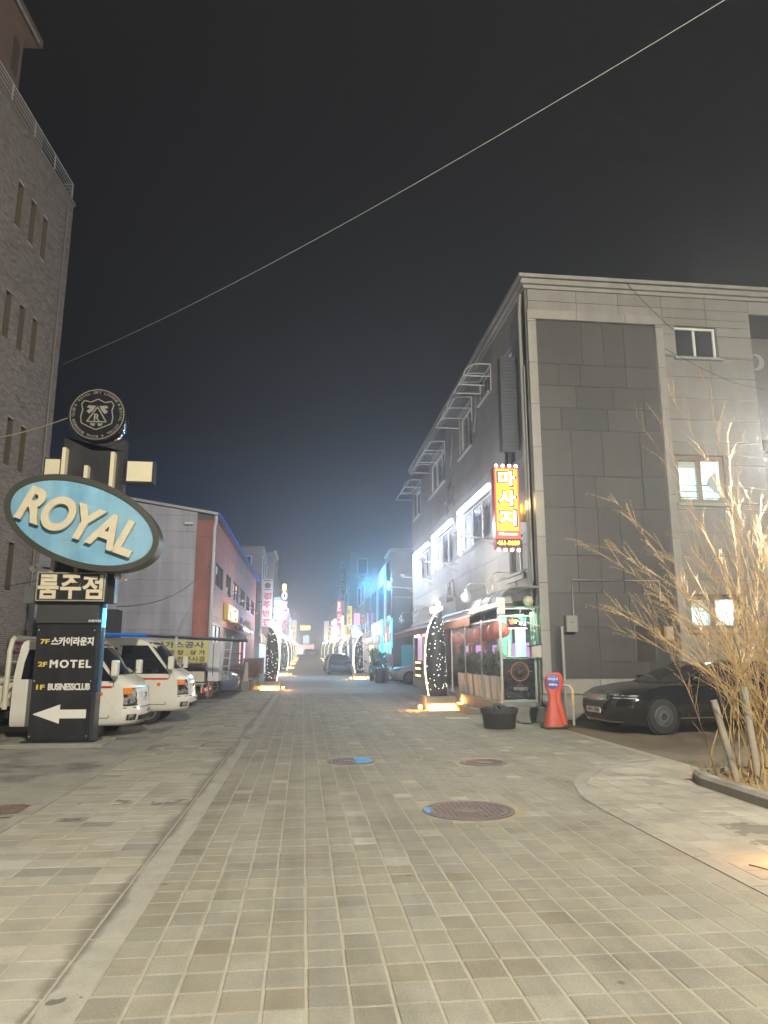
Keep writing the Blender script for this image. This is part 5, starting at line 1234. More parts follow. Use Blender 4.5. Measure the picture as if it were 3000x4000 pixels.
        for s_ in (-1, 1): hp.tube([(x0+.02, s_*.78, .62), (x0+.02, s_*.78, 1.72), (x0+.02, s_*.70, 1.92), (x0+.02, s_*.58, 1.97)], .05, 8)
        hp.tube([(x0+.02, -.6, 1.97), (x0+.02, .6, 1.97)], .05, 8); hp.tube([(x0+.02, -.78, 1.15), (x0+.02, .78, 1.15)], .03, 6); hp.tube([(x0+.02, -.78, 1.5), (x0+.02, .78, 1.5)], .03, 6)
        hp.build('cab_guard', m_wbed, t, local=True, smooth=40)
        for s_ in (-1, 1):
            MB().box((x1-.02, s_*.80, .42), (x1+.05, s_*.52, .54)).build('tail_lamp', m_redl, t, local=True)
            MB().box((x1+.05, s_*.80, .40), (x1+.09, s_*.50, .66)).build('tail_bracket', m_wbed, t, local=True)
        MB().box((x1-.015, -.22, .42), (x1, .22, .56)).build('rear_plate', m_plate, t, local=True)
    return t
truck('pickup_truck', 'white cab-over pickup truck parked right behind the pylon sign', (-3.16, 15.52, -.08), R(0), cablen=2.40)
truck('pickup_truck', 'white cab-over pickup truck parked second from the pylon sign', (-2.60, 18.25, -.01), R(0), cablen=2.40)
t3 = truck('pickup_truck', 'white pickup truck seen tail first with yellow board on its bed', (-7.6, 24.3, -.01), R(180), cablen=1.75)
# cargo of the third truck: advertising board, white cabinet, ladder, toolbox, pipes
bd = thing('advert_board', 'yellow board with blue korean gas works lettering on the third truck', 'sign', (-3.75, 23.5, 1.1))
MB().box((-4.75, 23.50, 1.33), (-3.02, 23.54, 2.02)).build('board', M('pale_yellow_board', (.62, .58, .20), .5, var=.06), bd)
mb = MB(); text(mb, '서가스공사', (-3.92, 23.498, 1.88), X_, Z_, 1.55, .20, .004, bold=.025); mb.build('blue_lettering', M('blue_ink', (.02, .03, .25), .5), bd)
mb = MB(); text(mb, '공 장 . 상 가', (-3.68, 23.498, 1.64), X_, Z_, 1.15, .15, .004, bold=.03); text(mb, '배관전문시공', (-3.75, 23.498, 1.43), X_, Z_, 1.30, .17, .004, bold=.02); mb.build('black_lettering', m_ink, bd)
t = thing('white_cabinet', 'white sheet metal cabinet standing on the third truck beside the yellow board', 'cabinet', (-2.85, 23.9, .75))
MB().box((-3.0, 23.5, .75), (-2.66, 24.6, 1.98)).build('body', M('dirty_white_sheet', (.60, .60, .64), .5, var=.15, vscale=3), t, bevel=.01)
MB().box((-2.86, 23.492, .9), (-2.84, 23.499, 1.9)).build('door_seam', m_blkpl, t)
t = thing('step_ladder', 'aluminium ladder leaning on the third truck bed', 'ladder', (-2.35, 24.0, .8))
for dx in (0, .22): MB().bar((-2.62+dx, 23.75, .8), (-2.52+dx, 23.75, 2.15), .04, .06).build('stile', m_alu, t)
for k in range(5): MB().bar((-2.60+k*.018, 23.75, .95+k*.26), (-2.40+k*.018, 23.75, .95+k*.26), .03, .03).build('rung', m_alu, t)
t = thing('tool_crate', 'black tool crate at the front of the third truck bed', 'crate', (-3.45, 23.8, .75))
MB().box((-3.75, 23.55, .75), (-3.2, 24.3, 1.28)).build('body', m_blkpl, t, bevel=.02)
MB().tube([(-3.62, 23.9, 1.28), (-3.62, 23.9, 1.40), (-3.3, 23.9, 1.40), (-3.3, 23.9, 1.28)], .02, 6).build('handle', m_blkpl, t)
t = thing('tarp_bundle', 'grey tarpaulin bundle on the tail of the third truck bed', 'tarpaulin', (-2.6, 24.5, .75))
mb = MB(); rr = random.Random(2); N = 12
for j in range(8):
    for k in range(N): a = math.pi*k/(N-1); mb.v.append((-3.1+j*.09, 24.65+.42*math.cos(a)*(1+rr.uniform(-.12, .12)), .75+.5*math.sin(a)*(1+rr.uniform(-.2, .2))*(1-.02*j*j)))
for j in range(7):
    for k in range(N-1): a = j*N+k; mb.f.append((a, a+N, a+N+1, a+1)); mb.t.append(0); mb.w.append(0)
mb.build('cloth', M('grey_tarp', (.30, .31, .30), .8, var=.2, vscale=5), t, smooth=50, fixn=True)
t = thing('pipe_bundle', 'bundle of long pipes with painted blue reflection carried above the trucks', 'pipe', (-4, 21, 2.0))
for k in range(4):
    MB().tube([(-7.2, 20.9+k*.09, 2.17-.012*k), (-4.4, 20.9+k*.09, 2.12-.012*k)], .032, 8).build('blue_pipe', M('blue_reflection_pipe', (.03, .16, .55), .25, var=.1, emit=(.03, .25, 1.0), estr=.22, samp=False), t)  # blue light reflected on the pipes, put in as colour and glow
    MB().tube([(-4.39, 20.9+k*.09, 2.12-.012*k), (-1.6, 20.9+k*.09, 1.98-.012*k)], .028, 8).build('grey_pipe', M('grey_pipe', (.18, .20, .30), .35, .4), t)
for xx in (-6.6, -3.6): MB().box((xx, 20.85, .9), (xx+.05, 20.89, 2.08)).build('rack_post', m_steel, t)
for xx in (-6.6, -3.6): MB().box((xx, 20.89, 2.02-.0), (xx+.05, 21.3, 2.06)).build('rack_bar', m_steel, t)

# ---- sedans
def sedan(name, label, loc, rz, paint, rimmesh=False, detail=True, group=None, cat='car', suv=False, hatch=False):
    t = thing(name, label, cat, loc, rz, group); h = .18 if suv else 0
    Lb = [(.20, -.18, -5.0, .88, .35, .3), (.30, -.06, -5.1, .93, .40, .3), (.50, 0, -5.14, .95, .42, .3), (.66, -.02, -5.15, .955, .42, .3), (.78, -.12, -5.14, .95, .40, .3), (.88+h*.5, -.32, -5.10, .935, .36, .28), (.95+h, -.85, -4.95, .915, .22, .2), (1.0+h, -1.5, -4.7, .86, .12, .15)]
    body = loft(Lb, 'body', paint, t)
    xe = -4.95 if suv else -4.55; x2 = -4.6 if suv else -3.75
    Lg = [(.96+h, -1.35, xe, .86, .10, .12), (1.10+h, -1.68, xe+.12, .82, .10, .12), (1.25+h, -2.02, xe+.42 if not suv else xe+.1, .76, .10, .12), (1.38+h, -2.38, x2-.3, .69, .12, .14), (1.45+h, -2.7, x2, .62, .16, .2), (1.475+h, -3.0, x2+.35, .5, .2, .25)]
    gh = loft(Lg, 'greenhouse', paint, t)
    fpatch(Lg, [1.0+h, 1.12+h, 1.26+h, 1.385+h], -.88, .88, 'windshield', m_vglass, gh)
    fpatch(Lg, [1.02+h, 1.14+h, 1.28+h, 1.38+h], -.86, .86, 'rear_window', m_vglass, gh, back=True)
    for s_ in (-1, 1):
        spatch(Lg, [(1.0+h, -2.75, -1.75), (1.12+h, -2.75, -1.95), (1.25+h, -2.75, -2.22), (1.37+h, -2.75, -2.52)], s_, 'side_window', m_vglass, gh)
        spatch(Lg, [(1.0+h, xe+.45, -2.83), (1.12+h, xe+.55, -2.83), (1.25+h, xe+.75, -2.83), (1.37+h, x2+.0, -2.83)], s_, 'side_window', m_vglass, gh)
        if detail:
            mb = MB(); mb.box((-1.95, s_*.93, 1.0+h), (-1.78, s_*1.06, 1.13+h)); mb.build('mirror', paint, gh, local=True, bevel=.03)
            for xh in (-2.72, -3.72): MB().box((xh, s_*.955, .80+h), (xh+.22, s_*.975, .83+h)).build('door_handle', m_chrome, body, local=True)
            spatch(Lb, [(.30, -5.0+.9, -1.35), (.325, -4.1, -1.35)], s_, 'sill_trim', m_chrome, body, .006)
            for xd in (-1.62, -2.80): spatch(Lb, [(.36, xd, xd+.012), (.86, xd, xd+.012)], s_, 'door_seam', m_blkpl, body, .003)
        for xw in (-.98, -4.05):
            MB().lathe([(.40, -.02), (.40, .012), (.345, .012), (.345, -.02)], (xw, s_*.948, .355), 28, axis='y', caps=False).build('arch_lip', m_blkpl if not suv else m_blkpl, body, local=True)
            MB().lathe([(.345, 0), (.01, 0)], (xw, s_*.951, .355), 24, axis='y', caps=False).build('arch_void', m_tyre, body, local=True, fixn=True)
            wheel(t, xw, s_*.865, .355, .22, rimmesh, s_)
        a, b_ = sorted((s_*.58, s_*.985))
        for z0, z1 in ((.695, .725), (.745, .775)): fpatch(Lb, [z0, z1], a, b_, 'headlamp', m_lens, body, .012)
        a, b_ = sorted((s_*.62, s_*.98))
        fpatch(Lb, [.70, .78, .86], a, b_, 'tail_lamp', m_redl, body, .012, back=True)
    # shield grille with crossed bars
    zs_ = [.32, .40, .55, .70, .77]
    hw = lambda z: .20+.34*min(1, max(0, (z-.32)/.38))
    g_ = fpatch(Lb, zs_, lambda z: -hw(z), lambda z: hw(z), 'grille', m_blkpl, body, .012, 13)
    if detail:
        mb = MB()
        for s_ in (-1, 1):
            for k in range(-7, 14):
                pts = []
                for q in range(9):
                    z = .33+.43*q/8; tt = s_*(-.62+k*.105+q*.075)
                    if abs(tt) <= hw(z): x, wd = front_x(Lb, z, tt); pts.append((x+.018, tt*wd, z))
                if len(pts) > 1: mb.tube(pts, .008, 4)
        mb.build('grille_mesh', m_chrome, g_, local=True, kind='stuff')
        mb = MB(); pts = []
        for q in range(17):
            tt = -.78+1.56*q/16; x, wd = front_x(Lb, .24, tt); pts.append((x+.02, tt*wd, .24))
        mb.tube(pts, .012, 5).build('lip_trim', m_chrome, body, local=True)
        x, wd = front_x(Lb, .45, 0)
        MB().box((x+.02, -.26, .40), (x+.035, .26, .51)).build('number_plate', m_plate, body, local=True)
        mb = MB(); text(mb, '188누', (x+.036, -.11, .455), Y_, Z_, .22, .07, .002, bold=.02); text(mb, '3786', (x+.036, .12, .455), Y_, Z_, .20, .075, .002, bold=.02); mb.build('plate_characters', m_ink, body, local=True)
    x, wd = back_x(Lb, .62, 0); MB().box((x-.02, -.26, .56), (x-.006, .26, .67)).build('rear_plate', m_plate, body, local=True)
    return t
m_bcar = M('black_car_paint', (0.006, 0.006, 0.0065), .1, var=.0, coat=1.0)
m_scar = M('silver_blue_paint', (0.16, 0.19, 0.25), .3, .4, var=.05, coat=.5)
sedan('black_sedan', 'black luxury sedan with shield grille parked in front of the stone building', (6.12, 14.90, -.015), R(180+9), m_bcar, True)
sedan('hatchback_car', 'grey blue car half hidden behind the third truck tail', (-2.55, 30.2, 0), R(0), m_scar, detail=False)
sedan('silver_car', 'silver grey car parked nose out below the blue lit restaurant', (4.95, 41.2, 0), R(180), M('silver_paint', (.42, .42, .40), .35, .4, coat=.5), detail=False)
sedan('dark_suv', 'dark sport utility car parked facing the camera beside the blue dotted tusk lamp', (2.95, 57.5, gz(57)), R(-90), M('navy_paint', (.025, .03, .05), .25, coat=.6), detail=False, suv=True)
sedan('dark_car', 'dark car parked on the right behind the sport utility car', (2.9, 66, gz(66)), R(-90), M('charcoal_paint', (.05, .05, .055), .3, coat=.6), detail=False)
sedan('white_car', 'white car crossing at the far end of the street', (5.0, 208, gz(208)), R(0), M('white_paint', (.65, .67, .6), .35, coat=.5), detail=False, suv=True)
# ================================================================== TUSK SHAPED STREET LAMPS
m_tusk = M('perforated_black_steel', (0.030, 0.034, 0.042), .5, .4, var=.15)
m_tube = E_('warm_white_led_tube', (1.0, 0.88, 0.55), 3.6)
m_dot = E_('white_light_dots', (1.0, 0.97, 0.86), 5.0)
m_head = E_('lamp_head_white', (1.0, 0.92, 0.72), 10.0)
m_base_st = M('lamp_base_granite', (0.33, 0.30, 0.26), .7, var=.12, vscale=6, bump=.1)
m_oran = E_('orange_light_bar', (1.0, 0.56, 0.18), 10.0)
def tusk(name, label, loc, side):
    """side = +1: on the right of the street, led edge towards -x; built in local coordinates"""
    t = thing(name, label, 'street lamp', loc, 0, 'tusk shaped lamps along the street')
    s = -side
    # inner (street side) edge and outer edge of the tusk, x measured towards the street
    inner = [(.27, .38), (.325, .7), (.365, 1.05), (.375, 1.4), (.36, 1.75), (.325, 2.05), (.26, 2.35), (.16, 2.6), (.03, 2.80), (-.10, 2.90)]
    outer = [(-.27, .38), (-.265, .7), (-.255, 1.05), (-.24, 1.4), (-.22, 1.75), (-.205, 2.05), (-.19, 2.35), (-.17, 2.6), (-.15, 2.80), (-.14, 2.90)]
    N = 16; vs = []; fs = []
    for (xi, z), (xo, _) in zip(inner, outer):
        cx, hw = (xi+xo)/2, (xi-xo)/2
        for k in range(N): a = 2*math.pi*k/N; vs.append((s*(cx+hw*math.cos(a)), .62*max(hw, .03)*math.sin(a), z))
    for i in range(len(inner)-1):
        for k in range(N): k2 = (k+1) % N; fs.append((i*N+k, i*N+k2, (i+1)*N+k2, (i+1)*N+k))
    fs.append(tuple((len(inner)-1)*N+k for k in range(N)))
    MB().add(vs, fs).build('tusk_body', m_tusk, t, smooth=50, local=True, fixn=True)
    MB().tube([(s*(x+.02), 0, z) for x, z in inner], .019, 8).build('led_tube', m_tube, t, local=True, smooth=60)
    rng = random.Random(int(loc[1]*10)); mb = MB()
    for _ in range(150):
        z = .5+2.2*rng.random()**1.15; a = rng.uniform(0, 2*math.pi)
        for q in range(len(inner)-1):
            if inner[q][1] <= z <= inner[q+1][1]: f = (z-inner[q][1])/(inner[q+1][1]-inner[q][1]); xi = inner[q][0]+f*(inner[q+1][0]-inner[q][0]); xo = outer[q][0]+f*(outer[q+1][0]-outer[q][0]); break
        cx, hw = (xi+xo)/2, (xi-xo)/2
        p = Vector((s*(cx+hw*1.01*math.cos(a)), .626*hw*math.sin(a), z)); nn = Vector((s*math.cos(a)/max(hw, .05), math.sin(a)/max(.62*hw, .03), 0)).normalized()
        e = nn.cross(Z_).normalized(); r_ = rng.uniform(.010, .017)
        mb.add([p+nn*.004+(e*math.cos(k*math.pi/3)+Z_*math.sin(k*math.pi/3))*r_ for k in range(6)], [(0,1,2,3,4,5)])
    mb.build('light_dots', m_dot, t, local=True, kind='stuff')
    hd = MB().add([(s*.19, -.11, 2.98), (s*-.15, -.11, 2.98), (s*-.15, .11, 2.98), (s*.19, .11, 2.98), (s*.19, -.11, 2.80), (s*.08, -.11, 2.80), (s*.08, .11, 2.80), (s*.19, .11, 2.80), (s*-.15, -.11, 2.915), (s*-.15, .11, 2.915)], [(0,1,2,3),(0,3,7,4),(4,7,6,5),(5,6,9,8),(1,8,9,2),(0,4,5,8,1),(3,2,9,6,7)])
    hd.build('lamp_head', m_head, t, local=True, fixn=True)
    mb = MB()
    for k in range(3): mb.tube([(s*(.0-.04*k), 0, 2.98), (s*(.01-.05*k), 0, 3.14)], .008, 4)
    mb.build('finial_spikes', m_steel, t, local=True)
    MB().box((-.45, -.45, 0), (.45, .45, .37)).build('base_block', m_base_st, t, local=True, bevel=.015)
    bar = MB().box((-.40, -.53, .012), (.42, -.455, .07)).build('light_bar', m_oran, t, local=True)
    MB().box((-.40, -.54, .071), (.42, -.452, .085)).build('bar_cap', m_black, bar, local=True)
    for q in (1, -1): MB().lathe([(.04, 0), (.06, .03), (.06, .09), (.04, .11)], (s*.60*q, -.35*q, .03), 10).build('ground_spot', m_oran, t, local=True)  # one each side; the wall-side spot is added to light the planters
    return t
RL = [(4.0, 21.35), (3.75, 48.4), (3.85, 67), (3.85, 85), (3.85, 103), (3.85, 121), (3.85, 139)]
LL = [(-1.50, 34.2), (-1.55, 57), (-1.6, 76), (-1.6, 94), (-1.6, 112), (-1.6, 130), (-1.6, 148)]
proto = {}
def place_tusk(x, y, side, label, light=True, f=1.0):
    if side not in proto: proto[side] = t = tusk('tusk_lamp', label, (x, y, gz(y)), side)
    else:
        t = copy_tree(proto[side]); t.location = (x, y, gz(y)); t['label'] = label; OFF[t] = Vector((x, y, gz(y)))
    if light:
        t._l = None if False else None
    return t
tk = []
names = ('nearest', 'second', 'third', 'fourth', 'fifth', 'sixth', 'farthest')
for i, (x, y) in enumerate(RL): tk.append((place_tusk(x, y, 1, 'tusk lamp in front of the red lanterns, nearest on the right side' if i == 0 else ('tusk lamp with blue tinted dots beside the dark sport utility car' if i == 1 else names[i]+' glowing tusk lamp on the right side of the street'), False), y, 1))
for i, (x, y) in enumerate(LL): tk.append((place_tusk(x, y, -1, 'nearest tusk lamp on the left, by the brown railing' if i == 0 else names[i]+' glowing tusk lamp on the left side of the street', False), y, -1))
for t, y, sd in tk:
    if y < 135:
        add_light('POINT', 'head_light', t, (-.10*sd, 0, 3.16), 360 if y < 50 else 380, (1.0, .92, .76), local=True, radius=.1)
        add_light('AREA', 'base_light', t, (.0, -.60, .10), 70, (1.0, .44, .11), local=True, size=.8, sizey=.08, rot=(R(35), 0, 0))
        if y < 62:
            add_light('POINT', 'ground_spot_light', t, (-.80*sd, -.5, .2), 32, (1.0, .42, .10), local=True, radius=.06)
            add_light('POINT', 'ground_spot_light', t, (.72*sd, .30, .22), 32, (1.0, .42, .10), local=True, radius=.06)  # added wall-side lamp that brings orange light to the planters
fl = thing('ground_floodlight', 'orange ground floodlight at the right edge with a cable on the paving', 'floodlight', (3.9, 5.4, 0))
MB().box((3.78, 5.30, .02), (4.02, 5.50, .16)).build('housing', m_black, fl, bevel=.015)
MB().box((3.765, 5.32, .04), (3.778, 5.48, .14)).build('lens', m_oran, fl)
MB().tube([(3.85, 5.30, .03), (3.70, 4.95, .012), (3.50, 5.05, .012), (3.40, 5.30, .012), (3.36, 5.40, .010)], .005, 5).build('cable', m_black, fl)
add_light('POINT', 'flood', fl, (3.68, 5.40, .26), 14, (1.0, .40, .08), radius=.05)
# ================================================================== TALL STREET LIGHTS (outside the frame, real posts)
m_post = M('street_light_post', (.25, .25, .25), .5, .6, var=.1)
def street_light(label, base, arm, zh, energy, col, spot):
    t = thing('street_light', label, 'street light', (base[0], base[1], 0), group='tall street lights outside the frame')
    hx, hy = base[0]+arm[0], base[1]+arm[1]
    MB().tube([(base[0], base[1], 0), (base[0], base[1], zh-.5), (base[0]+arm[0]*.25, base[1]+arm[1]*.25, zh-.1), (hx, hy, zh)], [.09, .07, .05, .04], 10).build('post', m_post, t)
    MB().box((hx-.18, hy-.18, zh-.02), (hx+.18, hy+.18, zh+.07)).build('luminaire', m_post, t, bevel=.02)
    MB().box((hx-.15, hy-.15, zh-.045), (hx+.15, hy+.15, zh-.021)).build('diffuser', E_('street_light_led', (1.0, .9, .72), 30), t)
    l = add_light('POINT', 'lamp_light', t, (hx, hy, zh-.20), energy, col, radius=.14)
    return t
street_light('tall floodlight mast standing behind the camera', (3.9, -6.4), (-.5, .4), 12.0, 24500, (1.0, .92, .765), 170)
sl = street_light('tall street light beside the right edge of the photo by the side lot', (7.25, 9.3), (-.3, -.2), 4.65, 1250, (1.0, .93, .80), 178)

# ================================================================== BARE SHRUB WITH SUPPORT POSTS
m_stem = M('pale_brown_stem', (0.46, 0.325, 0.13), .7, var=.25, vscale=8)
m_twig = M('tan_twig', (0.46, 0.325, 0.15), .75, var=.25, vscale=6)
sb = thing('bare_shrub', 'large leafless shrub of long tan stems at the right edge', 'shrub', (5.9, 8.6, .08))
rng = random.Random(33); tw = MB(); bud = MB()
for i in range(80):
    bx_, by_ = max(5.12, 5.95+rng.gauss(0, .42)), min(9.0, 8.5+rng.gauss(0, .3))
    an = rng.uniform(-1, 1); lean = (an*1.10 if an < 0 else an*.8)
    ln = rng.uniform(2.5, 4.8)*(1-.12*abs(an))
    if rng.random() < .22: ln *= 1.28
    ly = rng.gauss(0, .30)
    dirx = lean*.62; n_ = 13; path = []; x, y, z = bx_, by_, .08; vx, vy, vz = dirx*.35, ly*.4, 1.0
    kx = rng.gauss(0, .035); ky = rng.gauss(0, .035)
    for k in range(n_):
        path.append((x, y, z)); st = ln/n_
        vx += dirx*.15+kx+rng.gauss(0, .03); vy += ly*.08+ky+rng.gauss(0, .03); L3 = math.sqrt(vx*vx+vy*vy+vz*vz)
        x += vx/L3*st; y += vy/L3*st; z += vz/L3*st
    r0 = rng.uniform(.005, .0115)
    MB().tube(path, [r0*(1-.85*k/(n_-1)) for k in range(n_)], 5).build('stem', m_stem, sb, smooth=60)
    for k in range(3, n_):                              # twigs
        for _ in range(rng.choice((2, 3, 4)) if k > 4 else 1):
            p = Vector(path[k-1]).lerp(Vector(path[k]), rng.random()); d = (Vector(path[k])-Vector(path[k-1])).normalized()
            s_ = Vector((rng.gauss(0, 1), rng.gauss(0, 1), rng.gauss(0, .6))).normalized()
            e = (d*1.25+s_*.6).normalized(); l_ = rng.uniform(.12, .62)*(1.15-k/n_*.5)
            q = [p, p+e*l_*.5+Vector((0, 0, .02)), p+e*l_+Vector((0, 0, .07*l_))]
            tw.tube(q, [.0034, .0026, .0015], 3, caps=False)
            for b_ in range(5):
                c = p+e*l_*(.25+.18*b_); r_ = rng.uniform(.005, .009); o_ = s_.cross(e).normalized()*.008*(1 if b_ % 2 else -1)
                bud.add([c+o_+Vector((r_, 0, 0)), c+o_+Vector((-r_*.5, r_*.8, 0)), c+o_+Vector((-r_*.5, -r_*.8, 0)), c+o_+Vector((0, 0, r_*1.8))], [(0,1,3),(1,2,3),(2,0,3),(0,2,1)])
tw.build('twigs', m_twig, sb, kind='stuff')
bud.build('buds', M('pinkish_bud', (.34, .21, .13), .7, var=.2), sb, kind='stuff')
m_wpost = M('grey_timber_post', (.30, .27, .21), .8, var=.2, vscale=10, bump=.3)
for i, (x, y, h, lx, lb) in enumerate(((5.13, 8.30, 1.02, -.20, 'shorter leaning timber stake in front of the bare shrub'), (5.30, 8.16, 1.18, -.06, 'taller upright timber stake in front of the bare shrub'))):
    tag(MB().tube([(x, y, .02), (x+lx*.5, y+.02, h*.5), (x+lx, y+.04, h)], [.045, .043, .040], 9).build('timber_stake', m_wpost, smooth=50), lb, 'post', 'stakes at the bare shrub')
# dry grass tufts in the bed
gr = MB()
for _ in range(900):
    x, y = 5.0+rng.random()**1.4*2.2, rng.uniform(6.4, 9.1); h = rng.uniform(.05, .26); a = rng.uniform(0, 6.28); dx, dy = math.cos(a)*h*.6, math.sin(a)*h*.6
    gr.add([(x-.004, y, .06), (x+.004, y, .06), (x+dx, y+dy, .06+h)], [(0,1,2)])
o = gr.build('dry_grass', M('dry_grass_blade', (.38, .26, .12), .8, var=.3, vscale=9)); tag(o, 'dry grass and weeds growing in the soil bed', 'grass'); o['kind'] = 'stuff'
# ================================================================== TUB, CONES, BOLLARD
t = thing('black_tub', 'large round black rubber tub standing before the restaurant step', 'tub', (4.28, 15.68, 0))
MB().lathe([(.33, 0), (.345, .02), (.375, .30), (.38, .31), (.405, .32), (.41, .42), (.40, .43), (.37, .43), (.365, .36), (.02, .34)], (4.28, 15.68, 0), 36, caps=False).build('tub_body', M('black_rubber_tub', (.03, .026, .024), .55, var=.25, vscale=7), t, smooth=40, fixn=True)
mb = MB(); rr = random.Random(6)
for k in range(9): a = rr.uniform(0, 6.28); mb.tube([(4.28+.3*math.cos(a), 15.68+.3*math.sin(a), .38), (4.28+.1*math.cos(a+1), 15.68+.1*math.sin(a+1), .45+.04*rr.random()), (4.28+.3*math.cos(a+2), 15.68+.3*math.sin(a+2), .39)], .025, 6)
mb.build('folded_cover', M('black_tarp', (.02, .02, .02), .6), t, smooth=50)
for a in (R(200), R(20)): MB().tube([(4.28+.40*math.cos(a)-.0, 15.68+.40*math.sin(a), .36), (4.28+.47*math.cos(a), 15.68+.47*math.sin(a), .35), (4.28+.40*math.cos(a+.2), 15.68+.40*math.sin(a+.2), .30)], .014, 5).build('handle', m_black, t)
m_oc = M('faded_red_plastic', (0.52, 0.085, 0.045), .5, var=.15, vscale=5)
def cone(label, x, y, sign=True):
    t = thing('parking_cone', label, 'cone', (x, y, 0), group='red plastic parking cones')
    MB().box((x-.24, y-.22, 0), (x+.24, y+.22, .05)).build('rubber_foot', m_black, t, bevel=.012)
    # body: flat waisted paddle, lofted through width/depth at heights
    prof = [(.05, .21, .17), (.12, .20, .16), (.30, .16, .12), (.48, .115, .085), (.62, .09, .065), (.74, .095, .06), (.80, .13, .055), (.88, .165, .05), (1.0, .175, .048), (1.10, .15, .045), (1.16, .09, .04), (1.175, .05, .03)]
    vs = []; fs = []; N = 18
    for z, wx, wy in prof:
        for k in range(N): a = 2*math.pi*k/N; vs.append((x+wx*math.copysign(abs(math.cos(a))**.8, math.cos(a)), y+wy*math.copysign(abs(math.sin(a))**.8, math.sin(a)), z))
    for i in range(len(prof)-1):
        for k in range(N): k2 = (k+1) % N; fs.append((i*N+k, i*N+k2, (i+1)*N+k2, (i+1)*N+k))
    fs.append(tuple((len(prof)-1)*N+k for k in range(N)))
    MB().add(vs, fs).build('paddle_body', m_oc, t, smooth=50)
    if sign:
        MB().prism(ell(.15, .155, 32), (x, y-.056, .99), (1,0,0), (0,0,1), (0, -.006, 0)).build('blue_disc', M('sign_blue', (.03, .09, .36), .45), t, fixn=True)
        MB().box((x-.14, y-.066, .985), (x+.14, y-.0625, 1.0)).build('red_bar', m_oc, t)
        mb = MB(); text(mb, '주차금지', (x, y-.0625, 1.045), X_, Z_, .22, .06, .003, bold=.03); text(mb, '대리콜가능', (x, y-.0625, .925), X_, Z_, .19, .05, .003, bold=.03); scribble(mb, (x, y-.0625, 1.105), X_, Z_, .14, .02, 6, .003, 2); mb.build('lettering', M('white_print', (.8, .8, .78), .5, var=0), t)
cone('red no parking cone with round blue sign', 5.42, 15.45)
cone('second red cone standing behind the blue sign cone', 5.66, 15.85, False)
t = thing('pipe_guard', 'white bent pipe guard with yellow tape next to the cones', 'bollard', (6.15, 16.1, 0))
MB().tube([(6.12, 16.1, 0), (6.12, 16.1, .78), (6.08, 16.14, .86), (5.95, 16.3, .88)], .032, 8).build('pipe', M('white_pipe_paint', (.5, .48, .4), .5, var=.1), t)
for z in (.42, .62): MB().lathe([(.036, 0), (.036, .08)], (6.12, 16.1, z), 10).build('yellow_tape', M('yellow_tape', (.65, .50, .05), .5), t)
tag(MB().tube([(5.0, 16.9, .1), (5.02, 16.6, .02), (5.2, 16.45, .015), (5.35, 16.6, .02), (5.5, 16.9, .1)], .012, 5).build('ground_cable', m_black), 'black cable lying on the ground before the step', 'cable')
t = thing('stone_block', 'small pale stone block lying before the restaurant step', 'block', (5.0, 16.7, 0))
MB().box((4.95, 16.75, 0), (5.3, 16.98, .2)).build('block', m_stone, t)
# ================================================================== CABLES
m_cab = M('pale_cable', (0.42, 0.44, 0.40), .5, var=.1)
def sag(p, q, d, n_=20): p = Vector(p); q = Vector(q); return [p.lerp(q, k/n_)+Vector((0, 0, -d*4*(k/n_)*(1-k/n_))) for k in range(n_+1)]
tag(MB().tube(sag((-8.75, 24.9, 11.75), (7.6, 8.2, 12.3), .45, 30), .0075, 5).build('overhead_cable', M('greenish_cable', (.34, .42, .36), .5, var=.3, vscale=3)), 'pale cable strung across the whole street against the night sky', 'cable')
tag(MB().tube(sag((-4.5, 13.7, 6.12), (-9.5, 17.5, 6.6), .25), .010, 5).build('overhead_cable', M('yellow_cable', (.55, .48, .25), .5)), 'yellowish cable from the round crest to the brick building', 'cable')
tag(MB().tube(sag((-4.75, 13.7, 2.95), (-9.2, 20, 3.4), .12), .008, 5).build('overhead_cable', m_black), 'dark cable from the pylon lamp to the brick building', 'cable')
tag(MB().tube(sag((-3.5, 13.9, 2.45), (-3.55, 28.0, 5.2), .45), .010, 5).build('overhead_cable', m_black), 'dark cable from the pylon sign to the red building', 'cable')
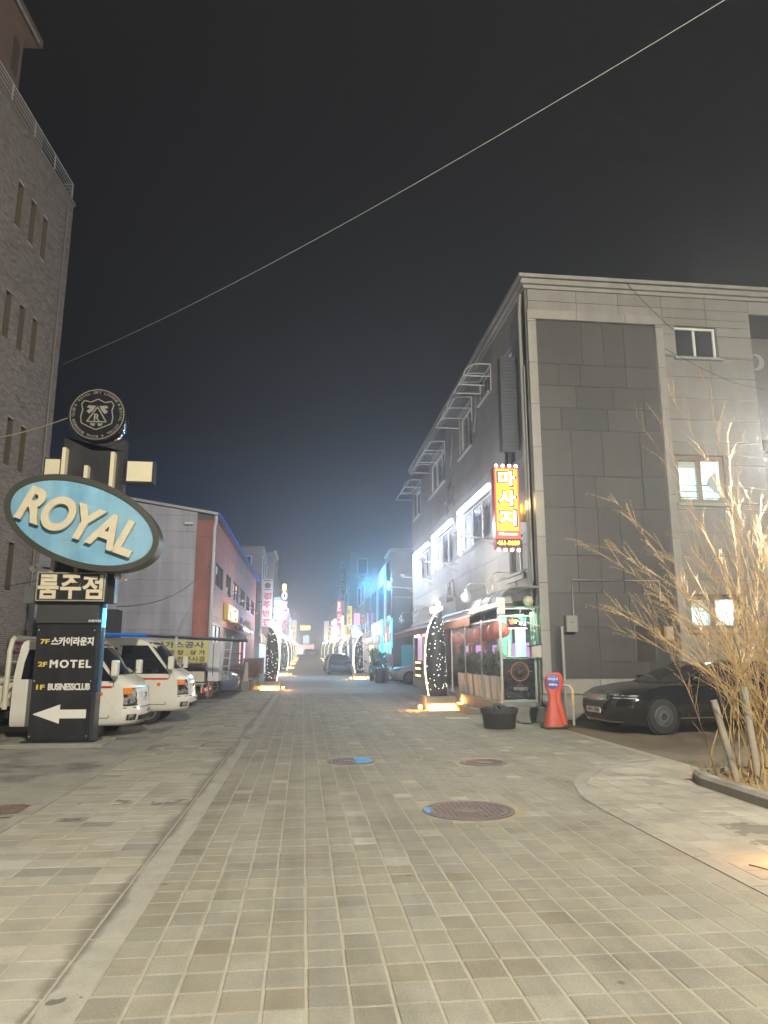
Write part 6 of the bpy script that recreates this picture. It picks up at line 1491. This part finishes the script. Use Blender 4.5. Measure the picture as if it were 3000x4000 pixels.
# ================================================================== THE STREET BEYOND
def facade_block(name, label, x0, x1, y0, y1, h, mat, side, floors, trim=None, front_win=0, bandmat=None, shop=None, shopcol=(1, .8, .5), shops=1.0, wcols=4, ledge=True, roofcap=True):
    """side=+1: right of the street, street face at x0 looking to -x; side=-1: left, street face at x1 looking to +x"""
    t = thing(name, label, 'building', ((x0+x1)/2, (y0+y1)/2, gz(y0)))
    zb = gz(y0)-.3
    MB().box((x0, y0, zb), (x1, y1, h)).build('wall', mat, t)
    if roofcap: MB().box((x0-.12, y0-.12, h), (x1+.12, y1+.12, h+.22)).build('parapet', trim or m_trim, t)
    fx = x0 if side > 0 else x1; s = -1 if side > 0 else 1
    fh = (h-3.2-zb)/max(floors, 1)
    for f in range(floors):
        z0 = 3.3+zb+f*fh
        if ledge: MB().box((fx, y0+.1, z0-.14), (fx+s*.07, y1-.1, z0-.04)).build('ledge', trim or m_trim, t)
        for k in range(wcols):
            a = y0+(y1-y0)*(k+.22)/wcols; b_ = y0+(y1-y0)*(k+.78)/wcols
            fr = MB().box((fx, a, z0+.45), (fx+s*.05, b_, z0+fh-.55)).build('window', m_upvc if f % 2 else m_brwf, t)
            MB().box((fx+s*.051, a+.08, z0+.53), (fx+s*.058, (a+b_)/2-.03, z0+fh-.63)).build('pane', m_pane, fr)
            MB().box((fx+s*.051, (a+b_)/2+.03, z0+.53), (fx+s*.058, b_-.08, z0+fh-.63)).build('pane', m_pane, fr)
        for k in range(front_win):
            a = x0+(x1-x0)*(k+.25)/max(front_win, 1); b_ = a+min(1.2, (x1-x0)*.4/max(front_win, 1)+.3)
            fr = MB().box((a, y0-.05, z0+.5), (b_, y0, z0+fh-.6)).build('window', m_upvc, t)
            MB().box((a+.08, y0-.058, z0+.58), (b_-.08, y0-.051, z0+fh-.68)).build('pane', m_pane, fr)
    if shop:
        zb2 = gz(y0)
        n_ = max(2, int((y1-y0)/4)); d = (y1-y0)/n_
        for k in range(n_):
            a, b_ = y0+k*d+.25, y0+(k+1)*d-.25
            MB().box((fx, a, zb2+.1), (fx+s*.03, b_, zb2+2.4)).build('shop_window', E_(shop[k % len(shop)][0], shop[k % len(shop)][1], shop[k % len(shop)][2]), t)
            MB().box((fx, a-.1, zb2+2.45), (fx+s*.10, b_+.1, zb2+3.0)).build('shop_board', MATS.get('shop_board_%d' % (k % 3)) or M('shop_board_%d' % (k % 3), ((.35, .08, .06), (.5, .48, .42), (.08, .14, .3))[k % 3], .5), t)
    return t
def vsign(name, label, x0, x1, z0, z1, y, face, chars, lettermat, th=.25, bold=.04, case=None, frac=.8, lettersize=None, top=None):
    """vertical projecting sign facing the camera; chars stacked from top to bottom"""
    t = thing(name, label, 'sign', ((x0+x1)/2, y, z0))
    MB().box((x0, y, z0), (x1, y+th, z1)).build('case', case or m_steel, t)
    MB().box((x0+.03, y-.012, z0+.03), (x1-.03, y-.002, z1-.03)).build('face', face, t)
    if chars:
        zt = top or z1; n_ = len(chars); step = (zt-z0)/n_
        for k, ch in enumerate(chars):
            mb = MB(); c = ((x0+x1)/2, y-.013, zt-step*(k+.5))
            if ch == '?': scribble(mb, c, X_, Z_, (x1-x0)*frac*.9, step*.72, 1, .02, k+int(x0*10), .22)
            else: text(mb, ch, c, X_, Z_, (x1-x0)*frac, step*.78, .02, bold=bold)
            mb.build('letter', lettermat, t)
    MB().box(((x1 if x0 < 1 else x0)-.0 if False else (x0-.35 if x0 < 1 else x1), y+.1, (z0+z1)/2), (x0 if x0 < 1 else x1+.35, y+.16, (z0+z1)/2+.08)).build('bracket', m_black, t)
    return t
S_w = ('cool_shop_glow', (.75, .85, 1.0), .9); S_y = ('warm_shop_glow', (1.0, .78, .45), .9); S_p = ('pink_shop_glow', (1.0, .55, .75), .8); S_g = ('green_shop_glow', (.45, .95, .75), .8); S_d = ('dim_shop_glow', (.5, .45, .4), .2); S_b = ('blue_shop_glow', (.2, .75, 1.0), .9)
m_bg1 = M('grey_render', (.30, .29, .30), .8, var=.1); m_bg2 = M('beige_render', (.36, .32, .27), .8, var=.1); m_bg3 = M('brown_brick_far', (.22, .13, .10), .8, var=.15); m_bg4 = M('dark_cladding', (.10, .11, .13), .5, var=.1); m_bg5 = M('rose_render', (.36, .27, .26), .8, var=.1); m_bg6 = M('slate_render', (.20, .21, .25), .8, var=.1)
# ---- right side
db = facade_block('dark_block', 'plain dark block with a flat wall beyond the stone building', 5.6, 14, 45.7, 49.0, 8.2, m_bg4, 1, 1, wcols=1, shop=[S_b], roofcap=True)
MB().box((5.75, 45.62, 3.3), (8.3, 45.69, 5.2)).build('framed_panel', M('blue_grey_panel', (.12, .17, .22), .4, var=.1), db)
MB().box((5.7, 45.58, 5.2), (8.4, 45.68, 5.28)).build('panel_ledge', m_bg1, db)
MB().box((6.2, 45.63, .1), (7.1, 45.69, 2.2)).build('teal_door', M('teal_glow_door', (.05, .30, .36), .5, emit=(.02, .35, .45), estr=.35, samp=False), db)  # door glows by itself, its light put into the material
MB().box((5.55, 45.4, 2.0), (5.62, 46.6, 3.9)).build('cyan_edge_panel', E_('cyan_edge_glow', (.02, .70, .95), .6), db)
for k in range(12): MB().box((5.6-.05, 45.30, 2.1+k*.15), (5.62, 45.38, 2.15+k*.15)).build('edge_fin', MATS['cyan_edge_glow'], db)
nb = facade_block('noodle_restaurant', 'gabled restaurant front washed in cyan light from its lit sign', 5.6, 12, 49.1, 66, 7.0, m_bg5, 1, 1, wcols=3, shop=[S_b, S_d, S_y, S_d], roofcap=False)
g1 = MB().add([(5.62, 49.1, 7.0), (5.62, 66, 7.0), (5.62, 66, 7.2), (5.62, 60.5, 7.6), (5.62, 57.5, 8.7), (5.62, 54.5, 7.7), (5.62, 49.1, 8.0), (5.9, 49.1, 7.0), (5.9, 66, 7.0), (5.9, 66, 7.2), (5.9, 60.5, 7.6), (5.9, 57.5, 8.7), (5.9, 54.5, 7.7), (5.9, 49.1, 8.0)], [(0,6,5,4,3,2,1),(7,8,9,10,11,12,13)]+[(k, (k+1) % 7, 7+(k+1) % 7, 7+k) for k in range(7)])
g1.build('gable', m_bg5, nb, fixn=True)
for z in (4.0, 4.8, 5.6, 6.4): MB().box((5.585, 49.1, z), (5.599, 66, z+.04)).build('course_line', m_bg1, nb)
lets = thing('noodle_sign', 'glowing white noodle letters in a cyan halo on the restaurant wall', 'sign', (5.4, 54, 3))
MB().box((5.50, 50.2, 3.02), (5.58, 58.4, 4.05)).build('halo_board', E_('cyan_halo', (.02, .50, .85), .6), lets)
for ch, yc in (('냉', 56.2), ('면', 52.2)):
    mb = MB(); text(mb, ch, (5.49, yc, 3.53), -Y_, Z_, 3.3, .92, .05, bold=.05); mb.build('letter', E_('white_hot_letter', (1.0, .96, .86), 1.8), lets)
for yy in (51, 54, 57): add_light('POINT', 'cyan_wash', lets, (5.0, yy, 4.2), 60, (.05, .60, 1.0), radius=.08)
add_light('POINT', 'cyan_glow', lets, (4.6, 52, 6.6), 1900, (.05, .55, 1.0), radius=.4)
for yy in (50.0, 50.7): MB().tube([(5.45, yy, 1.3), (5.45, yy, 2.9)], .06, 6).build('cyan_tube', E_('cyan_tube_light', (.02, .85, 1.0), 3.0), lets)
facade_block('narrow_house', 'narrow beige house after the noodle restaurant', 5.7, 12, 67, 76, 8.9, m_bg2, 1, 2, wcols=2, shop=[S_d, S_y])
tw_ = facade_block('tower_block', 'tall slate tower block on the right side of the street', 5.3, 16, 84, 97, 13.4, m_bg6, 1, 3, wcols=3, front_win=3, shop=[S_w, S_p, S_y], ledge=False)
MB().box((5.1, 83.8, 10.8), (16, 83.99, 11.1)).build('cornice_band', m_bg1, tw_)
facade_block('low_shop', 'low lit shop house between the tower and the beige house', 5.6, 12, 77, 83, 6.5, m_bg1, 1, 1, wcols=2, shop=[S_p, S_w])
xs_ = [(98, 110, 10.5, m_bg3), (111, 124, 9.5, m_bg2), (125, 140, 11, m_bg1), (141, 160, 10, m_bg5), (161, 185, 10.5, m_bg6)]
nm = ('brown shop house right after the slate tower', 'beige shop house far along the right side', 'grey shop house far along the right side', 'rose shop house near the right end of the street', 'slate shop house at the right end of the street')
for k, (a, b_, h, mt) in enumerate(xs_): facade_block('shop_house', nm[k], 5.4, 12, a, b_, h, mt, 1, 2, wcols=3, shop=[(S_w, S_y), (S_p, S_y), (S_y, S_w), (S_g, S_w), (S_y, S_p)][k])
# ---- left side
b1 = facade_block('grey_shop_house', 'grey house with a shallow gable beside the red building', -11, -3.2, 53.0, 62, 9.3, m_bg1, -1, 2, wcols=3, front_win=3, shop=[S_g, S_w])
b2 = facade_block('brown_shop_house', 'narrow brown house with tall front behind the white restaurant sign', -11, -2.75, 62.3, 72, 10.2, m_bg5, -1, 2, wcols=3, shop=[S_p, S_w])
MB().box((-2.74, 61.9, 10.3), (-2.5, 67, 10.5)).build('pale_eave', m_white_l, b2)  # eave strip in the same white as the lettering
xs_ = [(72.5, 84, 9.2, m_bg2), (84.5, 97, 8.6, m_bg3), (98, 112, 9.8, m_bg1), (113, 128, 10.5, m_bg6), (129, 148, 9.5, m_bg2), (149, 185, 10.5, m_bg5)]
nm = ('beige house with stepped parapet far on the left', 'brown house far on the left', 'grey house far along the left side', 'slate house far along the left side', 'beige house near the left end of the street', 'rose house at the left end of the street')
for k, (a, b_, h, mt) in enumerate(xs_): facade_block('shop_house', nm[k], -11, -2.9, a, b_, h, mt, -1, 2, wcols=3, shop=[(S_w, S_y), (S_p, S_w), (S_w, S_g), (S_y, S_w), (S_p, S_y), (S_y, S_w)][k])
# ---- vertical signs on the left
m_wface = M('white_sign_face', (.55, .55, .58), .5, emit=(.8, .82, .9), estr=.06, samp=False)
sgw = vsign('restaurant_sign', 'tall white vertical sign with red korean letters beside the red building', -3.08, -2.34, 3.62, 7.05, 52.6, m_wface, '경주반점', M('dull_red_letter', (.35, .05, .07), .5), top=6.1)
mb = MB().lathe([(.22, 0), (.22, .012), (.01, .012)], (-2.71, 52.585, 6.56), 20, axis='y', caps=False); mb.build('round_emblem', M('dark_emblem', (.06, .06, .05), .5, var=.5, vscale=14), sgw, fixn=True)
for z in (6.88, 6.22): MB().box((-2.98, 52.58, z), (-2.46, 52.589, z+.09)).build('caption_strip', M('olive_caption', (.22, .20, .10), .6, var=.5, vscale=22), sgw)
mb = MB().box((-3.0, 52.62, 3.05), (-2.35, 52.78, 3.52)).build('menu_box', M('brown_menu', (.16, .12, .10), .5, var=.5, vscale=8), sgw)
m_bface = E_('blue_sign_face', (.18, .48, 1.0), 1.0)
vsign('blue_sign', 'lit light blue vertical sign behind the white restaurant sign', -2.28, -1.78, 3.1, 5.8, 53.5, m_bface, '????', E_('blue_sign_letter', (1, 1, 1), 3.0))
vsign('bright_sign', 'overexposed white vertical sign near the first left tusk lamp', -1.86, -1.62, 2.5, 5.5, 52.4, E_('blown_white_face', (1.0, .9, .95), 1.8), '', None)
sgo = vsign('dark_led_sign', 'dark vertical sign with white and pink letters under an orange lamp', -1.85, -1.36, 4.3, 6.6, 57.5, m_black, 'OST', E_('pink_white_letter', (1.0, .72, .95), 4.0))
MB().box((-1.75, 57.4, 6.62), (-1.5, 57.6, 7.15)).build('orange_lamp', E_('orange_lamp_glow', (1.0, .62, .22), 7), sgo)
mb = MB(); scribble(mb, (-1.55, 57.48, 4.6), X_, Z_, .3, .55, 1, .02, 9, .24); scribble(mb, (-1.55, 57.48, 4.0), X_, Z_, .3, .5, 1, .02, 12, .24); mb.build('red_letters', E_('red_led_letter', (1.0, .06, .12), 2.5), sgo)
add_light('POINT', 'sign_glow', sgo, (-1.4, 52.0, 4.4), 600, (.95, .8, 1.0), radius=.4)
rngs = random.Random(17)
cols_ = [('glow_white', (.95, .95, 1.0), 1.1), ('glow_red', (1.0, .12, .10), .8), ('glow_yellow', (1.0, .65, .12), .9), ('glow_green', (.15, .85, .45), .7), ('glow_blue', (.18, .42, 1.0), .9), ('glow_pink', (1.0, .35, .75), .9), ('face_dull', None, 0)]
def far_signs(side, spots):
    for k, (y, dx, z0, z1, wd, ci) in enumerate(spots):
        c = cols_[ci]; mt = E_(c[0], c[1], c[2]) if c[1] else M('dull_sign_face', (.30, .30, .33), .5, var=.2)
        x0 = (-2.85+dx) if side < 0 else (5.35-dx-wd)
        vsign('shop_sign', ('left ' if side < 0 else 'right ')+['first', 'second', 'third', 'fourth', 'fifth', 'sixth', 'seventh', 'eighth', 'ninth', 'tenth'][k]+' distant '+('plain grey', 'white lit', 'red lit', 'yellow lit', 'green lit', 'blue lit', 'pink lit')[(ci+1) % 7]+' vertical shop sign counted from the camera', x0, x0+wd, gz(y)+z0, gz(y)+z1, y, mt, '' if ci == 0 else '???', m_ink if ci in (2, 6) else E_('far_letter_white', (1, 1, 1), 2.2))
far_signs(-1, [(63, .25, 3.0, 4.6, .5, 3), (70, .35, 3.2, 5.0, .35, 1), (75, .3, 3.6, 6.2, .22, 0), (83, .1, 3.2, 6.0, .8, 6), (92, .3, 3.5, 6.5, .7, 6), (99, .25, 4.2, 7.4, .5, 0), (114, .25, 3.5, 6.8, .6, 4), (126, .2, 3.2, 5.2, .9, 5), (142, .2, 3.0, 6.5, 1.1, 2), (160, .3, 4, 8, .9, 0)])
far_signs(1, [(66.5, .1, 3.0, 4.2, .8, 4), (78, .15, 3.4, 6.6, .6, 2), (83.2, .2, 4.6, 8.4, .55, 6), (88, .35, 3.3, 6.0, .5, 0), (97.5, .2, 3.6, 8.4, .7, 1), (104, .15, 3.2, 6.2, 1.0, 0), (118, .2, 3.5, 6.5, .8, 5), (130, .2, 3.2, 6.0, .9, 2), (150, .2, 3.5, 7.5, 1.0, 0)])
rs = random.Random(71); cnt = {}; ORD = ('nearest', 'second', 'third', 'fourth', 'fifth', 'sixth', 'seventh', 'eighth')
for side in (-1, 1):                                   # many small lit boards far down the street
    for k in range(16):
        y = 68+k*7.2+rs.uniform(-2, 2); z0 = gz(y)+rs.uniform(2.7, 5.0); hh = rs.uniform(.4, 1.6); wd = rs.uniform(.25, .6); c = rs.choice(cols_[:6])
        x0 = -2.85+rs.uniform(0, .25) if side < 0 else 5.35-wd-rs.uniform(0, .25)
        o = MB().box((x0, y, z0), (x0+wd, y+.2, z0+hh)).build('small_shop_sign', E_(c[0], c[1], c[2]))
        kk = (side, c[0]); cnt[kk] = cnt.get(kk, -1)+1
        tag(o, ORD[cnt[kk]]+' tiny '+c[0].split('_')[1]+' lit board far along the '+('left' if side < 0 else 'right')+' side of the street', 'sign', 'tiny '+c[0].split('_')[1]+' lit boards far on the '+('left' if side < 0 else 'right'))
tl = vsign('dark_tower_sign', 'dark unlit vertical letter sign on the slate tower', 4.35, 5.1, 8.2, 13.0, 88.5, M('black_sign_far', (.03, .035, .04), .5), '????', M('grey_letters_far', (.30, .32, .34), .5))
# far end: T junction building with yellow sign and lit entrance
eb = thing('end_building', 'dark building closing the far end of the street with a lit entrance', 'building', (0, 230, gz(226)))
MB().box((-14, 226, gz(226)-.5), (18, 236, 9.2)).build('wall', m_bg4, eb)
for k in range(8):
    fr = MB().box((-12+k*3.6, 225.9, 5.0), (-9.8+k*3.6, 225.99, 6.6)).build('window', m_brwf, eb); MB().box((-11.8+k*3.6, 225.87, 5.2), (-10+k*3.6, 225.899, 6.4)).build('pane', m_pane, eb.children[-1] if False else fr)
MB().box((-1.2, 225.6, 9.3), (2.0, 225.9, 10.7)).build('yellow_sign', E_('far_yellow', (1.0, .85, .35), 3.5), eb)
MB().box((-.2, 225.7, 5.2), (1.6, 225.95, 7.6)).build('blue_white_sign', E_('far_blue_white', (.6, .8, 1.0), 2.2), eb)
MB().box((-2.5, 225.5, 3.6), (3.2, 225.9, 4.8)).build('red_white_board', E_('far_red_white', (1.0, .6, .55), 2.5), eb)
MB().box((-2.2, 225.8, 1.9), (3.0, 225.95, 3.5)).build('lit_entrance', E_('far_white', (1.0, .96, .9), 3.0), eb)
# pedestrian-scale things by the noodle restaurant: pots with plants, scooters, bins
m_terra = M('terracotta_pot', (.30, .12, .07), .7, var=.15)
def potted(label, x, y, leafh, n_, seed):
    t = thing('potted_plant', label, 'plant', (x, y, 0), group='potted plants by the noodle restaurant')
    MB().lathe([(.22, 0), (.30, .5), (.32, .52), (.32, .58), (.28, .58), (.27, .5), (.01, .5)], (x, y, 0), 16, caps=False).build('pot', m_terra, t, smooth=40, fixn=True)
    r_ = random.Random(seed); mb = MB()
    for k in range(n_):
        a = r_.uniform(0, 6.28); h = leafh*r_.uniform(.6, 1); sp = r_.uniform(.25, .65); dx, dy = math.cos(a), math.sin(a); wd = .05
        pts = [(x, y, .55), (x+dx*sp*.4, y+dy*sp*.4, .55+h*.75), (x+dx*sp*.8, y+dy*sp*.8, .55+h), (x+dx*sp*1.2, y+dy*sp*1.2, .55+h*.85)]
        for p, q in zip(pts, pts[1:]): mb.add([(p[0]-dy*wd, p[1]+dx*wd, p[2]), (p[0]+dy*wd, p[1]-dx*wd, p[2]), (q[0]+dy*wd, q[1]-dx*wd, q[2]), (q[0]-dy*wd, q[1]+dx*wd, q[2])], [(0,1,2,3)])
    mb.build('leaves', M('palm_leaf', (.05, .12, .05), .5, var=.2), t, kind='stuff')
potted('palm like potted plant near the blue dotted tusk lamp', 4.55, 47.2, 1.5, 26, 1)
potted('potted shrub right of the palm like plant', 5.05, 47.8, 1.3, 40, 2)
potted('potted plant nearest the cyan lit corner', 5.3, 46.6, .9, 30, 3)
def barrel(label, x, y, c):
    t = thing('plastic_bin', label, 'bin', (x, y, 0), group='bins and drums by the silver car')
    MB().lathe([(.26, 0), (.28, .05), (.29, .45), (.30, .47), (.30, .75), (.27, .78)], (x, y, 0), 16).build('body', c, t, smooth=40)
    MB().lathe([(.31, 0), (.31, .04), (.2, .07)], (x, y, .785), 16).build('lid', m_black, t, smooth=40)
barrel('dark plastic drum left of the silver car', 4.45, 41.9, M('dark_drum', (.06, .05, .05), .6))
barrel('reddish plastic drum touching the silver car nose', 4.72, 42.6, M('red_drum', (.28, .06, .04), .6))
def scooter(label, x, y, rz, c, z=0):
    t = thing('scooter', label, 'motorcycle', (x, y, z), rz, 'scooters parked along the street')
    for xw in (.55, -.55): wheel(t, xw, 0, .26, .10, side=-1)
    MB().add([(-.75, -.14, .55), (-.2, -.16, .42), (.1, -.16, .32), (.40, -.16, .34), (.52, -.14, .85), (.42, -.14, .95), (.28, -.14, .45), (-.05, -.14, .44), (-.15, -.15, .74), (-.78, -.13, .82)]+[(-.75, .14, .55), (-.2, .16, .42), (.1, .16, .32), (.40, .16, .34), (.52, .14, .85), (.42, .14, .95), (.28, .14, .45), (-.05, .14, .44), (-.15, .15, .74), (-.78, .13, .82)], [tuple(range(10)), tuple(range(19, 9, -1))]+[(k, 10+k, 10+(k+1) % 10, (k+1) % 10) for k in range(10)]).build('body', c, t, local=True, fixn=True, bevel=.02)
    MB().box((-.72, -.13, .80), (-.12, .13, .88)).build('seat', m_blkpl, t, local=True, bevel=.02)
    MB().tube([(.55, 0, .30), (.42, 0, 1.0)], .03, 6).build('fork', m_steel, t, local=True)
    MB().tube([(.38, -.33, 1.06), (.42, 0, 1.0), (.38, .33, 1.06)], .018, 6).build('handlebar', m_blkpl, t, local=True)
    MB().lathe([(.02, .05), (.08, .03), (.09, 0)], (.46, 0, .92), 12, axis='x').build('headlamp', m_lens, t, local=True)
    for s_ in (-1, 1): MB().box((.34, s_*.30, 1.12), (.37, s_*.42, 1.22)).build('mirror', m_blkpl, t, local=True)
    MB().box((-.98, -.2, .84), (-.66, .2, 1.14)).build('top_box', m_blkpl, t, local=True, bevel=.02)
scooter('teal scooter by the potted plants', 4.25, 45.0, R(-100), M('teal_paint', (.05, .25, .25), .35, coat=.4))
scooter('dark scooter between the drum and the potted plants', 4.6, 44.3, R(-80), M('blue_black_paint', (.03, .05, .08), .35, coat=.4))
scooter('pale scooter parked in front of the dark cars on the right', 2.2, 61.5, R(-95), M('pale_paint', (.5, .42, .3), .35, coat=.4), gz(61.5))
# a clothed rack dummy with bright apron (hanging clothes) by the cyan wall: a stand with coats
t = thing('coat_stand', 'stand with hanging pale and pink clothes by the dark block', 'stand', (5.35, 45.0, 0))
MB().tube([(5.35, 45.0, 0), (5.35, 45.0, 1.75)], .025, 6).build('pole', m_steel, t)
for dx, c, z0 in ((-.10, 'pale_cloth', .95), (.10, 'pink_cloth', .85)):
    MB().add([(5.35+dx-.09, 44.9, 1.62), (5.35+dx+.09, 44.9, 1.62), (5.35+dx+.13, 44.86, z0), (5.35+dx-.13, 44.86, z0), (5.35+dx-.09, 45.1, 1.62), (5.35+dx+.09, 45.1, 1.62), (5.35+dx+.13, 45.14, z0), (5.35+dx-.13, 45.14, z0)], [(0,3,2,1),(4,5,6,7),(0,1,5,4),(1,2,6,5),(2,3,7,6),(3,0,4,7)]).build('garment', M(c, (.5, .48, .5) if c == 'pale_cloth' else (.7, .3, .32), .8), t)
MB().lathe([(.02, 0), (.25, .02), (.25, .05)], (5.35, 45.0, 0), 12).build('foot', m_black, t)
# round traffic mirrors near the end of the stone building are glass globes; a dirt plant left of the first left tusk lamp
t = thing('dry_potted_plant', 'dry brown plant in a pot beside the first left tusk lamp', 'plant', (-2.25, 34.0, 0))
MB().lathe([(.2, 0), (.27, .45), (.25, .45), (.01, .4)], (-2.25, 34.0, 0), 12, caps=False).build('pot', m_conc, t, fixn=True)
mb = MB(); leaf_cloud(mb, (-2.25, 34.0, .85), (.32, .32, .45), 420, .09, random.Random(44)); mb.build('dry_leaves', M('dry_leaf', (.18, .10, .06), .8, var=.3), t, kind='stuff')
# ================================================================== HAZE
hz = MB().box((-60, -40, -1.2), (60, 250, 25.5)).build('haze', M('haze_placeholder', (1, 1, 1)))
hm = bpy.data.materials.new('night_haze'); hm.use_nodes = True; hn = hm.node_tree; hn.nodes.clear()
ho = hn.nodes.new('ShaderNodeOutputMaterial'); hv = hn.nodes.new('ShaderNodeVolumePrincipled')
hv.inputs['Color'].default_value = (.86, .92, 1.0, 1); hv.inputs['Density'].default_value = .0058; hv.inputs['Anisotropy'].default_value = .75
hn.links.new(hv.outputs[0], ho.inputs['Volume']); hm.cycles.homogeneous_volume = True
hz.data.materials.clear(); hz.data.materials.append(hm); hz['kind'] = 'stuff'; hz['label'] = 'thin night haze glowing around the lamps'; hz['category'] = 'haze'
for m_ in list(bpy.data.materials):
    if m_.users == 0: bpy.data.materials.remove(m_)
